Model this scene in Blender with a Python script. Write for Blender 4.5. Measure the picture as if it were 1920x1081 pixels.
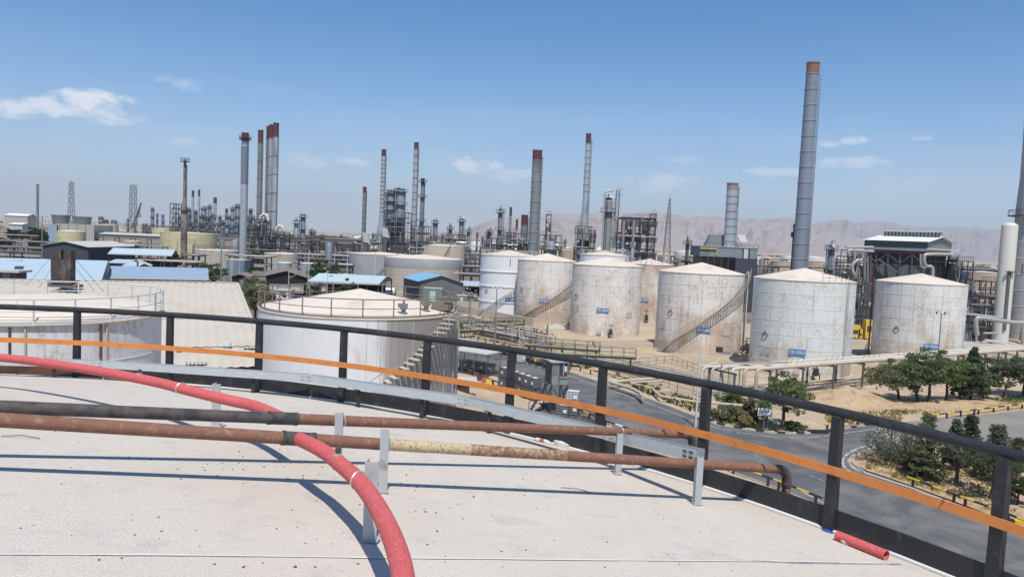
import bpy, math, random
from math import sin, cos, pi, radians, sqrt, atan2, hypot
from mathutils import Vector, Matrix, noise as mnoise
for o in list(bpy.data.objects): bpy.data.objects.remove(o)
sc = bpy.context.scene
# ------------------------------------------------------------------ camera
HC = 16.0; FPX = 1400.0; ROLL = radians(2.5); PITCH = math.atan((540.5 - 447.0) / FPX)
cd = bpy.data.cameras.new('camera'); cam = bpy.data.objects.new('camera', cd); sc.collection.objects.link(cam)
cd.sensor_fit = 'HORIZONTAL'; cd.sensor_width = 36.0; cd.lens = 36.0 * FPX / 1920.0
cd.clip_start = 0.1; cd.clip_end = 60000
_c, _s, _cp, _sp = cos(ROLL), sin(ROLL), cos(PITCH), sin(PITCH)
_V = Vector((0, _sp, _cp)); _F = Vector((0, _cp, -_sp)); _X = Vector((1, 0, 0))
_r = _X * _c + _V * _s; _u = -_X * _s + _V * _c
cam.matrix_world = Matrix(((_r.x, _u.x, -_F.x, 0), (_r.y, _u.y, -_F.y, 0), (_r.z, _u.z, -_F.z, HC), (0, 0, 0, 1)))
sc.camera = cam
# ------------------------------------------------------------------ sun, sky, exposure
SUN_AZ, SUN_EL = radians(174), radians(62)
sl = bpy.data.lights.new('sun', 'SUN'); so = bpy.data.objects.new('sun', sl); sc.collection.objects.link(so)
sl.energy = 4.05; sl.angle = radians(0.53); sl.color = (1.0, 0.955, 0.88)
sd = Vector((sin(SUN_AZ) * cos(SUN_EL), cos(SUN_AZ) * cos(SUN_EL), sin(SUN_EL)))
so.rotation_euler = sd.to_track_quat('Z', 'Y').to_euler(); so.location = (0, -40, 90)
sc.view_settings.view_transform = 'Standard'; sc.view_settings.look = 'None'
sc.view_settings.exposure = 0.24; sc.view_settings.gamma = 1.0
sc.render.resolution_x, sc.render.resolution_y = 1024, 576
sc.render.engine = 'CYCLES'
sc.cycles.volume_bounces = 0; sc.cycles.transparent_max_bounces = 8; sc.cycles.max_bounces = 6

def ray(x, y):
    dx = (x - 960) / FPX; dy = -(y - 540.5) / FPX
    u = dx * _c - dy * _s; v = dx * _s + dy * _c
    return Vector((u, _cp + v * _sp, -_sp + v * _cp))
def G(x, y, z=0.0):                       # pixel -> point on the level plane z
    d = ray(x, y); return d * ((z - HC) / d.z) + Vector((0, 0, HC))
def W(x, y, d):                           # pixel -> point at depth d
    r = ray(x, y); return r * (d / r.y) + Vector((0, 0, HC))
def MPX(d): return d / FPX                # metres per pixel

class NG:                                 # tiny node-graph helper
    def __init__(s, tree): s.t = tree; s.n = tree.nodes; s.l = tree.links
    def new(s, typ, **k):
        n = s.n.new(typ)
        for a, b in k.items():
            if a == 'ins':
                for key, val in b.items():
                    if hasattr(val, 'is_output') or isinstance(val, bpy.types.NodeSocket): s.l.new(val, n.inputs[key])
                    else: n.inputs[key].default_value = val
            else: setattr(n, a, b)
        return n
    def math(s, op, a, b=0.0, clamp=False):
        n = s.new('ShaderNodeMath', operation=op, use_clamp=clamp)
        for i, v in enumerate((a, b)):
            if isinstance(v, bpy.types.NodeSocket): s.l.new(v, n.inputs[i])
            else: n.inputs[i].default_value = v
        return n.outputs[0]
    def mix(s, f, a, b, blend='MIX'):
        n = s.new('ShaderNodeMix', data_type='RGBA', blend_type=blend)
        for i, v in ((0, f), (6, a), (7, b)):
            if isinstance(v, bpy.types.NodeSocket): s.l.new(v, n.inputs[i])
            else: n.inputs[i].default_value = v if i == 0 or len(v) == 4 else (*v, 1)
        return n.outputs[2]
    def ramp(s, f, stops, interp='LINEAR'):
        n = s.new('ShaderNodeValToRGB'); s.l.new(f, n.inputs[0]); e = n.color_ramp.elements
        n.color_ramp.interpolation = interp
        while len(e) < len(stops): e.new(0.5)
        for el, (p, c) in zip(e, stops):
            el.position = p; el.color = (c, c, c, 1) if isinstance(c, (int, float)) else (*c, 1)
        return n.outputs[0]

wd = bpy.data.worlds.new('World'); sc.world = wd; wd.use_nodes = True
g = NG(wd.node_tree); g.n.clear()
sky = g.new('ShaderNodeTexSky', sky_type='NISHITA', sun_disc=False, sun_elevation=SUN_EL, sun_rotation=SUN_AZ,
            altitude=1000, air_density=1.0, dust_density=0.9, ozone_density=3.0)
tc = g.new('ShaderNodeTexCoord'); sep = g.new('ShaderNodeSeparateXYZ', ins={0: tc.outputs['Generated']})
az = g.math('ARCTAN2', sep.outputs[0], sep.outputs[1]); el = g.math('ARCSINE', sep.outputs[2])
cv = g.new('ShaderNodeCombineXYZ', ins={0: g.math('MULTIPLY', az, 16.0), 1: g.math('MULTIPLY', el, 30.0), 2: 3.7})
nz = g.new('ShaderNodeTexNoise', ins={'Vector': cv.outputs[0], 'Scale': 2.2, 'Detail': 10.0, 'Roughness': 0.58, 'Distortion': 0.2})
CL = [(95, 205, 150, 20, .85), (175, 195, 62, 26, 1.0), (30, 200, 60, 20, .9), (890, 310, 60, 18, .8), (960, 330, 70, 16, .45), (1606, 308, 62, 15, .5), (335, 156, 42, 13, .32),
      (1240, 345, 75, 22, .42), (1545, 270, 24, 7, .5), (1607, 263, 28, 8, .55), (1725, 259, 18, 6, .4), (668, 303, 34, 9, .5),
      (570, 302, 55, 16, .35), (1460, 322, 60, 10, .5), (340, 265, 30, 10, .3), (1280, 299, 40, 8, .25)]
tot = None
for (x, y, wx, wy, st) in CL:
    r = ray(x, y); a0 = atan2(r.x, r.y); e0 = math.asin(r.z / r.length)
    dx = g.math('MULTIPLY', g.math('SUBTRACT', az, a0), FPX / wx / 1.25); dy = g.math('MULTIPLY', g.math('SUBTRACT', el, e0), FPX / wy / 1.15)
    q = g.math('ADD', g.math('MULTIPLY', dx, dx), g.math('MULTIPLY', dy, dy))
    m = g.math('SUBTRACT', 1.0, q, True)
    m = g.math('MULTIPLY', g.math('MULTIPLY', g.math('SUBTRACT', g.math('ADD', g.math('MULTIPLY', m, .8), g.math('MULTIPLY', nz.outputs['Fac'], 3.0)), 1.72), 1.5, True), g.math('MULTIPLY', st, g.math('MULTIPLY', m, 2.5, True)))
    tot = m if tot is None else g.math('MAXIMUM', tot, m)
cf = tot
# a thin veil of scattered cloud in the low sky all round
cv2 = g.new('ShaderNodeCombineXYZ', ins={0: g.math('MULTIPLY', az, 3.0), 1: g.math('MULTIPLY', el, 16.0), 2: 8.1})
nz2 = g.new('ShaderNodeTexNoise', ins={'Vector': cv2.outputs[0], 'Scale': 1.3, 'Detail': 6.0, 'Roughness': 0.6})
veil = g.math('MULTIPLY', g.math('SUBTRACT', nz2.outputs['Fac'], 0.50), 1.0, True)
band = g.math('MULTIPLY', g.math('SUBTRACT', 0.22, g.math('ABSOLUTE', el)), 6.0, True)
veil = g.math('MULTIPLY', veil, band)
cf = g.math('MAXIMUM', cf, veil)
lowg = g.math('POWER', g.math('SUBTRACT', 1.0, g.math('MULTIPLY', g.math('ABSOLUTE', el), 2.6), True), 3.0)   # dusty air near the horizon
skyb = g.mix(1.0, sky.outputs[0], (.31, .71, .94), 'MULTIPLY')
skyc = g.mix(g.math('MULTIPLY', lowg, 0.90), skyb, (5.1, 5.3, 5.95))
col = g.mix(g.math('MULTIPLY', cf, 0.85), skyc, (6.9, 7.0, 7.4))
bg = g.new('ShaderNodeBackground', ins={'Color': col, 'Strength': 0.12})
g.l.new(bg.outputs[0], g.new('ShaderNodeOutputWorld').inputs[0])

# ------------------------------------------------------------------ mesh helpers
COL = sc.collection
class MB:
    def __init__(s): s.v = []; s.f = []; s.mi = []
    def add(s, vs, fs):
        b = len(s.v); s.v += [tuple(v) for v in vs]; s.f += [tuple(i + b for i in f) for f in fs]; return s
    def hexa(s, p):
        return s.add(p, [(0, 3, 2, 1), (4, 5, 6, 7), (0, 1, 5, 4), (1, 2, 6, 5), (2, 3, 7, 6), (3, 0, 4, 7)])
    def box(s, c, d, rz=0.0):
        cr, sr = cos(rz), sin(rz); p = []
        for z in (-.5, .5):
            for x, y in ((-.5, -.5), (.5, -.5), (.5, .5), (-.5, .5)):
                X, Y = x * d[0], y * d[1]
                p.append((c[0] + X * cr - Y * sr, c[1] + X * sr + Y * cr, c[2] + z * d[2]))
        return s.hexa(p)
    def bar(s, a, b, w, h, up=Vector((0, 0, 1))):
        a, b = Vector(a), Vector(b); t = (b - a).normalized(); sd_ = t.cross(up)
        if sd_.length < 1e-4: sd_ = t.cross(Vector((0, 1, 0)))
        sd_.normalize(); u = sd_.cross(t); p = []
        for q in (a, b):
            p += [q - sd_ * w / 2 - u * h / 2, q + sd_ * w / 2 - u * h / 2, q + sd_ * w / 2 + u * h / 2, q - sd_ * w / 2 + u * h / 2]
        return s.hexa(p)
    def cyl(s, a, b, r0, r1=None, n=12, caps=True):
        r1 = r0 if r1 is None else r1
        a, b = Vector(a), Vector(b); t = (b - a).normalized()
        e = Vector((0, 0, 1)) if abs(t.z) < .9 else Vector((1, 0, 0))
        u = t.cross(e).normalized(); w = t.cross(u)
        vs = [a + (u * cos(k * 2 * pi / n) + w * sin(k * 2 * pi / n)) * r0 for k in range(n)] + \
             [b + (u * cos(k * 2 * pi / n) + w * sin(k * 2 * pi / n)) * r1 for k in range(n)]
        fs = [(k, (k + 1) % n, n + (k + 1) % n, n + k) for k in range(n)]
        if caps: fs += [tuple(range(n))[::-1], tuple(range(n, 2 * n))]
        return s.add(vs, fs)
    def tube(s, pts, r, n=8, closed=False, rs=None):
        P = [Vector(p) for p in pts]; m = len(P); vs = []; fs = []; pu = None
        for i, p in enumerate(P):
            a = P[i - 1] if (i or closed) else p; b = P[(i + 1) % m] if (i < m - 1 or closed) else p
            t = (b - a).normalized()
            if pu is None:
                e = Vector((0, 0, 1)) if abs(t.z) < .9 else Vector((1, 0, 0)); u = t.cross(e).normalized()
            else:
                u = pu - t * pu.dot(t); u = u.normalized() if u.length > 1e-5 else t.cross(Vector((0, 0, 1))).normalized()
            pu = u; w = t.cross(u); rr = rs[i] if rs else r
            vs += [p + (u * cos(k * 2 * pi / n) + w * sin(k * 2 * pi / n)) * rr for k in range(n)]
        for i in range(m if closed else m - 1):
            j = (i + 1) % m
            fs += [(i * n + k, i * n + (k + 1) % n, j * n + (k + 1) % n, j * n + k) for k in range(n)]
        if not closed: fs += [tuple(range(n))[::-1], tuple(range((m - 1) * n, m * n))]
        return s.add(vs, fs)
    def lathe(s, prof, c=(0, 0, 0), n=32, a0=0.0, a1=2 * pi):
        full = abs(a1 - a0 - 2 * pi) < 1e-6; k = n if full else n + 1; vs = []; fs = []
        for r, z in prof:
            for i in range(k):
                a = a0 + (a1 - a0) * i / n; vs.append((c[0] + r * cos(a), c[1] + r * sin(a), c[2] + z))
        for j in range(len(prof) - 1):
            for i in range(n):
                i2 = (i + 1) % k if full else i + 1
                fs.append((j * k + i, j * k + i2, (j + 1) * k + i2, (j + 1) * k + i))
        return s.add(vs, fs)
    def quad(s, a, b, c, d): return s.add([a, b, c, d], [(0, 1, 2, 3)])
    def poly(s, pts, h=0.0):
        pts = [Vector(p) for p in pts]; n = len(pts)
        if h == 0: return s.add(pts, [tuple(range(n))])
        up = Vector((0, 0, h)); vs = pts + [p + up for p in pts]
        return s.add(vs, [tuple(range(n))[::-1], tuple(range(n, 2 * n))] + [(i, (i + 1) % n, n + (i + 1) % n, n + i) for i in range(n)])
    def build(s, name, mat, parent=None, smooth=False, ang=38):
        me = bpy.data.meshes.new(name)
        o = Vector(parent['_w']) if parent is not None else Vector((0, 0, 0))
        me.from_pydata([(v[0] - o.x, v[1] - o.y, v[2] - o.z) for v in s.v], [], s.f)
        if mat: me.materials.append(mat if not isinstance(mat, str) else MT[mat])
        me.update()
        if smooth: me.shade_smooth(); me.set_sharp_from_angle(angle=radians(ang))
        ob = bpy.data.objects.new(name, me); COL.objects.link(ob)
        if parent is not None: ob.parent = parent; ob['_w'] = parent['_w']
        else: ob['_w'] = [0, 0, 0]
        return ob
def thing(name, label, cat, loc=(0, 0, 0), group=None):
    o = bpy.data.objects.new(name, None); COL.objects.link(o); o.empty_display_size = .3
    o.location = loc; o['_w'] = list(loc); o['label'] = label; o['category'] = cat
    if group: o['group'] = group
    return o
def tag(o, label, cat, group=None):
    o['label'] = label; o['category'] = cat
    if group: o['group'] = group
    return o
def struct(o): o['kind'] = 'structure'; return o
def stuff(o): o['kind'] = 'stuff'; return o
def share(src, name, parent, loc=(0, 0, 0), rot=(0, 0, 0), scale=(1, 1, 1)):      # another object on the same mesh
    o = bpy.data.objects.new(name, src.data); COL.objects.link(o); o.parent = parent
    o.location = loc; o.rotation_euler = rot; o.scale = scale; o['_w'] = parent['_w']; return o
def clone(root, loc, rz=0.0, label=None, scale=None):
    r = root.copy(); COL.objects.link(r); r.location = loc; r.rotation_euler = (0, 0, rz)
    if scale: r.scale = scale
    if label: r['label'] = label
    for ch in list(root.children):
        c = ch.copy(); COL.objects.link(c); c.parent = r
        for gch in ch.children:
            d = gch.copy(); COL.objects.link(d); d.parent = c
    return r

# ------------------------------------------------------------------ materials
MT = {}
def L(r, g_, b): return tuple(((c / 255) / 12.92 if c / 255 <= .04045 else ((c / 255 + .055) / 1.055) ** 2.4) for c in (r, g_, b))
def mat(name, col, rough=.7, metal=0.0, var=.12, scale=1.2, col2=None, c2amt=.45, c2scale=.6, c2z=1.0, bump=0.0, bscale=20, spec=.35, extra=None):
    m = bpy.data.materials.new(name); m.use_nodes = True; MT[name] = m
    g = NG(m.node_tree); g.n.clear()
    tc = g.new('ShaderNodeTexCoord'); oi = g.new('ShaderNodeObjectInfo')
    off = g.new('ShaderNodeVectorMath', operation='SCALE', ins={0: (37.0, 51.0, 23.0), 'Scale': oi.outputs['Random']})
    p = g.new('ShaderNodeVectorMath', operation='ADD', ins={0: tc.outputs['Object'], 1: off.outputs[0]}).outputs[0]
    n1 = g.new('ShaderNodeTexNoise', ins={'Vector': p, 'Scale': scale, 'Detail': 6.0, 'Roughness': .6}).outputs['Fac']
    f = g.math('ADD', 1.0 - var, g.math('MULTIPLY', n1, 2 * var))
    cc = g.mix(1.0, (*col, 1), g.new('ShaderNodeCombineXYZ', ins={0: f, 1: f, 2: f}).outputs[0], 'MULTIPLY')
    if col2:
        mp = g.new('ShaderNodeVectorMath', operation='MULTIPLY', ins={0: p, 1: (1, 1, c2z)}).outputs[0]
        n2 = g.new('ShaderNodeTexNoise', ins={'Vector': mp, 'Scale': c2scale, 'Detail': 8.0, 'Roughness': .65, 'Distortion': .4}).outputs['Fac']
        k = g.ramp(n2, [(.62 - c2amt * .35, 0.0), (.72 - c2amt * .25, 1.0)])
        cc = g.mix(k, cc, (*col2, 1))
    if extra: cc = extra(g, p, cc)
    b = g.new('ShaderNodeBsdfPrincipled', ins={'Base Color': cc, 'Roughness': rough, 'Metallic': metal, 'Specular IOR Level': spec})
    if bump:
        nb = g.new('ShaderNodeTexNoise', ins={'Vector': p, 'Scale': bscale, 'Detail': 4.0}).outputs['Fac']
        bp = g.new('ShaderNodeBump', ins={'Height': nb, 'Strength': bump, 'Distance': .05}); g.l.new(bp.outputs[0], b.inputs['Normal'])
    g.l.new(b.outputs[0], g.new('ShaderNodeOutputMaterial').inputs[0])
    return m
def scribble(strength, wash, seed, washcol=(.40, .24, .13), low=.0, white=None):
    # brown run-off marks, vertical streaks and a rusty wash on white tank paint
    def ex(g, p, cc):
        p2 = g.new('ShaderNodeVectorMath', operation='ADD', ins={0: p, 1: (seed * 13.1, seed * 7.7, seed * 3.3)}).outputs[0]
        st = g.new('ShaderNodeVectorMath', operation='MULTIPLY', ins={0: p2, 1: (1.0, 1.0, .28)}).outputs[0]
        d = g.new('ShaderNodeTexNoise', ins={'Vector': p2, 'Scale': 1.1, 'Detail': 3.0})
        dv = g.new('ShaderNodeVectorMath', operation='SCALE', ins={0: d.outputs['Color'], 'Scale': 1.3}).outputs[0]
        sv = g.new('ShaderNodeVectorMath', operation='ADD', ins={0: st, 1: dv}).outputs[0]
        vo = g.new('ShaderNodeTexVoronoi', feature='DISTANCE_TO_EDGE', ins={'Vector': sv, 'Scale': 2.3}).outputs['Distance']
        ln = g.ramp(vo, [(.0, .9), (.02, .55), (.06, .10), (.15, 0.0)])
        mk = g.new('ShaderNodeTexNoise', ins={'Vector': p2, 'Scale': .55, 'Detail': 4.0}).outputs['Fac']
        mk = g.ramp(mk, [(.42, 0.0), (.6, 1.0)])
        s1 = g.new('ShaderNodeVectorMath', operation='MULTIPLY', ins={0: p2, 1: (3.2, 3.2, .13)}).outputs[0]
        s1 = g.new('ShaderNodeTexNoise', ins={'Vector': s1, 'Scale': 1.0, 'Detail': 5.0, 'Roughness': .7}).outputs['Fac']
        s1 = g.ramp(s1, [(.54, 0.0), (.72, 1.0)])
        ww = g.new('ShaderNodeVectorMath', operation='MULTIPLY', ins={0: p2, 1: (1, 1, .55)}).outputs[0]
        ww = g.new('ShaderNodeTexNoise', ins={'Vector': ww, 'Scale': .33, 'Detail': 7.0, 'Roughness': .62}).outputs['Fac']
        z = g.new('ShaderNodeSeparateXYZ', ins={0: p}).outputs[2]
        zz = g.math('MULTIPLY', g.math('SUBTRACT', 6.0, g.new('ShaderNodeSeparateXYZ', ins={0: g.new('ShaderNodeTexCoord').outputs['Object']}).outputs[2]), low)
        wk = g.ramp(g.math('ADD', ww, zz), [(.66 - wash * .3, 0.0), (.82 - wash * .22, 1.0)])
        cc = g.mix(g.math('MULTIPLY', wk, .62), cc, (*washcol, 1))
        cc = g.mix(g.math('MULTIPLY', s1, .46 * strength), cc, (.33, .21, .13, 1))
        cc = g.mix(g.math('MULTIPLY', g.math('MULTIPLY', ln, mk), .62 * strength), cc, (.28, .17, .10, 1))
        fine = g.new('ShaderNodeTexNoise', ins={'Vector': p2, 'Scale': 6.0, 'Detail': 6.0, 'Roughness': .7}).outputs['Fac']
        cc = g.mix(g.ramp(fine, [(.55, 0.0), (.8, .35)]), cc, (.46, .36, .27, 1))
        return cc
    return ex
WH = (.765, .72, .66)
mat('tank_white_a', WH, .62, 0, .06, .5, extra=scribble(.55, .05, 1, low=.012))
mat('tank_white_b', WH, .62, 0, .06, .5, extra=scribble(1.5, .62, 2, low=.045))
mat('tank_white_c', WH, .62, 0, .06, .5, extra=scribble(1.6, .50, 3, low=.02))
mat('tank_white_d', (.70, .66, .60), .65, 0, .08, .5, extra=scribble(1.0, 1.1, 4, (.33, .17, .08)))
mat('tank_white_e', WH, .62, 0, .06, .5, extra=scribble(1.6, .62, 5, low=.03))
mat('tank_white_f', (.715, .725, .685), .6, 0, .05, .5, extra=scribble(1.15, .46, 6, low=.03))
mat('tank_white_g', (.73, .725, .685), .6, 0, .05, .5, extra=scribble(1.35, .52, 7, low=.03))
mat('tank_white_near', (.62, .635, .66), .6, 0, .05, .5, col2=(.40, .30, .22), c2amt=.12, c2scale=.9, extra=scribble(.28, .12, 8))
def brown_side(direction, col, seed):           # streaky dark brown tone over one side of the shell
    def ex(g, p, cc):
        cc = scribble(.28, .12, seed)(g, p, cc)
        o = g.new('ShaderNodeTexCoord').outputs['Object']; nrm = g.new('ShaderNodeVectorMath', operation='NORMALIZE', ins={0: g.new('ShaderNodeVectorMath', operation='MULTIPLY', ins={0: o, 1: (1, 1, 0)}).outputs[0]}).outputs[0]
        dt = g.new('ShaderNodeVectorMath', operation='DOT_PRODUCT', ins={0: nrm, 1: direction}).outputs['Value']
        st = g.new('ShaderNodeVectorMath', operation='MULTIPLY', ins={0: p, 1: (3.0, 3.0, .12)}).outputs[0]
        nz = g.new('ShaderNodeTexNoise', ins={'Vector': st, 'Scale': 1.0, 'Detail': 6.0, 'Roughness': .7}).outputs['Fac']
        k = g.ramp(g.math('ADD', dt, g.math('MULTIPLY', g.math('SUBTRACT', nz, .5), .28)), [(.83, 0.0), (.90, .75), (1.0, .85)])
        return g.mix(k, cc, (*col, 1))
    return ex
mat('tank_white_rusty', (.66, .655, .64), .6, 0, .05, .5, extra=scribble(1.15, .42, 9, (.38, .26, .18)))
mat('tank_clean', (.76, .765, .77), .6, 0, .05, .6, extra=scribble(.25, .0, 10))
mat('roof_cream', (.665, .575, .485), .75, 0, .08, .35, col2=(.56, .45, .36), c2amt=.22, c2scale=.25)
mat('tank_cream', (.58, .50, .39), .75, 0, .08, .3, col2=(.42, .33, .25), c2amt=.2, c2scale=.3, c2z=.3)
mat('tank_yellow', (.60, .53, .31), .75, 0, .1, .25, col2=(.47, .40, .25), c2amt=.3, c2scale=.3)
mat('tank_grey', (.36, .37, .38), .7, 0, .1, .3, col2=(.45, .42, .37), c2amt=.4, c2scale=.2)
mat('tank_beige', (.50, .45, .38), .75, 0, .1, .3, col2=(.40, .26, .17), c2amt=.25, c2scale=.3, c2z=.3)
mat('tank_pinkish', (.50, .38, .29), .75, 0, .08, .3)
mat('tank_brown_side', (.72, .72, .715), .6, 0, .05, .5, extra=brown_side((.80, -.60, 0), (.20, .165, .14), 8))
mat('seam', (.52, .47, .42), .7)
mat('seam_dark', (.20, .17, .15), .8)
mat('steel_silver', (.46, .48, .505), .42, .35, .10, .25, col2=(.30, .30, .31), c2amt=.25, c2scale=.2, c2z=.3)
mat('steel_bluegrey', (.235, .275, .325), .5, .2, .08, .25, col2=(.19, .22, .25), c2amt=.3, c2scale=.15, c2z=.4)
mat('steel_grey', (.235, .24, .24), .55, .2, .1, .3, col2=(.16, .15, .14), c2amt=.35, c2scale=.2, c2z=.4)
mat('steel_pale', (.60, .60, .585), .55, .1, .1, .3)
mat('ring_dark', (.12, .12, .13), .6)
mat('red_cap', (.115, .037, .042), .7, 0, .2, .5, col2=(.085, .038, .042), c2amt=.35)
mat('red_cap_pink', (.36, .23, .225), .7, 0, .2, .5)
mat('red_cap_orange', (.24, .12, .085), .7, 0, .2, .5)
mat('frame_dark', (.045, .047, .052), .6, 0, .2, .6, col2=(.08, .06, .05), c2amt=.3, c2scale=.4)
mat('frame_grey', (.11, .115, .12), .6, 0, .15, .5, col2=(.13, .10, .08), c2amt=.3, c2scale=.4)
mat('frame_brown', (.10, .075, .062), .7, 0, .2, .5)
mat('pipe_silver', (.40, .395, .38), .45, .3, .1, .8, col2=(.40, .30, .22), c2amt=.2)
mat('pipe_cream', (.48, .415, .34), .6, 0, .1, .7, col2=(.48, .36, .26), c2amt=.3)
mat('pipe_white', (.58, .55, .50), .5, 0, .08, .6)
mat('rust', (.15, .072, .045), .8, 0, .3, 2.5, col2=(.085, .05, .04), c2amt=.5, c2scale=1.5)
mat('rust_dark', (.058, .047, .044), .8, 0, .3, 1.2, col2=(.15, .13, .12), c2amt=.4, c2scale=.7, c2z=.4)
mat('vessel_cream', (.60, .58, .51), .55, 0, .05, .3)
mat('rust_chimney', (.13, .085, .07), .75, .1, .25, .8, col2=(.27, .235, .22), c2amt=.6, c2scale=.45, c2z=.5)
mat('concrete', (.42, .39, .345), .85, 0, .12, .8, bump=.2)
mat('concrete_beige', (.50, .415, .325), .85, 0, .1, .5)
mat('wall_tan', (.33, .28, .225), .85, 0, .1, .6)
mat('wall_grey', (.15, .148, .15), .85, 0, .12, .6)
mat('wall_darkblue', (.055, .062, .08), .8, 0, .15, .5)
mat('wall_brown', (.105, .095, .09), .85, 0, .15, .6)
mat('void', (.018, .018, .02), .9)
mat('roof_blue', (.40, .49, .555), .55, .0, .06, .5, col2=(.36, .50, .60), c2amt=.3)
mat('roof_blue_deep', (.29, .365, .46), .55, 0, .06, .5, col2=(.30, .42, .56), c2amt=.3)
mat('roof_blue_bright', (.22, .40, .56), .5, 0, .04, .5)
mat('roof_paleblue', (.46, .56, .60), .55, 0, .06, .5)
mat('roof_pale', (.50, .49, .44), .7, 0, .1, .5)
mat('roof_corr', (.54, .48, .40), .7, 0, .07, .4, col2=(.50, .42, .33), c2amt=.3, c2scale=.35)
mat('roof_brown', (.22, .18, .15), .8, 0, .15, .5)
mat('roof_white', (.72, .72, .70), .5, 0, .05, .5)
mat('panel_green', (.045, .12, .10), .5)
mat('panel_red', (.20, .04, .035), .6)
mat('panel_grey', (.17, .19, .20), .6, 0, .1, .5)
mat('panel_greygreen', (.22, .26, .265), .6, 0, .08, .4)
mat('glass_dark', (.03, .05, .055), .12, 0, .1, .5, spec=.6)
mat('yellow', (.62, .42, .05), .6, 0, .12, 1.5)
mat('paint_black', (.035, .035, .038), .6, 0, .2, 2)
mat('paint_white', (.70, .69, .66), .7, 0, .1, 2)
mat('orange', (.70, .245, .065), .65, 0, .10, 4, col2=(.52, .20, .07), c2amt=.28, c2scale=7)
mat('rail_black', (.028, .030, .034), .55, 0, .25, 3, col2=(.06, .06, .06), c2amt=.2, c2scale=6, bump=.15, bscale=60)
mat('galv', (.50, .53, .54), .5, .12, .12, 5, col2=(.46, .49, .50), c2amt=.4, c2scale=12, bump=.05)
mat('angle_grey', (.44, .45, .46), .55, .15, .12, 5, col2=(.30, .26, .23), c2amt=.18, c2scale=5)
mat('red_pipe', (.56, .09, .09), .8, 0, .14, 6, col2=(.62, .24, .22), c2amt=.34, c2scale=110, bump=.2, bscale=160)
mat('rust_pipe', (.22, .105, .07), .75, 0, .25, 14, col2=(.31, .19, .125), c2amt=.24, c2scale=22, bump=.2, bscale=150)
mat('burnt_pipe', (.10, .085, .075), .75, 0, .3, 8, col2=(.045, .045, .05), c2amt=.5, c2scale=9, bump=.1, bscale=120)
mat('peel_pipe', (.52, .42, .26), .75, 0, .2, 10, col2=(.27, .13, .08), c2amt=.30, c2scale=50, bump=.2, bscale=150)
mat('peel_pipe_worn', (.42, .31, .19), .75, 0, .2, 10, col2=(.22, .105, .07), c2amt=.62, c2scale=28, bump=.2, bscale=150)
mat('kerb_white', (.46, .43, .38), .8, 0, .25, 2, col2=(.28, .25, .21), c2amt=.4, c2scale=2)
mat('marking', (.44, .43, .41), .8, 0, .2, 2, col2=(.14, .14, .14), c2amt=.42, c2scale=2.2)
mat('zinc_bolt', (.60, .58, .52), .4, .6)
mat('blue_plastic', (.035, .11, .40), .4)
mat('clear_plastic', (.62, .60, .58), .2, 0, .05, 4)
mat('white_plastic', (.72, .72, .71), .45, 0, .06, 3)
mat('sign_blue', (.10, .24, .42), .5, 0, .1, 3)
mat('sign_white', (.76, .76, .76), .5)
mat('nf_blue', (.17, .24, .36), .6); mat('nf_red', (.34, .11, .09), .6); mat('nf_yellow', (.50, .40, .14), .6)
mat('patch', (.50, .47, .40), .8)
mat('tarp_blue', (.16, .28, .45), .6); mat('bin_green', (.14, .25, .22), .6)
mat('bark', (.085, .062, .045), .9, 0, .3, 6, bump=.3)
for nm, c in (('leaf_mid', (.15, .185, .08)), ('leaf_dark', (.085, .115, .06)), ('leaf_olive', (.18, .195, .10)), ('leaf_grey', (.145, .155, .11)),
              ('leaf_light', (.095, .14, .040)), ('leaf_far', (.045, .075, .030)), ('grass_dry', (.34, .27, .11)), ('grass_green', (.11, .15, .045)), ('leaf_brown', (.12, .085, .06))):
    m_ = mat(nm, c, .75, 0, .45, 1.4, spec=.15)
    gg = NG(m_.node_tree); b_ = [n for n in gg.n if n.type == 'BSDF_PRINCIPLED'][0]
    tr = gg.new('ShaderNodeBsdfTranslucent', ins={'Color': (*[min(1, q * 1.4) for q in c], 1)}); ms = gg.new('ShaderNodeMixShader', ins={0: .38, 1: b_.outputs[0], 2: tr.outputs[0]})
    out = [n for n in gg.n if n.type == 'OUTPUT_MATERIAL'][0]; gg.l.new(ms.outputs[0], out.inputs[0])
def ground_ex(g, p, cc):
    n = g.new('ShaderNodeTexNoise', ins={'Vector': p, 'Scale': .05, 'Detail': 9.0, 'Roughness': .62}).outputs['Fac']
    cc = g.mix(g.ramp(n, [(.40, 0.0), (.62, 1.0)]), cc, (.36, .285, .21, 1))
    n = g.new('ShaderNodeTexNoise', ins={'Vector': p, 'Scale': .35, 'Detail': 9.0, 'Roughness': .7, 'Distortion': .8}).outputs['Fac']
    cc = g.mix(g.ramp(n, [(.48, 0.0), (.70, .7)]), cc, (.58, .47, .35, 1))
    n = g.new('ShaderNodeTexNoise', ins={'Vector': p, 'Scale': 1.7, 'Detail': 8.0, 'Roughness': .75}).outputs['Fac']
    return g.mix(g.ramp(n, [(.52, 0.0), (.72, .6)]), cc, (.27, .20, .14, 1))
mat('sand', (.47, .365, .255), .95, 0, .12, .4, bump=.5, bscale=3, extra=ground_ex, spec=.1)
mat('oil_stain', (.085, .07, .058), .8, 0, .3, .9, col2=(.19, .155, .12), c2amt=.4, c2scale=.8)
mat('sand_track', (.36, .285, .205), .95, 0, .2, .8, spec=.1)
mat('yard', (.20, .17, .14), .95, 0, .2, .08, col2=(.14, .115, .095), c2amt=.5, c2scale=.06, spec=.1)
mat('dirt_mound', (.46, .335, .215), .95, 0, .2, .8, col2=(.33, .22, .13), c2amt=.4, c2scale=.8, bump=.6, bscale=5, spec=.1)
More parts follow.
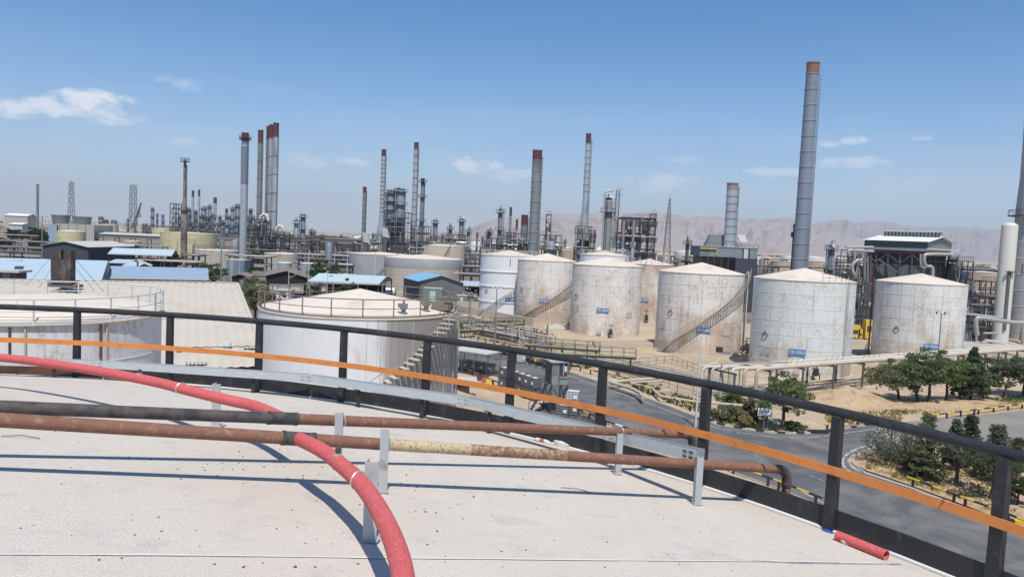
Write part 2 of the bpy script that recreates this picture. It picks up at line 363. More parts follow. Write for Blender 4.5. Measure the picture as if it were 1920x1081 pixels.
def asph_ex(g, p, cc):
    n = g.new('ShaderNodeTexNoise', ins={'Vector': p, 'Scale': .22, 'Detail': 8.0, 'Roughness': .65, 'Distortion': .6}).outputs['Fac']
    cc = g.mix(g.ramp(n, [(.43, 0.0), (.60, .8)]), cc, (.20, .185, .168, 1))
    d = g.new('ShaderNodeTexNoise', ins={'Vector': p, 'Scale': .5, 'Detail': 3.0})
    sv = g.new('ShaderNodeVectorMath', operation='ADD', ins={0: p, 1: d.outputs['Color']}).outputs[0]
    v = g.new('ShaderNodeTexVoronoi', feature='DISTANCE_TO_EDGE', ins={'Vector': sv, 'Scale': .10}).outputs['Distance']
    return g.mix(g.ramp(v, [(.0, .4), (.004, 0.0)]), cc, (.06, .057, .054, 1))
mat('asphalt', (.10, .102, .106), .85, 0, .18, 1.5, bump=.2, bscale=40, extra=asph_ex)
mat('asphalt_old', (.26, .235, .205), .9, 0, .12, .6, extra=asph_ex)
def roof_ex(g, p, cc):
    d = g.new('ShaderNodeTexNoise', ins={'Vector': p, 'Scale': 85.0, 'Detail': 5.0, 'Roughness': .65}).outputs['Fac']
    cc = g.mix(g.ramp(d, [(.53, 0.0), (.62, .36), (.70, .6)]), cc, (.27, .25, .225, 1))
    d = g.new('ShaderNodeTexNoise', ins={'Vector': p, 'Scale': .55, 'Detail': 7.0, 'Roughness': .62}).outputs['Fac']
    cc = g.mix(g.ramp(d, [(.46, 0.0), (.70, .55)]), cc, (.56, .475, .385, 1))
    d = g.new('ShaderNodeTexNoise', ins={'Vector': p, 'Scale': 2.6, 'Detail': 6.0, 'Roughness': .7}).outputs['Fac']
    cc = g.mix(g.ramp(d, [(.52, 0.0), (.74, .6)]), cc, (.40, .38, .35, 1))
    d = g.new('ShaderNodeTexNoise', ins={'Vector': p, 'Scale': 19.0, 'Detail': 3.0}).outputs['Fac']
    return g.mix(g.ramp(d, [(.74, 0.0), (.78, .75)]), cc, (.17, .16, .15, 1))
mat('roof_felt', (.63, .562, .492), .9, 0, .06, 1.3, bump=.3, bscale=90, extra=roof_ex, spec=.15)
mat('mountain_near', (.36, .30, .275), .95, 0, .2, .002, col2=(.27, .21, .185), c2amt=.4, c2scale=.004, spec=.05)
mat('mountain_far', (.31, .25, .23), .95, 0, .2, .0015, spec=.05)
# ================================================================== SETTING
def P2(pts, z): return [Vector((*G(x, y).xy, z)) for x, y in pts]
gm = MB(); n = 96
rings = [0, 15, 40, 90, 160, 260, 420, 700, 1200, 2200, 4500, 8000, 12600]
gm.v = [(0, 60, 0)]
for r in rings[1:]:
    gm.v += [(r * cos(k * 2 * pi / n), 60 + r * sin(k * 2 * pi / n), 0) for k in range(n)]
gm.f = [(0, 1 + k, 1 + (k + 1) % n) for k in range(n)]
for j in range(len(rings) - 2):
    gm.f += [(1 + j * n + k, 1 + (j + 1) * n + k, 1 + (j + 1) * n + (k + 1) % n, 1 + j * n + (k + 1) % n) for k in range(n)]
struct(gm.build('ground', 'sand'))
m = MB(); m.poly([(-260, 212, .003), (-30, 205, .003), (-8, 215, .003), (30, 190, .003), (60, 150, .003), (110, 155, .003), (240, 260, .003), (420, 640, .003), (-480, 760, .003)]); struct(m.build('plant_yard', 'yard'))
m = MB(); m.poly([(-120, 118, .0025), (-40, 96, .0025), (-14, 120, .0025), (-4, 190, .0025), (-260, 211, .0025)]); struct(m.build('works_yard', 'yard'))
# roads (traced on the ground plane)
far_edge = [(700, 592), (800, 618), (880, 640), (960, 664), (1050, 691), (1130, 717), (1220, 748), (1300, 778), (1345, 796), (1400, 805), (1460, 812), (1520, 812), (1570, 806), (1640, 795), (1700, 790)]
near_edge = [(640, 612), (760, 648), (860, 682), (960, 716), (1060, 758), (1130, 792), (1200, 822), (1280, 850), (1370, 881), (1450, 910), (1540, 946), (1640, 990), (1800, 1065), (2000, 1170)]
isl = [(2200, 1120), (1920, 1000), (1800, 952), (1700, 914), (1620, 888), (1596, 876), (1588, 862), (1600, 850), (1640, 838)]
m = MB(); m.poly(P2(far_edge + [(1640, 838), (1600, 850), (1588, 862), (1596, 876), (1620, 888), (1700, 914), (1800, 952), (1920, 1000), (2200, 1120), (2300, 1300)] + near_edge[::-1], .004))
struct(m.build('road', 'asphalt'))
m = MB(); m.poly(P2([(1640, 795), (1700, 790), (1745, 787), (1830, 775), (1920, 765), (2100, 745), (2300, 800), (2100, 838), (1920, 834), (1800, 838), (1700, 842), (1640, 838)], .008))
struct(m.build('side_road', 'asphalt_old'))
def strip(pts, w, z, name, mt, parent=None):
    m = MB(); Q = [G(x, y).xy for x, y in pts]
    for a, b in zip(Q[:-1], Q[1:]):
        t = (b - a).normalized(); nn_ = Vector((-t.y, t.x)) * w / 2; e = t * .02
        m.quad((*(a - nn_ - e), z), (*(b - nn_ + e), z), (*(b + nn_ + e), z), (*(a + nn_ - e), z)); z += .0002
    return m.build(name, mt, parent)
def smooth(pts, k=6):                     # Catmull-Rom through pixel points
    out = []; P = [pts[0]] + list(pts) + [pts[-1]]
    for i in range(1, len(P) - 2):
        for j in range(k):
            t = j / k; q = []
            for a in range(len(P[0])):
                p0, p1, p2, p3 = P[i - 1][a], P[i][a], P[i + 1][a], P[i + 2][a]
                q.append(.5 * (2 * p1 + (p2 - p0) * t + (2 * p0 - 5 * p1 + 4 * p2 - p3) * t * t + (3 * p1 - p0 - 3 * p2 + p3) * t ** 3))
            out.append(tuple(q))
    out.append(tuple(pts[-1])); return out
mk = [strip([(860, 642), (960, 672), (1050, 699), (1130, 725), (1220, 757), (1300, 788), (1345, 802)], .14, .016, 'road_marking', 'marking'),
      strip(smooth([(1345, 802), (1400, 813), (1460, 819), (1520, 820), (1570, 814), (1640, 804)]), .15, .021, 'road_marking', 'marking'),
      strip(smooth([(1640, 832), (1610, 840), (1588, 852), (1580, 866), (1588, 880), (1612, 893)]), .2, .026, 'road_marking', 'marking'),
      strip([(1345, 864), (1420, 889), (1480, 908), (1545, 944), (1575, 968)], .16, .029, 'road_marking', 'marking')]
for a, b in (((1395, 846), (1430, 859)), ((1518, 891), (1545, 902)), ((1270, 803), (1292, 811))):
    mk.append(strip([a, b], .09, .034, 'road_marking', 'marking'))
for o in mk: struct(o)
for pts, nm, mt, z in (([(1000, 770), (1030, 752), (1075, 750), (1110, 768), (1135, 795), (1110, 812), (1060, 806), (1010, 790)], 'oil_stained_ground', 'oil_stain', .012), ([(930, 662), (985, 668), (1060, 688), (1040, 694), (960, 676)], 'oil_stained_ground', 'oil_stain', .013)):
    m = MB(); m.poly(P2(smooth(pts + [pts[0]], 4)[:-1], z)); struct(m.build(nm, mt))
for pts in ([(1205, 668), (1300, 689), (1400, 716)], [(1215, 663), (1300, 682), (1390, 705)], [(1010, 618), (1060, 642), (1150, 650)], [(1440, 735), (1560, 752), (1640, 768)], [(1450, 745), (1560, 762), (1640, 780)]):
    struct(strip(smooth(pts, 6), .35, .006, 'wheel_track', 'sand_track'))
# painted kerb stones round the corner
kp = [G(x, y).xy for x, y in smooth([(1341, 794), (1400, 805), (1460, 812), (1520, 812), (1570, 806), (1640, 795)], 12)]
kr = struct(MB().tube([(*p, .02) for p in kp], .05, 4).build('kerb', 'concrete'))
acc = 0.0; kd = 0; ksrc = {}
for a, b in zip(kp[:-1], kp[1:]):
    acc += (b - a).length
    if acc > .75:
        acc = 0; d = (b - a).normalized(); ang = atan2(d.y, d.x)
        mt = 'kerb_white' if kd % 2 else 'paint_black'
        if mt not in ksrc:
            s_ = MB().hexa([(-.36, -.13, 0), (.36, -.13, 0), (.36, .13, 0), (-.36, .13, 0), (-.35, -.10, .17), (.35, -.10, .17), (.35, .12, .17), (-.35, .12, .17)]).build('kerb_stone', mt, kr)
            ksrc[mt] = s_; o = s_
        else: o = share(ksrc[mt], 'kerb_stone', kr)
        nrm = Vector((-d.y, d.x))
        o.location = (*(a + nrm * .05), -.02 + .02 * random.random()); o.rotation_euler = (0, 0, ang + random.uniform(-.06, .06)); kd += 1
def mound(name, cx, cy, rx, ry, h, mt, seed=0, rot=0.0, nseg=40):
    m = MB(); random.seed(seed); K = 14
    for j in range(K + 1):
        t = j / K
        for i in range(nseg):
            a = i * 2 * pi / nseg; wob = 1 + .18 * mnoise.noise((cos(a) * 1.3 + seed, sin(a) * 1.3, 0))
            x, y = rx * t * cos(a) * wob, ry * t * sin(a) * wob
            z = h * (cos(pi * min(1, t)) * .5 + .5) * (1 + .5 * mnoise.noise((x * .5 + seed, y * .5, 1))) + .12 * mnoise.noise((x * 1.6, y * 1.6, seed)) * (1 - t) - .03
            m.v.append((cx + x * cos(rot) - y * sin(rot), cy + x * sin(rot) + y * cos(rot), z))
    for j in range(K):
        m.f += [(j * nseg + i, (j + 1) * nseg + i, (j + 1) * nseg + (i + 1) % nseg, j * nseg + (i + 1) % nseg) for i in range(nseg)]
    return struct(m.build(name, mt, smooth=True, ang=80))
p = G(1600, 762); mound('earth_mound', p.x, p.y + 2, 7.5, 4.2, 1.7, 'dirt_mound', 3, .3)
p = G(930, 715); mound('earth_bank', p.x - 6.5, p.y - 9, 10, 6, 1.3, 'dirt_mound', 5, -.9)
p = G(1040, 613); mound('gravel_heap', p.x, p.y - 1, 2.6, 1.8, .8, 'concrete', 7)
p = G(1755, 770); mound('planted_bank', p.x + 3, p.y + 3, 15, 5, .5, 'dirt_mound', 9, .35)
# island under the conifers
m = MB(); m.poly(P2([(1604, 872), (1612, 858), (1650, 848), (1720, 850), (1800, 848), (1920, 846), (2150, 870), (2200, 1100), (1920, 992), (1800, 946), (1700, 909), (1625, 884)], .11))
struct(m.build('island', 'dirt_mound'))
kp2 = [G(x, y).xy for x, y in ((1640, 838), (1604, 856), (1598, 868), (1622, 888), (1700, 913), (1800, 951), (1920, 998), (2150, 1090))]
struct(MB().tube([(*p, .05) for p in kp2], .11, 6).build('island_kerb', 'concrete'))
# mountains: ridge lines traced as directions, set back to their real distance
def ridge(name, pts, D, depth, mt, seed):
    A = []
    for x, y in pts:
        r = ray(x, y); A.append((r.x / r.y, r.z / r.y))
    nx, ny = 260, 46; m = MB()
    for i in range(nx + 1):
        u = A[0][0] + (A[-1][0] - A[0][0]) * i / nx; k = 0
        while k < len(A) - 2 and A[k + 1][0] < u: k += 1
        t = (u - A[k][0]) / (A[k + 1][0] - A[k][0]); e = A[k][1] + (A[k + 1][1] - A[k][1]) * t
        for j in range(ny + 1):
            s_ = j / ny; d = D - depth * (1 - s_) if s_ < .9 else D - depth * .1 + (s_ - .9) * depth * 1.5
            x = u * D * (d / D)
            hh = (e * D + HC) * (1 + .05 * mnoise.noise((u * 90 + seed, 0, seed)) + .025 * mnoise.noise((u * 260 + seed, 3, seed)))
            q = min(1, s_ / .9); f = q ** 1.25
            rg = 1 - abs(mnoise.noise((u * 34 + seed + .5 * mnoise.noise((q * 5, u * 20, 2)), q * 2.2, seed))) * 2
            rg2 = 1 - abs(mnoise.noise((u * 95 + seed, q * 6, seed + 4))) * 2
            f = f * (1 + (.42 * (rg - .45) + .22 * (rg2 - .4)) * (1 - q ** 2.5) * 1.5)
            if s_ > .9: f = 1 - (s_ - .9) * 6
            m.v.append((x, d, max(-4, hh * f) if j else -4))
    for i in range(nx):
        m.f += [(i * (ny + 1) + j, (i + 1) * (ny + 1) + j, (i + 1) * (ny + 1) + j + 1, i * (ny + 1) + j + 1) for j in range(ny)]
    return struct(m.build(name, mt, smooth=True, ang=60))
ridge('mountain_range', [(700, 438), (800, 436), (860, 434), (885, 427), (905, 418), (930, 412), (960, 408), (1010, 407), (1045, 403), (1085, 405), (1125, 400), (1150, 403), (1180, 405), (1210, 400),
      (1245, 402), (1290, 410), (1330, 408), (1380, 411), (1420, 413), (1480, 410), (1505, 418), (1540, 428), (1580, 440), (1640, 452), (1720, 468), (1800, 482)], 6200, 2600, 'mountain_near', 1)
ridge('mountain_range', [(1300, 456), (1400, 442), (1470, 430), (1520, 423), (1560, 416), (1590, 415), (1612, 421), (1640, 416), (1662, 418), (1690, 424), (1720, 428), (1780, 427), (1830, 430), (1880, 433), (1950, 440), (2050, 446), (2200, 455)], 10500, 4200, 'mountain_far', 8)
# air
hz = bpy.data.materials.new('haze'); hz.use_nodes = True; g = NG(hz.node_tree); g.n.clear()
pv = g.new('ShaderNodeVolumePrincipled', ins={'Color': (.95, .965, 1.0, 1), 'Density': 1.05e-4, 'Anisotropy': .0})
g.l.new(pv.outputs[0], g.new('ShaderNodeOutputMaterial').inputs['Volume'])
stuff(MB().box((0, 60, 298), (26600, 26600, 610)).build('haze', hz))

# ================================================================== THE TANK UNDERFOOT
TC = Vector((-6.88, -.684)); TR = 12.06; ZE = HC - 2.43; SL = .17
def roof_z(x, y): return ZE + SL * (TR - hypot(x - TC.x, y - TC.y))
def R3(x, y, h=0.0):                      # pixel -> point on the cone, raised h
    d = ray(x, y); t = .8; o = Vector((0, 0, HC))
    f = lambda t: HC + d.z * t - (roof_z(d.x * t, d.y * t) + h)
    while f(t) > 0 and t < 40: t += .02
    lo, hi = t - .02, t
    for _ in range(30):
        mid = (lo + hi) / 2
        if f(mid) > 0: lo = mid
        else: hi = mid
    return d * lo + o
def C3(x, y, r):                          # pixel -> point on the upright cylinder of radius r about the tank axis
    d = ray(x, y); a = d.x ** 2 + d.y ** 2; b = -2 * (d.x * TC.x + d.y * TC.y); c = TC.length_squared - r * r
    t = (-b + sqrt(b * b - 4 * a * c)) / (2 * a); return d * t + Vector((0, 0, HC))
tk = thing('storage_tank', 'large storage tank with pale granular cone roof and black edge railing', 'storage tank', (TC.x, TC.y, 0))
MB().lathe([(TR - .02, 0), (TR - .02, ZE - .02)], (TC.x, TC.y, 0), 96).build('shell', 'tank_white_near', tk, True)
MB().lathe([(TR, ZE - .05), (TR, ZE), (TR - 3, ZE + SL * 3), (TR - 6, ZE + SL * 6), (TR - 9, ZE + SL * 9), (.02, ZE + SL * (TR - .02))], (TC.x, TC.y, 0), 144).build('roof', 'roof_felt', tk, True)
m = MB(); N = 120
m.lathe([(TR - .055, ZE + .004 + .0094), (TR - .055, ZE + .03), (TR - .022, ZE + .03), (TR - .022, ZE + .0)], (TC.x, TC.y, 0), N); m.build('edge_flashing', 'roof_white', tk)
TH = .205
m = MB(); m.lathe([(TR - .018, ZE - .03), (TR - .018, ZE + TH), (TR + .0, ZE + TH), (TR + .0, ZE - .03), (TR - .018, ZE - .03)], (TC.x, TC.y, 0), N); m.build('toe_plate', 'rail_black', tk)
def angpx(x, y, r=TR):
    p = C3(x, y, r); return atan2(p.y - TC.y, p.x - TC.x)
aL, aR = angpx(-260, 700), angpx(205, 700)
m = MB(); m.lathe([(TR - .055, ZE + .0), (TR - .055, ZE + TH + .0), (TR - .03, ZE + TH + .0), (TR - .03, ZE)], (TC.x, TC.y, 0), 24, aR, aL)
o = m.build('toe_plate', 'rust', tk); o['label'] = 'rusty brown bare steel length of toe plate'
# top rail, orange mid rail, posts
ZR = HC - 1.378
def ringpts(r, z, a0, a1, n): return [(TC.x + r * cos(a0 + (a1 - a0) * i / n), TC.y + r * sin(a0 + (a1 - a0) * i / n), z) for i in range(n + 1)]
MB().tube(ringpts(TR, ZR, 0, 2 * pi, N)[:-1], .043, 12, True).build('top_rail', 'rail_black', tk, True)
m = MB(); pr = [(TR - .075, -.038), (TR - .075, .038), (TR - .068, .038), (TR - .068, -.038), (TR - .075, -.038)]
m.lathe([(r, ZE + .555 + z) for r, z in pr], (TC.x, TC.y, 0), N); o = m.build('mid_rail', 'orange', tk); o['label'] = 'flat orange painted mid rail'
hp = C3(1768, 938, TR - .078)
MB().cyl(hp, hp + Vector((.004, -.006, 0)), .02, n=9).build('dark_spot', 'ring_dark', tk)  # small dark disc on the face of the mid rail
pxs = [-45, 146, 320, 487, 645, 801, 959, 1130, 1323, 1566, 1880]
angs = [angpx(x, 400 + .12 * x + 200, TR) for x in pxs]
angs[-1] = angpx(1878, 950); angs[-2] = angpx(1567, 870); angs[-3] = angpx(1323, 790)
st = angs[-1]
while st > angs[0] - 2 * pi + .16: st -= .113; angs.append(st)
psrc = None
for a in angs:
    if psrc is None:
        b = MB(); b.hexa([(-.045, -.047, 0), (-.037, -.047, 0), (-.037, .047, 0), (-.045, .047, 0), (-.045, -.047, 1.0), (-.037, -.047, 1.0), (-.037, .032, 1.0), (-.045, .032, 1.0)])
        b.hexa([(-.037, -.047, 0), (.03, -.047, 0), (.03, -.039, 0), (-.037, -.039, 0), (-.037, -.047, 1.0), (.03, -.047, 1.0), (.03, -.039, 1.0), (-.037, -.039, 1.0)])
        psrc = b.build('rail_post', 'rail_black'); psrc.parent = tk; psrc['_w'] = tk['_w']; o = psrc
    else: o = share(psrc, 'rail_post', tk)
    r_ = TR - .02; o.location = (r_ * cos(a), r_ * sin(a), ZE + .02); o.rotation_euler = (0, 0, a)
# roofing-felt lap seams
def seam(pts, w, h=.006, mt='roof_white', name='lap_seam'):
    m = MB(); Q = [R3(x, y) for x, y in pts]; Z = lambda p, e: Vector((p.x, p.y, roof_z(p.x, p.y) + e))
    out = []
    for a, b in zip(Q[:-1], Q[1:]):
        for k in range(8): out.append(a.lerp(b, k / 8))
    out.append(Q[-1]); random.seed(4)
    for a, b in zip(out[:-1], out[1:]):
        t = (b - a).normalized(); s_ = Vector((-t.y, t.x, 0)) * w * random.uniform(.35, .75)
        m.quad(Z(a - s_, h), Z(b - s_, h), Z(b + s_, h), Z(a + s_, h))
    return m.build(name, mt, tk)
seam([(-80, 1040), (300, 1041), (700, 1046), (1100, 1050), (1500, 1053), (1640, 1056)], .013)
seam([(1380, 1050), (1500, 1056), (1690, 1058)], .007, .007, 'seam_dark')
# two rusty water pipes with red ring pipes, on angle-iron legs
def leg(parent, base, h, w=.07, flip=1, mt='angle_grey', lean=0, yaw=0.0):
    b = MB(); z0 = -.03; t = .007
    b.hexa([(-w / 2, -t, z0), (w / 2, -t, z0), (w / 2, 0, z0), (-w / 2, 0, z0), (-w / 2, -t, h), (w / 2, -t, h), (w / 2, 0, h), (-w / 2, 0, h)])
    x0, x1 = (-w / 2, -w / 2 + t) if flip > 0 else (w / 2 - t, w / 2)
    b.hexa([(x0, 0, z0), (x1, 0, z0), (x1, w * .8, z0), (x0, w * .8, z0), (x0, 0, h), (x1, 0, h), (x1, w * .8, h), (x0, w * .8, h)])
    b.box((0, .02, .012), (w * 1.25, w * 1.1, .006))
    cr, sr = cos(yaw), sin(yaw)
    b.v = [(base.x + x * cr - y * sr, base.y + x * sr + y * cr, base.z + z) for x, y, z in b.v]
    return b.build('support_leg', mt, parent)
def ubolt(parent, p, dirv, r):
    d = Vector(dirv).normalized(); u = Vector((0, 0, 1)); s_ = d.cross(u).normalized(); pts = []
    for k in range(13):
        a = -pi / 2 + pi * 1.35 * k / 12 - .3; pts.append(p + (u * cos(a) + s_ * sin(a)) * (r + .007))
    return MB().tube(pts, .006, 6).build('u_bolt', 'zinc_bolt', parent, True)
def lineX(A, B, x):
    lo, hi = -3., 3.; D = B - A
    def px(p):
        q = p - Vector((0, 0, HC)); dep = q.dot(_F); return 960 + FPX * q.dot(_r) / dep
    for _ in range(50):
        mid = (lo + hi) / 2
        if px(A + D * mid) < x: lo = mid
        else: hi = mid
    return A + D * mid
cz = Vector((0, 0, HC))
def pipeline(label, A, B, xtee, xend, redpx, mats, legs, nub, redleg):
    t = thing('water_pipe', label, 'pipe', (A.x, A.y, roof_z(A.x, A.y)))
    e = (B - A).normalized(); r = .042; T = lineX(A, B, xtee); E_ = lineX(A, B, xend); S = lineX(A, B, -150)
    segs = mats(A, B, T, E_, S)
    for p, q, mt in segs: MB().tube([p, p.lerp(q, .5), q], r, 16).build('pipe_length', mt, t, True)
    MB().cyl(T - e * .09, T + e * .09, r * 1.1, n=18).build('tee', 'burnt_pipe', t, True)
    for k in (-.10, .10): MB().cyl(T + e * (k - .012), T + e * (k + .012), r * 1.16, n=18).build('weld_collar', 'burnt_pipe', t, True)
    # elbow and drop over the edge
    el_ = [E_ + e * (.11 * sin(a)) - Vector((0, 0, .11 * (1 - cos(a)))) for a in [k * pi / 16 for k in range(9)]]
    MB().tube([E_ - e * .03] + el_, r * 1.08, 16).build('elbow', 'burnt_pipe', t, True)
    dn = el_[-1]; MB().tube([dn, dn - Vector((0, 0, .13)), dn - Vector((0, 0, 8.5))], r, 16).build('drop_pipe', 'rust_pipe', t, True)
    MB().cyl(dn - Vector((0, 0, .02)), dn - Vector((0, 0, .05)), r * 1.2, n=16).build('weld_collar', 'burnt_pipe', t, True)
    rp = [T] + redpx; rp = smooth([tuple(p) for p in rp], 8)
    red = MB().tube(rp, r * 1.08, 18).build('ring_pipe', 'red_pipe', t, True); red['label'] = 'red painted curved spray pipe branching from the tee'
    npx, ncol = nub; np_ = min((Vector(p) for p in rp), key=lambda p: (p - npx).length)
    nb = MB().cyl(np_ + Vector((0, 0, r * .8)), np_ + Vector((0, 0, r + .045)), .017, n=12).build('spray_socket', 'burnt_pipe', t, True)
    MB().cyl(np_ + Vector((0, 0, r * .95)), np_ + Vector((0, 0, r + .012)), .026, n=12).build('weld_bead', 'zinc_bolt', nb, True)
    for (b, h, flip) in legs:
        l_ = leg(t, b + Vector((.015, -.05, .006)), h, .06, flip, yaw=.15)
        c = lineX(A, B, 0); k = (b - A).dot(e); pp = A + e * k; ubolt(l_, pp, e, r)
    b, h, w = redleg; l_ = leg(t, b, h, w * .8, 1, yaw=-.1); q = min((Vector(p) for p in rp), key=lambda p: (p.xy - b.xy).length + abs(p.z - b.z - h * .8)); ubolt(l_, q, Vector((.75, -.6, 0)), r)
    return t
def mats_rear(A, B, T, E_, S): return [(S, T, 'burnt_pipe'), (T, lineX(A, B, 1000), 'rust_pipe'), (lineX(A, B, 1000), E_, 'rust_pipe')]
def mats_front(A, B, T, E_, S): return [(S, T, 'rust_pipe'), (T, lineX(A, B, 722), 'rust_pipe'), (lineX(A, B, 722), lineX(A, B, 880), 'peel_pipe'), (lineX(A, B, 880), lineX(A, B, 1060), 'peel_pipe_worn'), (lineX(A, B, 1060), E_, 'rust_pipe')]
def onY(x, y, Y): d = ray(x, y); return d * (Y / d.y) + cz
A1, B1 = onY(716, 832, 5.15), onY(1302, 869, 6.55); A2, B2 = onY(633, 788, 5.64), onY(1157, 809, 7.39)
HR = .345
rearred = [R3(x, y, HR) for x, y in ((478, 761), (430, 750), (388, 740), (340, 728), (293, 716), (200, 698), (100, 682), (0, 670), (-150, 660))]
frontred = [R3(x, y, HR) for x, y in ((590, 836), (615, 851), (640, 871), (668, 896), (698, 934), (722, 976), (742, 1024), (755, 1075), (762, 1135))]
a_ = frontred[-1]; rr_ = hypot(a_.x - TC.x, a_.y - TC.y); aa = atan2(a_.y - TC.y, a_.x - TC.x)
frontred += [Vector((TC.x + rr_ * cos(aa - k * .1), TC.y + rr_ * sin(aa - k * .1), a_.z)) for k in range(1, 9)]
pipeline('long rusty pipe with blackened left length, the farther of two across the tank roof', A2, B2, 530, 1287, rearred, mats_rear,
         [(R3(632, 878), .44, -1), (R3(1155, 888), .42, 1)], (R3(293, 711, HR), 0), (R3(405, 801), .40, .10))
pipeline('long rusty pipe with peeling cream length, the nearer of two across the tank roof', A1, B1, 560, 1462, frontred, mats_front,
         [(R3(716, 921), .45, -1), (R3(1302, 944), .43, 1)], (R3(659, 866, HR), 0), (R3(693, 1016), .45, .095))
# galvanised cable tray along the edge
ct = thing('cable_tray', 'galvanised steel cable channel running along the roof edge railing', 'cable tray', (1.2, 8, ZE))
ky = [(-160, 668, 11.8), (182, 676, 11.82), (574, 702, 11.82), (869, 744, 11.76), (1142, 806, 11.5), (1305, 843, 11.2)]
kpts = [C3(x, y, r) for x, y, r in ky]
for i, (a, b) in enumerate(zip(kpts[:-1], kpts[1:])):
    hgt = .105; dz = Vector((0, 0, hgt)); t = (b - a).normalized(); nrm = Vector((-t.y, t.x, 0)).normalized() * .1
    m = MB(); th = nrm * .03
    m.hexa([a - dz, b - dz, b - dz + th, a - dz + th, a, b, b + th, a + th])
    m.hexa([a - dz + th + Vector((0, 0, .004)), b - dz + th + Vector((0, 0, .004)), b - dz + nrm + Vector((0, 0, .004)), a - dz + nrm + Vector((0, 0, .004)), a - dz + th + Vector((0, 0, .008)), b - dz + th + Vector((0, 0, .008)), b - dz + nrm + Vector((0, 0, .008)), a - dz + nrm + Vector((0, 0, .008))])
    m.hexa([a - dz + nrm, b - dz + nrm, b - dz + nrm + th, a - dz + nrm + th, a + nrm, b + nrm, b + nrm + th, a + nrm + th])
    m.build('channel', 'galv', ct)
    if 0 < i < 5:
        sp = MB(); c = a - t * .0
        for sg in (-1, 1):
            q = a + (t if sg > 0 else (a - kpts[i - 1]).normalized() * -1) * .09
            sp.bar(a - dz / 2 - nrm * .04, q - dz / 2 - nrm * .04, .004, hgt * .92)
        so_ = sp.build('splice_plate', 'galv', ct)
        for sg in (-1, 1):
            for kz in (.25, .75):
                for kx in (.03, .065):
                    q = a + (t if sg > 0 else (a - kpts[i - 1]).normalized() * -1) * kx - dz * kz - nrm * .065
                    MB().box(q, (.012, .006, .008), atan2(t.y, t.x)).build('slot', 'void', so_)
for i, (a, b) in enumerate(zip(kpts[:-1], kpts[1:])):
    for k in ((.35, .75) if i < 3 else ((.2,) if i == 3 else ())):
        q = a.lerp(b, k); f = roof_z(q.x, q.y); h = q.z - .105 - f
        m = MB(); m.box((q.x + .02, q.y + .03, f + h / 2 - .01), (.05, .006, h + .02), .3); m.box((q.x + .02, q.y + .05, f + h - .003), (.14, .12, .006), .3); m.build('bracket', 'rail_black', ct)
t_ = (kpts[-1] - kpts[-2]).normalized(); 
for kz in (.3, .72):
    for kx in (-.06, -.14):
        MB().box(kpts[-1] + t_ * kx - Vector((0, 0, .105 * kz)) - Vector((-t_.y, t_.x, 0)).normalized() * .002, (.045, .006, .013), atan2(t_.y, t_.x)).build('slot', 'void', ct)
# litter on the roof
def litter(pts, name, label, r, mt, n=14, cat='litter', hollow=False):
    a, b = [R3(x, y, r) for x, y in pts]
    o_ = thing(name, label, cat, tuple(a))
    if hollow:
        d = (b - a).normalized(); m = MB().cyl(a, b, r, n=n, caps=False).cyl(a + d * .002, b - d * .002, r * .82, n=n, caps=False)
        for q in (a, b):
            e = Vector((0, 0, 1)); u = d.cross(e).normalized(); w = d.cross(u); k0 = len(m.v)
            m.v += [tuple(q + (u * cos(k * 2 * pi / n) + w * sin(k * 2 * pi / n)) * rr) for rr in (r, r * .8) for k in range(n)]
            m.f += [(k0 + k, k0 + (k + 1) % n, k0 + n + (k + 1) % n, k0 + n + k) for k in range(n)]
        m.build('tube', mt, o_, True)
        MB().cyl(a + d * .03, b - d * .03, r * .8, n=n).build('bore', 'void', o_)
    else: MB().cyl(a, b, r, n=n).build('body', mt, o_, True)
    return o_
litter(((1570, 1003), (1662, 1040)), 'pipe_offcut', 'short red plastic pipe offcut lying against the toe plate', .041, 'red_pipe', 20, 'pipe', True)
def bottle(px, px2, label, capm, labm):
    p = R3(*px, .022); ang = atan2(*((R3(*px2) - p).yx))
    o_ = thing('plastic_bottle', label, 'bottle', tuple(p)); d = Vector((cos(ang), sin(ang), -.05)).normalized()
    prof = [(0, .010), (.02, .022), (.06, .024), (.13, .023), (.16, .020), (.19, .012), (.205, .010)]
    m = MB()
    for (l0, r0), (l1, r1) in zip(prof[:-1], prof[1:]): m.cyl(p + d * l0, p + d * l1, r0, r1, 12, l0 == 0)
    m.build('body', 'clear_plastic', o_, True); MB().cyl(p + d * .205, p + d * .225, .014, n=10).build('cap', capm, o_)
    MB().cyl(p + d * .07, p + d * .125, .0245, n=14, caps=False).build('wrapper', labm, o_, True); return o_
bottle((1577, 1012), (1628, 1033), 'crushed clear bottle with orange wrapper beside the red pipe offcut', 'orange', 'orange')
bottle((1003, 822), (1020, 829), 'clear plastic bottle with red wrapper lying by the edge flashing', 'red_cap', 'nf_red')
def scrap(px, label, mt, s, name, cat, ang=0.0, h=.03, seed=1):
    p = R3(*px, .0); random.seed(seed); m = MB(); o_ = []
    k = 5
    for z in (0, h):
        for i in range(k):
            a = i * 2 * pi / k + ang; q = random.uniform(.6, 1.1); sx, sy = s
            X, Y = cos(a) * sx * q, sin(a) * sy * q; x, y = X * cos(ang) - Y * sin(ang), X * sin(ang) + Y * cos(ang)
            m.v.append((p.x + x, p.y + y, roof_z(p.x + x, p.y + y) - .003 + z * random.uniform(.7, 1.2)))
    m.f = [tuple(range(k))[::-1], tuple(range(k, 2 * k))] + [(i, (i + 1) % k, k + (i + 1) % k, k + i) for i in range(k)]
    return tag(m.build(name, mt), label, cat)
scrap((1553, 997), 'blue plastic scrap lying before the end of the red pipe offcut', 'blue_plastic', (.05, .025), 'plastic_scrap', 'scrap', -.6, .02, 2)
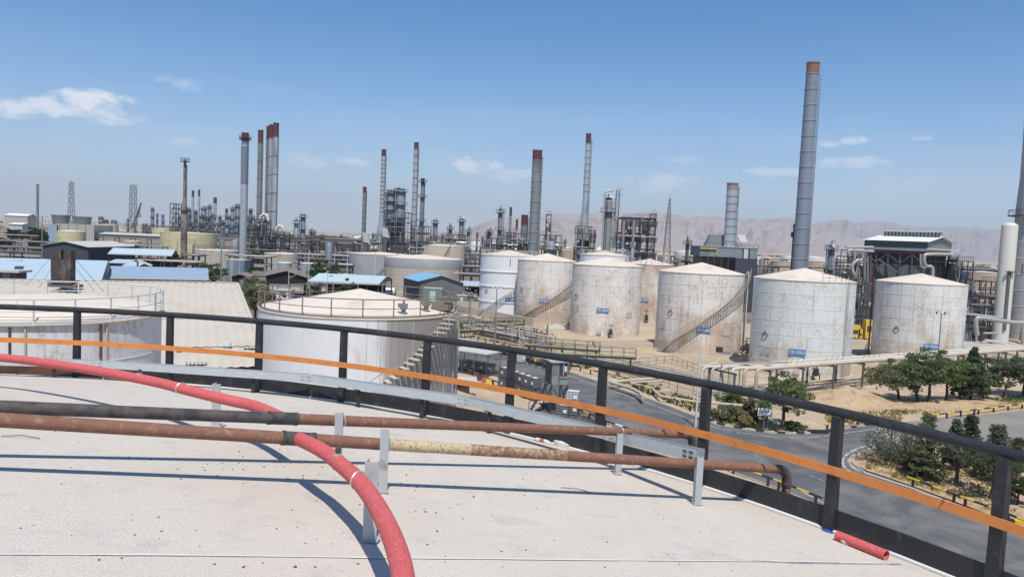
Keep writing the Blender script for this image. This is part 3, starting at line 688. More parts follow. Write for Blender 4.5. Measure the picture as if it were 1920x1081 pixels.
scrap((1632, 1034), 'long folded blue plastic scrap lying along the red pipe offcut', 'blue_plastic', (.09, .022), 'plastic_scrap', 'scrap', -.75, .018, 3)
scrap((1056, 838), 'crumpled pale plastic sheet lying beside the edge flashing', 'clear_plastic', (.13, .05), 'plastic_sheet', 'scrap', -.6, .06, 4)
scrap((507, 733), 'pale broken lump of stone lying by the toe plate', 'concrete', (.055, .05), 'stone', 'stone', .2, .10, 5)
scrap((486, 731), 'dark lump of stone lying at the foot of a rail post', 'wall_grey', (.05, .04), 'stone', 'stone', .2, .09, 6)
scrap((331, 716), 'grey rubble lump under the cable channel by the toe plate', 'wall_brown', (.10, .05), 'stone', 'stone', .2, .07, 7)
for (a, b, lab) in (((1052, 913), (1109, 923), 'thin dry twig lying between the legs of the rusty pipes'), ((2, 817), (75, 821), 'long pale straw lying left of the branching pipes')):
    p, q = R3(*a, .006), R3(*b, .006); tag(MB().tube([p, p.lerp(q, .5) + Vector((0, .01, .012)), q], .004, 5).build('twig', 'grass_dry'), lab, 'twig')
m = MB(); random.seed(11)
for _ in range(240):
    if random.random() < .5: cx, cy = random.choice(((610, 884), (500, 840), (760, 945), (560, 872), (420, 880), (980, 910), (870, 960), (730, 900))); x, y = random.gauss(cx, 45), random.gauss(cy, 14)
    else: x, y = random.uniform(20, 1400), random.uniform(790, 1075)
    p = R3(x, y); 
    if hypot(p.x - TC.x, p.y - TC.y) > TR - .15: continue
    s_ = random.uniform(.0025, .007) * (1.6 if random.random() < .08 else 1)
    m.box((p.x, p.y, p.z + s_ * .3), (s_ * random.uniform(1, 2.4), s_, s_ * .8), random.uniform(0, 3))
o = stuff(m.build('grit', 'wall_brown')); o['label'] = 'scattered dark grit and gravel crumbs on the pale roof'; o['category'] = 'grit'
# ================================================================== STORAGE TANKS
def facing(c):
    n_ = Vector((-c[0], -c[1])).normalized(); r_ = Vector((-n_.y, n_.x)); return n_, r_
def tdir(c, phi):                          # phi: degrees to the right of the side that faces the viewpoint
    n_, r_ = facing(c); a = radians(phi); return n_ * cos(a) + r_ * sin(a)
def text_mesh(body, size, name, mt, parent, M4):
    cu = bpy.data.curves.new('txt', 'FONT'); cu.body = body; cu.size = size; cu.align_x = 'CENTER'; cu.align_y = 'CENTER'; cu.extrude = .004
    ob = bpy.data.objects.new('txt', cu); COL.objects.link(ob); bpy.context.view_layer.update()
    me = bpy.data.meshes.new_from_object(ob); bpy.data.objects.remove(ob); me.name = name
    me.materials.clear(); me.materials.append(MT[mt]); o = bpy.data.objects.new(name, me); COL.objects.link(o); o.parent = parent; o['_w'] = parent['_w']
    o.matrix_local = M4; return o
def frame_at(p, nrm):                      # local x = right, y = up, z = outward normal
    n_ = Vector(nrm).normalized(); up = Vector((0, 0, 1)); x = up.cross(n_).normalized()
    return Matrix(((x.x, up.x, n_.x, p[0]), (x.y, up.y, n_.y, p[1]), (x.z, up.z, n_.z, p[2]), (0, 0, 0, 1)))
def plate(parent, name, p, nrm, w, h, mt, th=.03, label=None):
    M4 = frame_at(p, nrm); m = MB(); m.box((0, 0, 0), (w, h, th)); o = m.build(name, mt); o.parent = parent; o['_w'] = parent['_w']; o.matrix_local = M4
    if label: o['label'] = label
    return o, M4
def stair(parent, c, R, H, p0, p1, z0=0.0, w=.75, treads=True, mt='steel_grey', rust=None, seg=44, frac=1.0, off=.05):
    s = thing if False else None
    n_ = int(seg * frac); pts_in, pts_out, step = [], [], MB()
    rail, post = MB(), MB()
    def at(phi, r, z): d = tdir(c, phi); return Vector((c[0] + d.x * r, c[1] + d.y * r, z))
    for i in range(n_ + 1):
        t = i / seg; phi = p0 + (p1 - p0) * t; z = z0 + (H - z0) * t
        pts_in.append(at(phi, R + off, z)); pts_out.append(at(phi, R + off + w, z))
        dphi = (p1 - p0) / seg * .22
        if treads and i < n_:
            a, b, cc, d = at(phi - dphi, R + off, z), at(phi + dphi, R + off, z), at(phi + dphi, R + off + w, z), at(phi - dphi, R + off + w, z)
            up = Vector((0, 0, .04)); step.hexa([a, b, cc, d, a + up, b + up, cc + up, d + up])
    st = MB()
    for pp in (pts_in, pts_out):
        for a, b in zip(pp[:-1], pp[1:]): st.bar(a - Vector((0, 0, .08)), b - Vector((0, 0, .08)), .03, .12)
    sob = st.build('stair_stringer', mt, parent)
    step.build('stair_treads', mt, sob)
    up = Vector((0, 0, 1.0)); rail.tube([p + up for p in pts_out], .03, 6); rail.tube([p + up * .5 for p in pts_out], .02, 5)
    for p in pts_out[::1]: rail.cyl(p, p + up, .022, n=5)
    rail.build('stair_handrail', mt, sob)
    return sob
def rim_rail(parent, c, R, z, h=1.05, mt='steel_pale', npost=22, r=.028, mids=(.5,), toe=True):
    N = 72; ringp = lambda rr, zz: [(c[0] + rr * cos(k * 2 * pi / N), c[1] + rr * sin(k * 2 * pi / N), zz) for k in range(N)]
    m = MB(); m.tube(ringp(R, z + h), r, 8, True)
    gr = m.build('guard_rail', mt, parent, True)
    for q in mids: MB().tube(ringp(R, z + h * q), r * .75, 6, True).build('mid_rail', mt, gr, True)
    if toe: MB().lathe([(R - .02, z), (R - .02, z + .10), (R + .01, z + .10), (R + .01, z)], (c[0], c[1], 0), N).build('toe_strip', mt, gr)
    for k in range(npost):
        a = (k + .3) * 2 * pi / npost; p = Vector((c[0] + R * cos(a), c[1] + R * sin(a), z)); MB().bar(p - Vector((0, 0, .05)), p + Vector((0, 0, h)), r * 1.9, r * 1.9).build('rail_post', mt, gr)
    return gr
def tank(label, c, R, H, mt, roof='roof_cream', slope=.22, courses=7, sub=None, eave=.07, n=64, group=None, seams=True, dome=False, name='storage_tank', vseam=0, cap=False):
    t = thing(name, label, 'storage tank', (c[0], c[1], 0), group)
    MB().lathe([(R, 0), (R, H)], (c[0], c[1], 0), n).build('shell', mt, t, True)
    if dome: prof = [(R + eave, H - .06), (R + eave, H)] + [(R * cos(a), H + R * slope * sin(a)) for a in [k * pi / 2 / 9 for k in range(10)]][:-1] + [(.02, H + R * slope)]
    else: prof = [(R - .02, H - .07), (R + eave, H - .07), (R + eave, H), (R * .5, H + R * slope * .5), (.02, H + R * slope)]
    ro = MB().lathe(prof, (c[0], c[1], 0), n).build('roof', roof, t, True)
    if cap: MB().lathe([(.35, H + R * slope - .12), (.35, H + R * slope + .22), (.0, H + R * slope + .25)], (c[0], c[1], 0), 12).build('vent', roof, ro, True)
    if seams:
        for k in range(1, courses):
            z = H * k / courses; MB().lathe([(R - .01, z - .035), (R + .022, z - .03), (R + .022, z + .02), (R - .01, z + .035)], (c[0], c[1], 0), n).build('weld_seam', mt, t, True)
    MB().lathe([(R - .01, 0), (R + .28, .0), (R + .28, .13), (R - .01, .16)], (c[0], c[1], 0), n).build('base_ring', 'concrete_beige', t)
    return t
def at(c, phi, r, z): d = tdir(c, phi); return Vector((c[0] + d.x * r, c[1] + d.y * r, z))
def tank_sign(t, c, R, phi, z, txt, w=2.05, h=.72, mt='sign_blue'):
    d = tdir(c, phi); o, M4 = plate(t, 'number_plate', Vector((d.x * (R + .09), d.y * (R + .09), z)), (d.x, d.y, 0), w, h, mt, .03)
    if txt: text_mesh(txt, min(h * .82, w * .262), 'lettering', 'sign_white', o, Matrix.Translation((0, 0, .017)))
def hazard(t, c, R, phi, z, s=.95):
    s *= .68
    d = tdir(c, phi); p = Vector((d.x * (R + .06), d.y * (R + .06), z)); o, M4 = plate(t, 'hazard_diamond', p, (d.x, d.y, 0), s * 1.06, s * 1.06, 'paint_black', .02)
    o.matrix_local = M4 @ Matrix.Rotation(pi / 4, 4, 'Z')
    q = s / 4
    for x, y, mt in ((-q, -q, 'sign_white'), (q, -q, 'nf_yellow'), (q, q, 'nf_red'), (-q, q, 'nf_blue')):
        f = MB().box((x, y, .016), (s * .47, s * .47, .012)).build('hazard_field', mt); f.parent = o; f['_w'] = o['_w']
        tx = {'nf_red': '3', 'nf_yellow': '1', 'nf_blue': '1'}.get(mt)
        if tx:
            mtx = 'sign_white'; text_mesh(tx, s * .34, 'numeral', mtx, o, Matrix.Translation((x, y, .027)) @ Matrix.Rotation(-pi / 4, 4, 'Z'))
def patchp(t, c, R, phi, z, w, h): d = tdir(c, phi); plate(t, 'paint_patch', Vector((d.x * (R + .035), d.y * (R + .035), z)), (d.x, d.y, 0), w, h, 'patch', .02)
def manhole(t, c, R, phi, z=.9):
    d = tdir(c, phi); p = at(c, phi, R, z); dd = Vector((d.x, d.y, 0))
    m = MB().cyl(p - dd * .05, p + dd * .22, .36, n=18).cyl(p + dd * .22, p + dd * .29, .46, n=18); o = m.build('manhole', 'tank_white_c', t, True)
    MB().cyl(p + dd * .29, p + dd * .32, .3, n=14).build('cover', 'seam', o, True)
def valve(t, c, R, phi, z=.8, s=1.0):
    p = at(c, phi, R, z); d = Vector((*tdir(c, phi), 0)); m = MB()
    m.cyl(p - d * .1, p + d * 1.1 * s, .16 * s, n=10).cyl(p + d * .45 * s, p + d * .52 * s, .28 * s, n=10).cyl(p + d * .85 * s, p + d * .92 * s, .28 * s, n=10)
    m.box(p + d * .69 * s + Vector((0, 0, .25 * s)), (.42 * s, .42 * s, .55 * s)).cyl(p + d * .69 * s + Vector((0, 0, .5 * s)), p + d * .69 * s + Vector((0, 0, 1.25 * s)), .05 * s, n=6)
    o = m.build('inlet_valve', 'frame_dark', t)
    MB().tube([p + d * .69 * s + Vector((.32 * s * cos(k * pi / 5), .32 * s * sin(k * pi / 5), 1.15 * s)) for k in range(10)], .03 * s, 5, True).build('hand_wheel', 'frame_dark', o)
    for k in (-.6, .6):
        q = at(c, phi + 6 * k, R, 0); MB().bar(q + d * .9 * s, q + d * .9 * s + Vector((0, 0, z)), .1, .1).build('valve_stand', 'frame_dark', t)
R0, H0 = 6.15, 12.1
# seven white tanks
cs = {'T1': (-.8, 154.3), 'T2': (6.6, 145.4), 'T3': (16.7, 132.0), 'T4': (28.8, 158.0), 'T5': (29.0, 114.8), 'T6': (38.9, 99.6), 'T7': (61.6, 112.6), 'T8': (20.5, 168)}
t = tank('clean white tank with bold ring bands, railed roof edge and wide stair', cs['T1'], 5.95, 12.5, 'tank_clean', slope=.18, courses=4)
stair(t, cs['T1'], 5.95, 12.5, -66, 95, w=.9, mt='steel_pale'); rim_rail(t, cs['T1'], 5.9, 12.5, .95, 'pipe_white', 24, .035)
for k in (3.2, 6.3, 9.3): MB().lathe([(5.94, k - .1), (6.1, k - .1), (6.1, k + .08), (5.94, k + .1)], (*cs['T1'], 0), 64).build('ring_band', 'tank_clean', t, True)
tank_sign(t, cs['T1'], 5.95, 4, 3.9, 'TK-5067', 1.9, .8); hazard(t, cs['T1'], 5.95, -47, 5.2)
for a_ in (2, 22, 30):
    d = tdir(cs['T1'], a_); o, _m = plate(t, 'rust_run', Vector((d.x * 5.965, d.y * 5.965, 11.2)), (d.x, d.y, 0), .14, 1.5, 'rust', .02); o['label'] = 'rusty run-off streak below the roof edge'
t = tank('white tank with rust-washed lower right side, second in the row from the clean white tank', cs['T2'], 5.7, H0, 'tank_white_b', slope=.235)
stair(t, cs['T2'], 5.7, H0, -66, 120, mt='wall_tan'); tank_sign(t, cs['T2'], 5.7, -2, 4.6, 'TK-5065', 1.75); hazard(t, cs['T2'], 5.7, -53, 6.4); patchp(t, cs['T2'], 5.7, -50, 4.8, .9, .9); patchp(t, cs['T2'], 5.7, 42, 3.4, 1.1, .9)
t = tank('streaked white tank with manhole and valve at its foot, reading TK-5064', cs['T3'], R0, H0, 'tank_white_c', slope=.225)
stair(t, cs['T3'], R0, H0, -93, -260, mt='wall_tan'); tank_sign(t, cs['T3'], R0, -4, 4.55, 'TK-5064'); hazard(t, cs['T3'], R0, -57, 6.5); patchp(t, cs['T3'], R0, -52, 4.4, 1.0, 1.0); patchp(t, cs['T3'], R0, 42, 3.9, 1.2, 1.0); manhole(t, cs['T3'], R0, -8); valve(t, cs['T3'], R0, 9, .9, 1.1)
t = tank('heavily rust-stained tank half hidden between two streaked white tanks', cs['T4'], 5.2, 11.9, 'tank_white_d', slope=.21, courses=3)
rim_rail(t, cs['T4'], 5.1, 11.9, .9, 'frame_grey', 14, .03, toe=False); tank_sign(t, cs['T4'], 5.2, -8, 4.6, 'TK-5069', 1.9); valve(t, cs['T4'], 5.2, 0, .9, 1.4)
t = tank('cone-roofed tank with white edge railing peeping over the white tank row', cs['T8'], 5.6, 13.2, 'tank_clean', slope=.16)
rim_rail(t, cs['T8'], 5.5, 13.2, 1.0, 'pipe_white', 18, .035)
t = tank('streaked white tank crossed by a long rising stair, reading TK-5063', cs['T5'], 6.45, H0, 'tank_white_e', slope=.235)
stair(t, cs['T5'], 6.45, H0, -53, 84, mt='wall_tan', w=.8); tank_sign(t, cs['T5'], 6.45, 7, 3.9, 'TK-5063', 2.0, .75); hazard(t, cs['T5'], 6.45, -40, 6.0, 1.0); patchp(t, cs['T5'], 6.45, -53, 4.1, 1.1, 1.1); patchp(t, cs['T5'], 6.45, 38, 3.7, 1.3, 1.1); valve(t, cs['T5'], 6.45, 78, .9, 1.1); valve(t, cs['T5'], 6.45, 92, .9, 1.3)
for k, r_ in ((84, .06), (88, .22), (95, .05)): MB().cyl(at(cs['T5'], k, 6.45 + .35, 0), at(cs['T5'], k, 6.8, 12.6), r_, n=8).build('riser_pipe', 'pipe_white' if r_ > .1 else 'frame_brown', t)
t = tank('greenish-white tank behind the raised pipes, reading TK-5062', cs['T6'], 6.4, 12.3, 'tank_white_f', slope=.235)
stair(t, cs['T6'], 6.4, 12.3, -92, -250, mt='wall_tan'); tank_sign(t, cs['T6'], 6.4, -2, 3.25, 'TK-5062', 2.0, .8); hazard(t, cs['T6'], 6.4, -42, 4.9, 1.15); patchp(t, cs['T6'], 6.4, -40, 2.9, 1.5, .9); valve(t, cs['T6'], 6.4, 17, .9, 1.2); manhole(t, cs['T6'], 6.4, -1)
m = MB(); c_ = cs['T6']
for k in range(40):
    a, b = at(c_, 52, 6.62, .3 + k * .3), at(c_, 55, 6.62, .3 + k * .3); m.cyl(a, b, .02, n=4)
for k in (52, 55): m.cyl(at(c_, k, 6.62, 0), at(c_, k, 6.62, 12.6), .03, n=5)
m.build('ladder', 'pipe_silver', t)
m = MB()
for k in range(9): m.cyl(at(c_, 20 + k * 8, 6.3, 12.3), at(c_, 20 + k * 8, 6.3, 13.3), .025, n=5)
for z in (12.8, 13.3): m.tube([at(c_, 20 + k * 8, 6.3, z) for k in range(9)], .025, 5)
m.build('guard_rail', 'frame_dark', t)
t = tank('white tank with riser pipes up its left side behind the floodlight pole, reading TK-5066', cs['T7'], 6.15, H0, 'tank_white_g', slope=.22)
tank_sign(t, cs['T7'], 6.15, 18, 3.2, 'TK-5066', 1.95, .75); hazard(t, cs['T7'], 6.15, -26, 5.2, 1.0)
stair(t, cs['T7'], 6.15, H0, -88, -260, mt='wall_tan')
for k in (-84, -78, -90): MB().cyl(at(cs['T7'], k, 6.5, 0), at(cs['T7'], k, 6.5, 12.4), .09, n=8).build('riser_pipe', 'rust', t)
# two nearer railed tanks
cA = (-23.6, 37.3)
t = tank('rust-streaked tank with low domed roof and pale railing, beside the pale corrugated roof', cA, 5.5, 11.35, 'tank_white_rusty', slope=.13, eave=.16, dome=True, courses=6)
rim_rail(t, cA, 5.55, 11.38, 1.05, 'steel_pale', 22, .033)
for k in (-12, -6, 25, 28): MB().cyl(at(cA, k, 5.54, 3), at(cA, k, 5.54, 11.2), .05, n=6).build('rust_stained_pipe', 'rust' if k in (-12, 25) else 'pipe_cream', t)
MB().tube([at(cA, -18, 3.2, 11.9), at(cA, -16, 3.2, 12.3), at(cA, 0, 3.6, 12.25), at(cA, 6, 4.2, 11.7)], .02, 5).build('roof_pipe', 'steel_pale', t)
cB = (-9.6, 47.2)
t = tank('white tank with railed cone roof and outside steps, in the gap between sheds and road', cB, 6.1, 11.2, 'tank_brown_side', slope=.20, eave=.05, courses=1, seams=False)
rim_rail(t, cB, 6.08, 11.22, 1.05, 'roof_brown', 22, .033)
# steps one by one
sob = None; N_ = 30
for i in range(N_):
    ph = 53 - (N_ - 1 - i) * 2.75; z = 11.0 - (N_ - 1 - i) * .235; d = tdir(cB, ph)
    a, b = at(cB, ph - 1.25, 6.15, z), at(cB, ph + 1.25, 6.15, z); c2, d2 = at(cB, ph + 1.25, 7.0, z), at(cB, ph - 1.25, 7.0, z); up = Vector((0, 0, .05))
    MB().hexa([a, b, c2, d2, a + up, b + up, c2 + up, d2 + up]).build('step', 'roof_pale', t)
    MB().bar(at(cB, ph + 1.25, 7.0, z), at(cB, ph + 1.25, 7.0, z - .235), .04, .05).build('step_riser', 'roof_brown', t)
hr = [at(cB, 53 - (N_ - 1 - i) * 2.75, 7.0, 11.9 - (N_ - 1 - i) * .235) for i in range(N_)]
o = MB().tube(hr, .02, 6).build('stair_handrail', 'steel_grey', t)
for i in range(0, N_, 3): MB().cyl(hr[i] - Vector((0, 0, .9)), hr[i], .02, n=5).build('baluster', 'steel_pale', o)
pl = at(cB, 62, 6.6, 11.1)
MB().box(pl, (1.6, 1.5, .06), .9).build('landing', 'roof_brown', t)
for dx in (-.75, .75):
    for dy in (-.75, .75): MB().cyl(pl + Vector((dx, dy, 0)), pl + Vector((dx, dy, 1.15)), .03, n=5).build('landing_post', 'roof_brown', t)
for k in (68, 76, 84, 92, 99): MB().cyl(at(cB, k, 6.25, 0), at(cB, k, 6.25, 11.0), .07 if k % 3 else .11, n=7).build('riser_pipe', 'pipe_silver', t)
q = at(cB, 97, 6.7, 10.6); MB().cyl(q + Vector((-.35, 0, 0)), q + Vector((.35, -.1, .05)), .22, n=10).build('pressure_vent', 'steel_pale', t)
for (ph, r_, s_, lab) in ((28, 5.3, 1.0, 'roof_nozzle'), (50, 5.1, 1.1, 'roof_nozzle')):
    q = at(cB, ph, r_, 11.2 + .2 * (6.1 - r_)); m = MB().cyl(q, q + Vector((0, 0, .32 * s_)), .13 * s_, n=10).cyl(q + Vector((0, 0, .3 * s_)), q + Vector((0, 0, .38 * s_)), .22 * s_, n=10).box(q + Vector((-.05, 0, .5 * s_)), (.55 * s_, .25 * s_, .22 * s_)).cyl(q + Vector((0, 0, .55 * s_)), q + Vector((0, 0, .78 * s_)), .07 * s_, n=8)
    m.build(lab, 'steel_grey' if ph < 40 else 'roof_brown', t)
rng = random.Random(5); m = MB(); q = at(cB, 66, 5.2, 11.35)
for k in range(12):
    a = q + Vector((rng.uniform(-.3, 1.2), rng.uniform(-.7, .9), rng.uniform(0, .9))); b = a + rng.choice((Vector((.7, 0, 0)), Vector((0, .7, 0)), Vector((0, 0, .5)))); m.cyl(a, b, .05, n=6)
m.box(q + Vector((.2, .2, .3)), (1.2, 1.0, .5)); m.build('roof_valve_gear', 'roof_brown', t)
for ph in (4, 16, 30, 57): 
    MB().bar(at(cB, ph, 6.115, 2), at(cB, ph, 6.115, 11.0), .03, .015).build('plate_seam', 'seam', t)
# dike wall round the tank farm
m = thing('containment_dike', 'low beige concrete dike wall beside the clean white tank', 'wall', tuple(G(960, 600)))
wp = [(860, 571), (905, 577), (960, 586), (985, 604)]
for a, b in (((850, 583), (1000, 612)), ((850, 577), (900, 578))):
    p, q = G(*a), G(*b); MB().bar(p + Vector((0, 0, .75)), q + Vector((0, 0, .75)), .35, 1.5).build('wall_panel', 'concrete_beige', m)
p, q = G(1060, 652), G(1222, 660)
m = thing('concrete_channel', 'long pale concrete trough between tank bases and green walkway', 'channel', tuple(p))
for k in range(3):
    dv = Vector((0, 1.5 * k, 0)); MB().bar(G(1115, 652) + dv + Vector((0, 0, .35)), G(1224, 651) + dv + Vector((0, 0, .35)), .5, .7).build('trough_side', 'concrete_beige', m)
# ================================================================== TREES
def leaves(rng, clumps, mt, name, parent, size, per):
    vs, fs = [], []; ox, oy, oz = parent['_w']
    for (c, r) in clumps:
        for _ in range(per):
            d = Vector((rng.gauss(0, 1), rng.gauss(0, 1), rng.gauss(0, 1))).normalized() * (rng.random() ** .45)
            p = Vector((c[0] + d.x * r[0], c[1] + d.y * r[1], c[2] + d.z * r[2]))
            a = Vector((rng.gauss(0, 1), rng.gauss(0, 1), rng.gauss(0, .7))).normalized(); b = a.cross(Vector((rng.gauss(0, 1), rng.gauss(0, 1), rng.gauss(0, 1)))).normalized()
            s = size * rng.uniform(.55, 1.25); a = a * s; b = b * s * .55; k = len(vs)
            for q in (p - a, p - b, p + a, p + b): vs.append((q.x - ox, q.y - oy, q.z - oz))
            fs.append((k, k + 1, k + 2, k + 3))
    me = bpy.data.meshes.new(name); me.from_pydata(vs, [], fs); me.materials.append(MT[mt]); me.update()
    o = bpy.data.objects.new(name, me); COL.objects.link(o); o.parent = parent; o['_w'] = parent['_w']; return o
def tree(label, base, h, w, kind='broad', mt='leaf_mid', seed=0, trunk=.28, lean=(0, 0), dens=1.0, name='tree', group=None, leaf=.17):
    rng = random.Random(seed); b = Vector(base); b.z = max(b.z, 0); t = thing(name, label, 'tree' if name == 'tree' else 'shrub', tuple(b), group)
    cl = []; tm = MB(); r0 = .02 * h + .04
    top = b + Vector((lean[0], lean[1], h * (.9 if kind != 'broad' else .72)))
    tm.tube([b - Vector((0, 0, .1)), b.lerp(top, .3) + Vector((rng.uniform(-.08, .08) * h * .3, 0, 0)), b.lerp(top, .65), top], r0, 7, rs=[r0 * 1.2, r0, r0 * .65, r0 * .2])
    if kind == 'broad':
        cz_ = h * (trunk + (1 - trunk) * .5); rz = h * (1 - trunk) * .5
        for k in range(int(34 * dens)):
            d = Vector((rng.gauss(0, 1), rng.gauss(0, 1), rng.gauss(0, .8))).normalized() * (.35 + .72 * rng.random())
            c = b + Vector((d.x * w / 2 + lean[0], d.y * w / 2 + lean[1], cz_ + d.z * rz)); rr = w * rng.uniform(.07, .17)
            cl.append((c, (rr, rr, rr * .55)))
        for k in range(7):
            c = cl[k * 3 % len(cl)][0]; s = b.lerp(top, rng.uniform(.3, .8)); tm.tube([s, s.lerp(c, .5) + Vector((0, 0, .15)), c], r0 * .4, 5, rs=[r0 * .5, r0 * .3, r0 * .1])
        per = 66
    elif kind == 'cone':
        for k in range(int(60 * dens)):
            f = rng.random() ** 1.25; z = h * (trunk + (1 - trunk) * f); rad = w / 2 * (1 - f) ** .8 * rng.uniform(.5, 1.0); a = rng.uniform(0, 2 * pi)
            c = b + Vector((cos(a) * rad + lean[0] * f, sin(a) * rad + lean[1] * f, z)); rr = w * rng.uniform(.07, .13) * (1.15 - f * .6)
            cl.append((c, (rr * 1.2, rr * 1.2, rr * .8)))
        per = 60
    elif kind == 'pine':                    # spruce-like tiers with gaps
        for k in range(int(15 * dens)):
            f = k / (15 * dens); z = h * (trunk + (1 - trunk) * f)
            for j in range(7):
                a = rng.uniform(0, 2 * pi); rad = w / 2 * (1 - f * .88) * rng.uniform(.35, .95)
                c = b + Vector((cos(a) * rad, sin(a) * rad, z - rad * .18 + rng.uniform(-.1, .1) * h * .2)); cl.append((c, (w * .11, w * .11, w * .055)))
                if j % 2: tm.tube([b + Vector((0, 0, z)), c], r0 * .15, 4)
        per = 42
    else:                                   # shrub
        for k in range(int(20 * dens)):
            a = rng.uniform(0, 2 * pi); rad = w / 2 * sqrt(rng.random()) * .85; z = h * rng.uniform(.12, .85) * (1 - (rad / (w / 2)) ** 2 * .5)
            cl.append((b + Vector((cos(a) * rad, sin(a) * rad, z)), (w * .14, w * .14, h * .17)))
        for k in range(6):
            c = cl[k][0]; tm.tube([b - Vector((0, 0, .05)), b.lerp(c, .5) + Vector((0, 0, .1)), c], r0 * .4, 4, rs=[r0 * .5, r0 * .3, r0 * .1])
        per = 90
    tm.build('trunk', 'bark', t, True); leaves(rng, cl, mt, 'crown', t, leaf, int(per * 1.0)); return t
def grass(name, label, polys, mt, n, h, seed=0, z=0.0):
    rng = random.Random(seed); vs, fs = [], []
    for poly in polys:
        a, b, c, d = [G(*q) for q in poly]; ar = abs((c - a).cross(d - b).z) / 2
        for _ in range(min(n, int(ar * 13))):
            u, v = rng.random(), rng.random(); p = a.lerp(b, u).lerp(d.lerp(c, u), v); 
            if mnoise.noise((p.x * .6, p.y * .6, seed)) < -.12 and rng.random() < .8: continue
            for _k in range(3):
                q = p + Vector((rng.uniform(-.15, .15), rng.uniform(-.15, .15), z)); t_ = Vector((rng.uniform(-.5, .5), rng.uniform(-.5, .5), 1)) * h * rng.uniform(.4, 1.2); w_ = Vector((rng.uniform(-1, 1), rng.uniform(-1, 1), 0)).normalized() * .06
                k = len(vs); vs += [q - w_, q + w_, q + t_ + w_ * .3, q + t_ - w_ * .3]; fs.append((k, k + 1, k + 2, k + 3))
    m = MB(); m.v = [tuple(v) for v in vs]; m.f = fs; o = stuff(m.build(name, mt)); o['label'] = label; o['category'] = 'grass'; return o
# row beyond the side road
TB = [((1686, 752), 4.6, 6.4, 'leaf_olive', 'leaning olive-green tree at the end of the row, its shade on the earth mound', (-.9, 0)),
      ((1722, 757), 5.4, 5.8, 'leaf_mid', 'tree with thin forked trunk right of the leaning olive-green tree', (-.5, .5)),
      ((1738, 760), 6.0, 5.2, 'leaf_mid', 'taller tree with slanting trunk in the row above the yellow barrier', (.3, .3)),
      ((1773, 755), 5.4, 5.4, 'leaf_mid', 'bushy tree with straight short trunk left of the tall cypress', (0, .2)),
      ((1880, 744), 5.0, 5.8, 'leaf_grey', 'grey-green windswept tree right of the tall cypress', (1.0, .2)),
      ((1918, 742), 5.2, 4.8, 'leaf_mid', 'green tree right of the grey-green windswept tree', (.2, 0)),
      ((1842, 747), 3.4, 3.0, 'leaf_mid', 'low tree with spreading stems tucked under the tall cypress', (.2, 0))]
for i, (px, h, w, mt, lab, ln) in enumerate(TB): tree(lab, G(*px), h, w, 'broad', mt, 20 + i, .27, ln, 1.7)
tree('tall dark pointed cypress standing in the row of trees', G(1820, 751), 6.0, 3.6, 'cone', 'leaf_dark', 31, .16, (0, 0), 2.4)
tree('slim pointed cypress close to the tall dark cypress', G(1800, 752), 4.2, 1.8, 'cone', 'leaf_dark', 32, .2, (0, 0), .9)
# island
IS = [((1668, 868), 3.0, 3.1, 'shrub', 'leaf_grey', 'big round grey-green bush at the tip of the island', 'shrub'),
      ((1706, 872), 2.6, 2.0, 'shrub', 'leaf_olive', 'thin olive bush between the round bush and the slim pine', 'shrub'),
      ((1733, 903), 4.6, 1.9, 'pine', 'leaf_olive', 'slim open pine with bare lower trunk behind the island barrier', 'tree'),
      ((1792, 912), 3.6, 2.5, 'broad', 'leaf_grey', 'dark pine with two bare trunks behind the island barrier', 'tree'),
      ((1815, 880), 3.9, 1.7, 'pine', 'leaf_dark', 'dense drooping fir right of the two-trunked dark pine', 'tree'),
      ((1787, 884), 3.7, 1.4, 'pine', 'leaf_grey', 'narrow young fir close to the dense drooping fir', 'tree'),
      ((1858, 938), 3.7, 2.3, 'broad', 'leaf_dark', 'dark green tree with fluted trunk beside the last railing post', 'tree'),
      ((1864, 905), 3.9, 2.1, 'pine', 'leaf_grey', 'blue-green spruce rising behind the dark green tree', 'tree'),
      ((1905, 900), 2.7, 1.9, 'cone', 'leaf_grey', 'grey-green conifer right of the blue-green spruce', 'tree'),
      ((1912, 862), 1.9, 1.5, 'shrub', 'leaf_light', 'fresh green shrub near the side road edge', 'shrub'),
      ((1908, 948), 1.5, 1.4, 'broad', 'leaf_dark', 'small dark round sapling near the striped kerb end', 'tree'),
      ((1725, 888), 1.6, 1.8, 'shrub', 'leaf_brown', 'low half-dry shrub at the foot of the slim pine', 'shrub')]
for i, (px, h, w, k, mt, lab, nm) in enumerate(IS): tree(lab, Vector((*G(*px).xy, .1)), h * 1.1, w * 1.5, k, mt, 50 + i, .12 if k != 'broad' else .36, (0, 0), 1.3, nm, leaf=.095)
# corner by the sign
tree('leafy green tree behind the small white road sign', G(1464, 806), 5.0, 4.8, 'broad', 'leaf_mid', 70, .25, (.3, .2), 1.4)
CR = [((1352, 790), 1.6, 2.4, 'leaf_olive', 'olive shrub at the start of the striped kerb'), ((1380, 792), 1.9, 2.6, 'leaf_olive', 'dense olive shrub left of the white road sign'),
      ((1412, 790), 2.2, 2.4, 'leaf_brown', 'half-dry brown shrub close behind the white road sign'), ((1400, 800), 1.2, 1.8, 'grass_dry', 'straw-coloured dry bush in front of the half-dry shrub'),
      ((1490, 806), .9, 2.2, 'leaf_mid', 'low green shrub under the leafy tree by the kerb'), ((1372, 760), 1.4, 2.0, 'leaf_light', 'light green shrub under the end of the raised pipes')]
for i, (px, h, w, mt, lab) in enumerate(CR): tree(lab, G(*px), h, w, 'shrub', mt, 80 + i, .1, (0, 0), 1.0, 'shrub', leaf=.12)
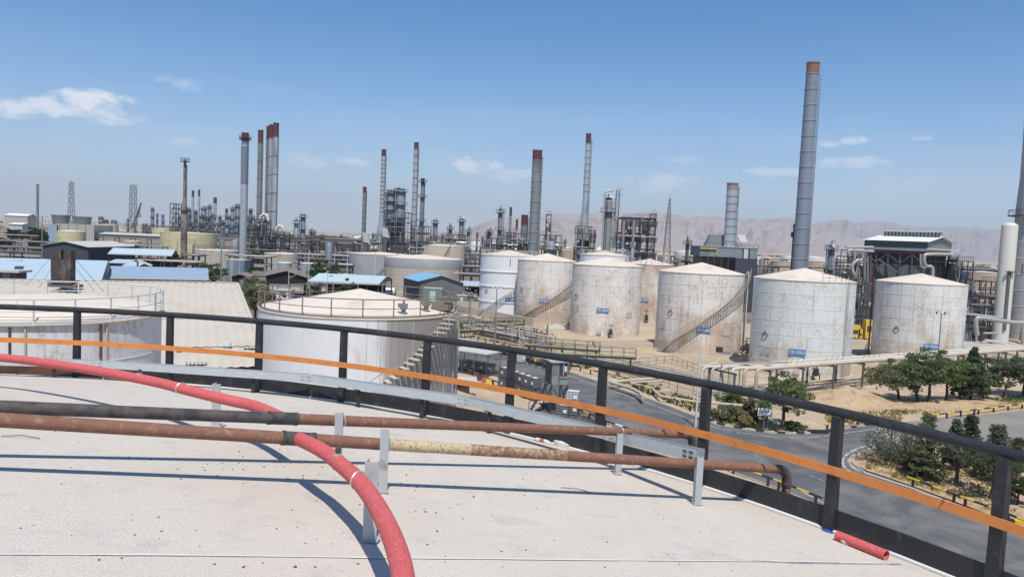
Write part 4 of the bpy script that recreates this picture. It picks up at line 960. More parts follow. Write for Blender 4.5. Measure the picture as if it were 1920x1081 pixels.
grass('grass_patch', 'short green grass under the row of trees', [((1730, 768), (1920, 752), (1920, 742), (1740, 758)), ((1640, 780), (1740, 776), (1740, 768), (1660, 770))], 'grass_green', 2600, .28, 1)
grass('grass_patch', 'dry yellow grass on the corner bank', [((1345, 795), (1460, 810), (1450, 790), (1340, 780)), ((1560, 800), (1690, 792), (1690, 770), (1540, 776)), ((1745, 780), (1920, 760), (1920, 752), (1740, 770))], 'grass_dry', 1500, .3, 2)
grass('grass_patch', 'green weeds along the yellow and black barrier', [((1160, 722), (1330, 780), (1330, 758), (1170, 708)), ((1350, 765), (1440, 778), (1450, 745), (1340, 745))], 'grass_green', 1500, .32, 3)
grass('grass_patch', 'mixed dry weeds on the island', [((1620, 880), (1900, 975), (1900, 870), (1640, 850))], 'grass_dry', 1800, .22, 4, .1)
grass('grass_patch', 'green growth among the pipes by the green walkway', [((850, 625), (980, 622), (975, 602), (855, 602)), ], 'grass_green', 1500, .35, 5)
# ================================================================== ROADSIDE
def barrier(label, pts, h=.55, posts=2.4, r=.075, dy=.0, colA='yellow', colB='paint_black', seg=.9, group=None):
    Q = [G(*p) for p in pts]; t = thing('road_barrier', label, 'barrier', tuple(Q[0]), group); k = 0
    for a, b in zip(Q[:-1], Q[1:]):
        Ln = (b - a).length; n_ = max(1, int(Ln / seg))
        for i in range(n_):
            p, q = a.lerp(b, i / n_), a.lerp(b, (i + 1) / n_); MB().cyl(p + Vector((0, 0, h)), q + Vector((0, 0, h)), r, n=8).build('rail_band', colA if k % 2 == 0 else colB, t, True); k += 1
        for i in range(max(1, int(Ln / posts)) + 1):
            p = a.lerp(b, (i + .15) / (max(1, int(Ln / posts)) + .3)); MB().box(p + Vector((0, 0, h / 2)), (.13, .13, h), .3).build('post', colB, t)
    return t
barrier('long yellow and black pipe barrier along the far side of the road', [(880, 634), (960, 657), (1050, 683), (1130, 709), (1220, 739), (1298, 772)], .6)
barrier('yellow and black pipe barrier beside the stacked totes', [(1072, 772), (1140, 802)], .55, colB='paint_black')
barrier('black and white pole barrier joining the yellow one by the road', [(1140, 802), (1182, 816)], .55, colA='paint_black', colB='paint_white')
barrier('yellow and black pipe barrier below the toe plate gap', [(1366, 884), (1450, 914), (1540, 950)], .6)
barrier('yellow and black pipe barrier edging the conifer island', [(1700, 912), (1800, 950), (1880, 980), (1960, 1014)], .7, posts=3)
barrier('yellow and black pipe barrier edging the grass beyond the side road', [(1744, 788), (1830, 777), (1920, 766), (2000, 757)], .55, seg=1.2)
barrier('short double yellow and black barrier at the kerb end', [(1546, 808), (1640, 790)], .6)
barrier('weathered orange-white pole barrier by the wire cage', [(852, 690), (905, 712), (985, 748)], .5, colA='red_cap_orange')
for lab, px in (('black and yellow painted kerb block beyond the last railing post', (1897, 980)), ('blue-black painted kerb block at the kerb end', (1535, 812))):
    p = G(*px); o = thing('kerb_block', lab, 'kerb', tuple(p)); MB().box(p + Vector((-.5, 0, .15)), (1.0, .35, .32), -.4 if px[0] > 1800 else .1).build('block_end', 'paint_black', o)
    MB().box(p + Vector((.42, -.38 if px[0] > 1800 else .1, .15)), (.9, .35, .3), -.4 if px[0] > 1800 else .1).build('block_end', 'yellow' if px[0] > 1800 else 'paint_black', o)
# plastic road blocks
for px, mt, lab in (((900, 713), 'red_cap', 'dark red plastic road block by the sandy bank'), ((909, 717), 'nf_red', 'bright red plastic road block next to the yellow one'), ((918, 719), 'yellow', 'yellow plastic road block by the sandy bank')):
    p = G(*px); o = thing('road_block', lab, 'road block', tuple(p)); MB().hexa([p + Vector(v) for v in ((-.4, -.2, 0), (.4, -.2, 0), (.4, .2, 0), (-.4, .2, 0), (-.38, -.1, .5), (.38, -.1, .5), (.38, .1, .5), (-.38, .1, .5))]).build('body', mt, o); MB().cyl(p + Vector((-.2, 0, .48)), p + Vector((-.2, 0, .55)), .06, n=8).build('filler_cap', mt, o)
# lookout cabin on trestle
p = G(1040, 771); cb = thing('guard_cabin', 'small grey cabin raised on a dark trestle with ladder stairs by the road', 'cabin', tuple(p))
zc = 2.7; rz = .28; wv, dv, hv = 1.6, 1.9, 2.1
def rot(p, v, a): return Vector((p.x + v[0] * cos(a) - v[1] * sin(a), p.y + v[0] * sin(a) + v[1] * cos(a), p.z + v[2]))
for sx in (-.8, .8):
    for sy in (-1, 1): MB().bar(rot(p, (sx, sy, 0), rz), rot(p, (sx, sy, zc), rz), .1, .1).build('leg', 'frame_dark', cb)
for a, b in (((-.8, -1, .2), (.8, -1, zc)), ((.8, -1, .2), (-.8, -1, zc)), ((.8, -1, .2), (.8, 1, zc)), ((.8, 1, .2), (.8, -1, zc)), ((-.8, 1, .2), (-.8, -1, zc)), ((-.8, -1, .2), (-.8, 1, zc)), ((0, -1, .0), (0, -1, zc))): MB().bar(rot(p, a, rz), rot(p, b, rz), .07, .07).build('brace', 'frame_dark', cb)
bd = MB().box(rot(p, (0, 0, zc + hv / 2), rz), (wv, dv, hv), rz).build('body', 'wall_brown', cb)
def face(name, x, z, w, h, mt, side=-1, th=.03): return MB().box(rot(p, (x, side * (dv / 2 + th / 2), zc + z), rz), (w, th, h), rz).build(name, mt, bd)
face('front_panel', .0, hv / 2, wv * .98, hv * .97, 'panel_greygreen'); face('window', .32, 1.45, .72, 1.1, 'glass_dark', th=.06); face('window', -.5, 1.45, .5, 1.0, 'panel_grey', th=.06)
for x, z, w, h, mt in ((.32, .95, .8, .05, 'panel_red'), (.32, .62, .8, .05, 'panel_red'), (-.07, 1.2, .06, 2.0, 'panel_red'), (.32, 1.45, .05, 1.1, 'paint_white'), (.52, 1.5, .2, .5, 'paint_white')): face('window_bar', x, z, w, h, mt, th=.08)
MB().box(rot(p, (0, 0, zc + hv + .05), rz), (wv + .35, dv + .4, .09), rz).build('roof', 'angle_grey', cb)
s0, s1 = rot(p, (-2.75, -.55, 0), rz), rot(p, (-.9, -.2, zc + .05), rz); sv = (s1 - s0)
st_ = None
for k in (-.35, .35):
    o = MB().bar(s0 + Vector((.1 * k, k, 0)), s1 + Vector((.1 * k, k, 0)), .06, .16).build('stair_stringer', 'frame_dark', cb); st_ = st_ or o
for k in range(10): MB().box(s0 + sv * ((k + .5) / 10), (.26, .74, .04), rz * .3).build('stair_tread', 'frame_dark', st_)
for k in (-.35, .35): MB().tube([s0 + Vector((0, k, .1)), s0 + Vector((0, k, 1.0)), s1 + Vector((0, k, 1.0)), s1 + Vector((0, k, 0))], .025, 5).build('stair_handrail', 'frame_dark', st_)
# intermediate bulk totes (cage + bladder + pallet)
def tote(label, loc, rz=.0, white=False, group=None, dark='wall_grey'):
    t = thing('liquid_tote', label, 'tote', tuple(loc), group); p = Vector(loc)
    def B(c, d): return MB().box(rot(p, c, rz), d, rz)
    for y in (-.4, 0, .4): B((0, y, .06), (1.15, .12, .12)).build('pallet_runner', 'frame_dark', t)
    B((0, 0, .62), (1.06, .88, .9)).build('bladder', 'white_plastic' if white else dark, t)
    m = MB()
    for z in (.16, .4, .64, .88, 1.1):
        q = [rot(p, (x, y, z), rz) for x, y in ((-.57, -.48), (.57, -.48), (.57, .48), (-.57, .48))]; m.tube(q, .022, 4, True)
    for x in (-.57, -.28, 0, .28, .57):
        for y in (-.48, .48): m.cyl(rot(p, (x, y, .12), rz), rot(p, (x, y, 1.1), rz), .018, n=4)
    m.build('cage', 'steel_grey', t)
    B((0, 0, 1.09), (.5, .4, .04)).build('lid', 'white_plastic', t)
    B((.3, -.5, .6), (.34, .02, .3)).build('placard', 'sign_white', t); return t
p = G(1003, 776)
tt = G(1073, 777); tote('grey caged tote below the white one at the road barrier', tt, -.3)
tote('white caged tote stacked on top beside the cabin', tt + Vector((0, 0, 1.16)), -.3, True)
tote('single dark caged tote standing next to the tote stack', G(1062, 780) + Vector((-.35, -.1, 0)), -.3)
base = G(945, 727); dirn = (G(993, 746) - G(945, 727)).normalized(); rzz = atan2(dirn.y, dirn.x); first = None
for i in range(6):
    for j in range(2):
        l_ = base + dirn * (i * 1.22) + Vector((0, 0, 1.16 * j)); top_ = j == 1
        if first is None: first = tote('dark caged tote in the double-stacked row along the road', l_, rzz, group='totes stacked in a row by the road')
        else: clone(first, l_, 0.0)
tote('white caged tote standing alone across the road by the pipes', G(976, 679), .2, True)
# wire cage shelter
p = G(890, 698); c_ = thing('cage_shelter', 'wire mesh cage shelter with flat pale roof beside the road', 'shelter', tuple(p)); sx, sy, hz_ = 5.2, 3.0, 2.6; rzc = -.55
for x in (-1, -.33, .33, 1):
    for y in (-1, 1): MB().bar(rot(p, (x * sx / 2, y * sy / 2, 0), rzc), rot(p, (x * sx / 2, y * sy / 2, hz_), rzc), .07, .07).build('post', 'frame_grey', c_)
for y in (-1, 1):
    m = MB()
    for k in range(30): q = (-.5 + k / 29) * sx; m.bar(rot(p, (q, y * sy / 2, .05), rzc), rot(p, (q, y * sy / 2, hz_), rzc), .015, .015)
    for z in (.05, .9, 1.7, 2.5): m.bar(rot(p, (-sx / 2, y * sy / 2, z), rzc), rot(p, (sx / 2, y * sy / 2, z), rzc), .03, .03)
    m.build('mesh_panel', 'frame_grey', c_)
for x in (-1, 1):
    m = MB()
    for k in range(18): q = (-.5 + k / 17) * sy; m.bar(rot(p, (x * sx / 2, q, .05), rzc), rot(p, (x * sx / 2, q, hz_), rzc), .015, .015)
    m.build('mesh_panel', 'frame_grey', c_)
MB().box(rot(p, (0, 0, hz_ + .05), rzc), (sx + .3, sy + .3, .08), rzc).build('roof', 'roof_pale', c_); MB().box(rot(p, (0, 0, .06), rzc), (sx, sy, .1), rzc).build('floor', 'frame_dark', c_)
for k in range(4): tote('dark drum crate inside the wire cage shelter', rot(p, (-1.8 + k * 1.15, .6, .12), rzc), rzc, group='crates inside the wire cage')
# lamp posts, floodlights
def flood(label, px, ytop, heads=2, d=None, r=.09, arm=.55):
    p = G(*px) if d is None else Vector((W(px[0], px[1], d).x, d, 0)); top = W(px[0] + (px[1] - ytop) * .055, ytop, p.y).z; t = thing('floodlight_pole', label, 'lamp post', tuple(p))
    MB().cyl(p, p + Vector((0, 0, top)), r * 1.3, r * .7, 10).build('pole', 'steel_grey', t, True)
    MB().bar(p + Vector((-arm, 0, top)), p + Vector((arm, 0, top)), .07, .07).build('crossarm', 'steel_grey', t)
    for k in range(heads):
        x = (-arm if k == 0 else arm) if heads == 2 else (k - 1) * arm
        h = MB().box(p + Vector((x, -.15, top + .12)), (.42, .26, .3)).build('lamp_head', 'frame_dark', t); MB().box(p + Vector((x, -.29, top + .1)), (.34, .02, .22)).build('lens', 'sign_white', h)
    return t
flood('tall floodlight pole with two heads in front of the TK-5066 tank', (1755, 714), 588, 2)
flood('tall floodlight pole with two heads standing in the pipe area', (927, 655), 540, 3)
p = G(1308, 800)
def streetlamp(label, px, ytop, armx, d=None):
    p = G(*px) if d is None else Vector((W(*px, d).x, d, 0)); top = W(px[0] + (px[1] - ytop) * .05, ytop, p.y).z; t = thing('street_lamp', label, 'street lamp', tuple(p)); s = 1 if armx > 0 else -1
    MB().cyl(p, p + Vector((0, 0, top)), .11, .06, 10).build('pole', 'steel_pale', t, True)
    a = p + Vector((0, 0, top * .82)); pts = [a + Vector((armx * sin(k * pi / 14), 0, abs(armx) * .72 * (1 - cos(k * pi / 14)) * .85)) for k in range(8)]
    MB().tube(pts, .05, 7).build('arm', 'steel_pale', t, True); e = pts[-1]
    MB().bar(p + Vector((0, 0, top)), e + Vector((s * .3, 0, 0)), .03, .03).build('stay', 'steel_pale', t)
    h = MB().box(e + Vector((s * .35, 0, .05)), (.7, .28, .16)).build('lamp_head', 'steel_grey', t); MB().box(e + Vector((s * .35, 0, -.04)), (.5, .2, .03)).build('lens', 'sign_white', h)
    return t
t = streetlamp('silver street lamp with curved arm at the road junction', (1304, 800), 660, 2.0)
q = W(1349, 655, t['_w'][1] - .05); MB().box(q, (.45, .4, .45), .3).build('floodlight', 'frame_dark', t)
# road sign
p = G(1431, 808); sg = thing('road_sign', 'small white road sign with black writing on a post at the corner', 'sign', tuple(p))
for x in (-.0,): MB().cyl(p + Vector((x, 0, 0)), p + Vector((x, 0, 1.35)), .05, n=8).build('post', 'steel_grey', sg)
b = MB().box(p + Vector((0, 0, 1.75)), (1.3, .05, .82)).build('board', 'frame_dark', sg); MB().box(p + Vector((0, -.035, 1.75)), (1.18, .02, .68)).build('face', 'sign_white', b)
rng = random.Random(3); m = MB()
for (x0, x1, z, hh) in ((-.17, .15, 1.96, .075), (-.46, .46, 1.74, .085)):
    x = x0
    while x < x1:
        w_ = rng.uniform(.03, .09); m.box(p + Vector((x + w_ / 2, -.05, z + rng.uniform(-.01, .015))), (w_ * .9, .01, .03)); 
        if rng.random() < .6: m.box(p + Vector((x + w_ * .4, -.05, z + hh * .55)), (.018, .01, hh))
        if rng.random() < .5: m.box(p + Vector((x + w_ * .5, -.05, z - .06)), (.02, .01, .018))
        x += w_ + rng.uniform(.004, .02)
m.box(p + Vector((0, -.05, 1.5)), (1.0, .01, .022)); m.build('lettering', 'paint_black', b)
# ================================================================== PIPES ON THE GROUND
def pipe(parent, pts, r, mt, n=10, bend=.0): return MB().tube(pts, r, n).build('pipe', mt, parent, True)
def sleeper(parent, p, w, h, rz, mt='concrete_beige'): return MB().box((p.x, p.y, h / 2), (w, .4, h), rz).build('pipe_saddle', mt, parent)
def bent(px, z, r=.4):
    out = []; P = [G(x, y, z) for x, y in px]
    for i, p in enumerate(P):
        if 0 < i < len(P) - 1:
            a, b = (P[i - 1] - p), (P[i + 1] - p); k = min(r, a.length * .4, b.length * .4); a.normalize(); b.normalize()
            for t in (0, .25, .5, .75, 1): q0, q1 = p + a * k, p + b * k; out.append((q0 * (1 - t) + p * t) * (1 - t) + (p * (1 - t) + q1 * t) * t)
        else: out.append(p)
    return out
gp = thing('ground_pipeline', 'cream pipes in zigzag expansion loop on concrete saddles beside the road', 'pipeline', tuple(G(1180, 720)))
pipe(gp, bent([(1030, 662), (1090, 678), (1160, 694), (1229, 709), (1143, 716), (1180, 726), (1200, 736), (1206, 744)], .75), .2, 'pipe_cream')
pipe(gp, bent([(1110, 676), (1245, 713), (1180, 717), (1222, 727), (1238, 742), (1300, 752), (1400, 760)], .6), .13, 'pipe_cream')
pipe(gp, bent([(1100, 671), (1180, 692), (1240, 713)], .5), .1, 'pipe_cream')
for px in ((1165, 704), (1222, 724), (1200, 722), (1118, 690), (1146, 722), (1245, 742), (1095, 684), (1072, 676)): sleeper(gp, G(*px), 1.5, .62, .5)
gp = thing('ground_pipeline', 'bundle of slim grey pipes crossing the sand below the TK-5063 tank', 'pipeline', tuple(G(1250, 690)))
for k in range(4): pipe(gp, [G(1080 - k * 4, 652 + k * 3, .45), G(1340 - k * 3, 708 + k * 4, .45), G(1500, 757 + k * 4, .45)], .08, 'pipe_silver' if k % 2 else 'pipe_cream', 7)
for x, y in ((1130, 667), (1190, 682), (1250, 697), (1310, 712)): sleeper(gp, G(x, y), 2.2, .38, .5)
gp = thing('ground_pipeline', 'pair of pale ground pipes running behind the raised pipe rack', 'pipeline', tuple(G(1500, 730)))
for k in range(3): pipe(gp, [G(1380, 722 + k * 6, .3), G(1600, 710 + k * 5, .3), G(1760, 690 + k * 4, .3)], .12, 'pipe_cream', 8)
for x, y in ((1440, 728), (1520, 722), (1600, 715)): sleeper(gp, G(x, y), 1.6, .2, 1.4)
rng = random.Random(9)
def fence(label, pts, h=1.0, step=1.5, mt='frame_brown'):
    Q = [G(*p) for p in pts]; f = thing('pipe_handrail', label, 'railing', tuple(Q[0]))
    for a, b in zip(Q[:-1], Q[1:]):
        for z in (h, h * .5): MB().cyl(a + Vector((0, 0, z)), b + Vector((0, 0, z)), .025, n=5).build('rail', mt, f)
        for k in range(int((b - a).length / step) + 1): q = a.lerp(b, k / max(1, int((b - a).length / step))); MB().cyl(q, q + Vector((0, 0, h)), .03, n=5).build('post', mt, f)
fence('thin brown handrail beside the zigzag pipes', [(1225, 716), (1270, 733), (1330, 748)]); fence('thin brown handrail crossing the sand below the TK-5063 tank', [(1150, 690), (1260, 680), (1320, 704)])
# tangle of manifold pipes left of the tanks
mf = thing('pipe_manifold', 'dense tangle of cream and grey manifold pipes by the green walkways', 'pipework', tuple(G(950, 640)))
a0, a1 = G(857, 628), G(1050, 668)
for k in range(26):
    o_ = Vector((0, k * .75, 0)); z = .5 + .35 * (k % 3); s_, e_ = rng.uniform(0, .25), rng.uniform(.6, 1)
    mt = rng.choice(('pipe_cream', 'pipe_cream', 'steel_grey', 'pipe_silver', 'frame_dark'))
    p, q = a0.lerp(a1, s_) + o_ + Vector((0, 0, z)), a0.lerp(a1, e_) + o_ + Vector((0, 0, z)); pipe(mf, [p, q], rng.choice((.08, .12, .16)), mt, 7)
    if k % 2: pipe(mf, [q, q + Vector((.3, .3, 0)), q + Vector((.3, .4, 1.2)), q + Vector((.4, 2.2, 1.2))], .1, mt, 7)
for k in range(34):
    p = a0.lerp(a1, rng.random()) + Vector((0, rng.uniform(0, 19), .9)); pipe(mf, [p, p + Vector((rng.uniform(-.4, .4), rng.uniform(1.5, 5), 0))], rng.choice((.07, .11)), rng.choice(('pipe_cream', 'frame_dark', 'steel_grey')), 6)
for k in range(26):
    p = a0.lerp(a1, rng.random()) + Vector((0, rng.uniform(0, 19), 0)); m = MB(); m.cyl(p, p + Vector((0, 0, 1.7)), .06, n=6); m.cyl(p + Vector((-.22, 0, 1.5)), p + Vector((.22, 0, 1.5)), .05, n=6); m.box(p + Vector((0, 0, 1.0)), (.35, .35, .4)); m.build('valve', rng.choice(('frame_dark', 'rust', 'steel_grey')), mf)
for k in range(8): sleeper(mf, a0.lerp(a1, (k + .5) / 8) + Vector((0, 8, 0)), .5, .35, 0)
# pump plant across the road (black and yellow)
pp = thing('pump_skid', 'row of dark pumps with yellow guards on the far roadside', 'pump', tuple(G(985, 672)))
for k in range(9):
    p = G(950 + k * 13, 666 + k * 4); m = MB(); m.cyl(p + Vector((-.6, 0, .5)), p + Vector((.6, .1, .5)), .3, n=10).box(p + Vector((0, 0, .12)), (1.6, .8, .2)).cyl(p + Vector((.7, 0, .5)), p + Vector((1.0, 0, .5)), .2, n=8); m.build('pump', 'frame_dark', pp)
    if k % 2 == 0: MB().box(p + Vector((.2, -.35, .62)), (.5, .3, .5)).build('guard', 'yellow', pp)
    MB().tube([p + Vector((-.4, 0, .5)), p + Vector((-.4, 0, 1.3)), p + Vector((-.4, 2.0, 1.3))], .09, 6).build('riser', 'pipe_cream' if k % 2 else 'frame_dark', pp)
# green walkway bridges
def walkway(label, p0, p1, z, w=1.1, mt='grass_green'):
    p, q = G(*p0, z), G(*p1, z); t = thing('walkway_bridge', label, 'walkway', (p.x, p.y, 0)); d = (q - p).normalized(); s_ = Vector((-d.y, d.x, 0)) * w / 2; Ln = (q - p).length; n_ = max(2, int(Ln / 1.5))
    MB().bar(p, q, w, .1).build('deck', 'deck_green', t)
    for sg in (-1, 1):
        MB().bar(p + s_ * sg - Vector((0, 0, .12)), q + s_ * sg - Vector((0, 0, .12)), .08, .26).build('beam', 'frame_dark', t)
        for zz in (.55, 1.05): MB().cyl(p + s_ * sg + Vector((0, 0, zz)), q + s_ * sg + Vector((0, 0, zz)), .028, n=5).build('rail', 'frame_dark', t)
        for k in range(n_ + 1): a = p.lerp(q, k / n_) + s_ * sg; MB().bar(a, a + Vector((0, 0, 1.05)), .05, .05).build('rail_post', 'frame_dark', t)
    for k in (0.05, .5, .95):
        a = p.lerp(q, k)
        for sg in (-1, 1): MB().bar(Vector((a.x, a.y, 0)) + s_ * sg * 1.2, a + s_ * sg * .8, .1, .1).build('leg', 'frame_dark', t)
        MB().bar(Vector((a.x, a.y, .2)) + s_, a - s_ * .8, .06, .06).build('brace', 'frame_dark', t)
mat('deck_green', (.30, .31, .13), .7, 0, .1, .8)
walkway('long yellow-green walkway bridge with dark railing ending near the TK-5063 tank', (1010, 660), (1192, 669), 1.7)
walkway('green walkway with dark railing behind the pipe tangle', (862, 619), (975, 614), 1.2); walkway('green walkway with dark railing nearest the dike wall', (866, 610), (978, 606), 1.2); walkway('second yellow-green walkway bridge crossing the pipe tangle', (985, 645), (1125, 656), 1.6)
# raised pipe rack in front of TK-5062
rk = thing('pipe_rack', 'raised rack of cream pipes on grey posts in front of the TK-5062 tank', 'pipe rack', tuple(G(1560, 735)))
zr = 3.1; A_, B_ = G(1372, 699, zr), G(1960, 654, zr); d = (B_ - A_).normalized(); s_ = Vector((-d.y, d.x, 0)); Ln = (B_ - A_).length
for k, (r_, mt, st0) in enumerate(((.20, 'pipe_cream', 4.2), (.17, 'pipe_cream', 3.0), (.16, 'pipe_white', 1.8), (.22, 'pipe_cream', 1.0), (.14, 'pipe_cream', .2), (.12, 'pipe_white', -.6))):
    p = A_ + d * st0 + s_ * (k * .62) + Vector((0, 0, r_)); q = B_ + s_ * (k * .62) + Vector((0, 0, r_))
    pts = [Vector((p.x - d.x * .45, p.y - d.y * .45, .2)), p - d * .45 - Vector((0, 0, .45)), p - d * .32 - Vector((0, 0, .13)), p, q]
    pipe(rk, pts, r_, mt, 12)
    if k < 4:
        for z in range(9): MB().cyl((p.x - d.x * .45, p.y - d.y * .45, .4 + z * .26), (p.x - d.x * .45, p.y - d.y * .45, .44 + z * .26), r_ * 1.06, n=12).build('cladding_band', 'steel_grey', rk, True)
for k in range(13):
    c = A_ + d * (.3 + k * (Ln - 1) / 12)
    for sg in (-.15, 3.4): q = c + s_ * sg; MB().bar((q.x, q.y, 0), (q.x, q.y, zr - .1), .2, .2).build('post', 'frame_grey', rk); MB().box((q.x, q.y, .1), (.5, .5, .22)).build('footing', 'concrete', rk)
    MB().bar(c + s_ * -.4 - Vector((0, 0, .1)), c + s_ * 3.7 - Vector((0, 0, .1)), .15, .2).build('crossbeam', 'frame_grey', rk)
for k in range(14):
    c = A_ + d * (9 + k * 1.0 + (k // 4) * 3) + s_ * .6; MB().bar(c + Vector((-.15, 0, .4)), c + Vector((.15, .1, .95)), .03, .03).build('tag_wire', 'frame_dark', rk)
fr = thing('pipe_portal', 'thin silver pipe portal left of the raised cream pipes', 'pipework', tuple(G(1349, 745)))
p, q = G(1349, 745), G(1372, 757); MB().tube([p, p + Vector((0, 0, 3.7)), A_ + d * 9 + Vector((0, .5, .65))], .09, 8).build('pipe', 'pipe_silver', fr, True)
for px in ((1363, 748), (1384, 745)): p = G(*px); MB().cyl(p, p + Vector((0, 0, 3.4)), .05, n=6).build('post', 'frame_grey', fr)
p = G(1420, 760); o = thing('concrete_pit', 'small pale concrete box among the corner shrubs', 'pit', tuple(p)); MB().box(p + Vector((0, 0, .4)), (1.5, 1.2, .8), .3).build('wall', 'concrete', o); MB().box(p + Vector((0, 0, .84)), (1.7, 1.4, .09), .3).build('lid', 'concrete', o)
# small hut at foot of tank B
p = G(860, 745); o = thing('metal_kiosk', 'low dark kiosk with flat pale roof at the foot of the steps', 'kiosk', tuple(p)); MB().box(p + Vector((0, 0, .9)), (2.0, 1.6, 1.8), .1).build('body', 'frame_dark', o); MB().box(p + Vector((.3, 0, 1.85)), (2.9, 2.2, .1), .1).build('roof', 'roof_pale', o)
# ================================================================== BUILDINGS
def zpx(x, y, d): return W(x, y, d).z
def xpx(x, y, d): return W(x, y, d).x
def ribbed(m, a, b, c, d, n, h):           # corrugated sheet: a-b eave, d-c ridge
    a, b, c, d = map(Vector, (a, b, c, d)); nr = (b - a).cross(d - a).normalized() * h; base = len(m.v)
    for i in range(n * 2 + 1):
        t = i / (n * 2); e = nr if i % 2 else nr * 0; m.v += [tuple(a.lerp(b, t) + e), tuple(d.lerp(c, t) + e)]
    m.f += [(base + 2 * i, base + 2 * i + 2, base + 2 * i + 3, base + 2 * i + 1) for i in range(n * 2)]
def shed(label, x0, x1, ye, yr, d, dep, roof, wall, open_=False, nbay=6, name='shed', wins=(), rib=.06, over=.5, ribs=40, cat='building', group=None, rz=0.0):
    xm = (x0 + x1) / 2; X0, X1 = xpx(x0, ye, d), xpx(x1, ye, d); ze, zr_ = zpx(xm, ye, d), zpx(xm, yr, d + dep / 2); yb = d + dep
    t = thing(name, label, cat, ((X0 + X1) / 2, d, 0), group)
    m = MB(); ribbed(m, (X0, d - over, ze - .1), (X1, d - over, ze - .1), (X1, d + dep / 2, zr_), (X0, d + dep / 2, zr_), ribs, rib); m.build('roof_slope', roof, t)
    m = MB(); ribbed(m, (X1, yb + over, ze - .1), (X0, yb + over, ze - .1), (X0, d + dep / 2, zr_), (X1, d + dep / 2, zr_), ribs, rib); m.build('roof_slope', roof, t)
    MB().bar((X0, d - over, ze - .2), (X1, d - over, ze - .2), .15, .22).build('gutter', 'steel_pale', t)
    e = over * .6
    if not open_:
        MB().box(((X0 + X1) / 2, d + .1, (ze - .15) / 2), (X1 - X0 - 2 * e, .2, ze - .15)).build('wall', wall, t); MB().box(((X0 + X1) / 2, yb - .1, (ze - .15) / 2), (X1 - X0 - 2 * e, .2, ze - .15)).build('wall', wall, t)
    for X in (X0 + e, X1 - e):
        q = [(X - .1, d + .21, 0 if not open_ else ze - .3), (X - .1, yb - .21, 0 if not open_ else ze - .3), (X - .1, yb - .21, ze - .2), (X - .1, d + dep / 2, zr_ - .15), (X - .1, d + .21, ze - .2)]
        m = MB(); k = len(q); m.v = q + [(a + .2, b, c) for a, b, c in q]; m.f = [tuple(range(k)), tuple(range(k, 2 * k))[::-1]] + [(i, (i + 1) % k, k + (i + 1) % k, k + i)[::-1] for i in range(k)]; m.build('gable_wall', wall, t)
    if open_:
        for k in range(nbay + 1):
            X = X0 + e + (X1 - X0 - 2 * e) * k / nbay
            for y in (d, yb): MB().bar((X, y, 0), (X, y, ze), .25, .25).build('post', 'frame_dark', t)
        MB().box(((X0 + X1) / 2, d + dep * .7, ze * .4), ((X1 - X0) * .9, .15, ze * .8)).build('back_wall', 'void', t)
    t.rotation_euler = (0, 0, rz)
    for (wx, wy, ww, wh, mt) in wins:
        X = xpx(wx, wy, d - .06); Z = zpx(wx, wy, d - .06); f = MB().box((X, d - .03, Z), (ww * MPX(d), .1, wh * MPX(d))).build('window', mt, t); MB().box((X, d - .1, Z - wh * MPX(d) / 2), (ww * MPX(d) * 1.1, .12, .1)).build('sill', 'steel_pale', f)
    return t
def gabled(label, x0, x1, ye, yr, d, dep, roof, wall, name='shed', open_=False, ybase=None, skew=0.0, wins=(), over=.5, cat='building'):
    xm = (x0 + x1) / 2; X0, X1 = xpx(x0, ye, d), xpx(x1, ye, d); ze, za = zpx(xm, ye, d), zpx(xm, yr, d); xr = (X0 + X1) / 2
    t = thing(name, label, cat, (xr, d, 0)); sk = Vector((skew * dep, 0, 0)); Y = Vector((0, dep, 0))
    for sg, (xa) in ((-1, X0), (1, X1)):
        a, b = Vector((xa + sg * over, d - over, ze - .15)), Vector((xr, d - over, za)); c, e = b + sk + Y, a + sk + Y
        m = MB(); (ribbed(m, b, c, e, a, 2, 0.0) if False else m.add([a, b, c, e, a - Vector((0, 0, .12)), b - Vector((0, 0, .12)), c - Vector((0, 0, .12)), e - Vector((0, 0, .12))], [(0, 1, 2, 3), (7, 6, 5, 4), (0, 4, 5, 1), (2, 6, 7, 3), (0, 3, 7, 4)])); m.build('roof_slope', roof, t)
    zb = 0 if not open_ else ze - (za - ze) * 1.6
    for yy in (0, dep):
        q = [Vector((X0, d, zb)), Vector((X1, d, zb)), Vector((X1, d, ze - .2)), Vector((xr, d, za - .2)), Vector((X0, d, ze - .2))]; q = [p + sk * (yy / dep) + Vector((0, yy, 0)) for p in q]
        m = MB(); m.add(q + [p + Vector((0, .2 if yy == 0 else -.2, 0)) for p in q], [(0, 1, 2, 3, 4), (9, 8, 7, 6, 5)] + [(i, 5 + i, 5 + (i + 1) % 5, (i + 1) % 5) for i in range(5)]); m.build('gable_wall', wall, t)
    for X in (X0, X1):
        if not open_:
            a, b = Vector((X, d + .2, 0)), Vector((X, d + dep - .2, 0)) + sk; m = MB(); w_ = Vector((.1, 0, 0)); up = Vector((0, 0, ze - .2)); m.hexa([a - w_, a + w_, b + w_, b - w_, a - w_ + up, a + w_ + up, b + w_ + up, b - w_ + up]); m.build('wall', wall, t)
        else:
            for k in range(4): a = Vector((X, d + .2, 0)).lerp(Vector((X, d + dep - .2, 0)) + sk, k / 3); MB().bar(a, a + Vector((0, 0, ze)), .3, .3).build('post', 'frame_grey', t)
    for (wx, wy, ww, wh, mt) in wins:
        Xw = xpx(wx, wy, d - .05); Z = zpx(wx, wy, d - .05); f = MB().box((Xw, d - .03, Z), (ww * MPX(d), .1, wh * MPX(d))).build('window', mt, t); MB().box((Xw, d - .1, Z - wh * MPX(d) / 2), (ww * MPX(d) * 1.1, .12, .12)).build('sill', 'steel_pale', f)
    return t
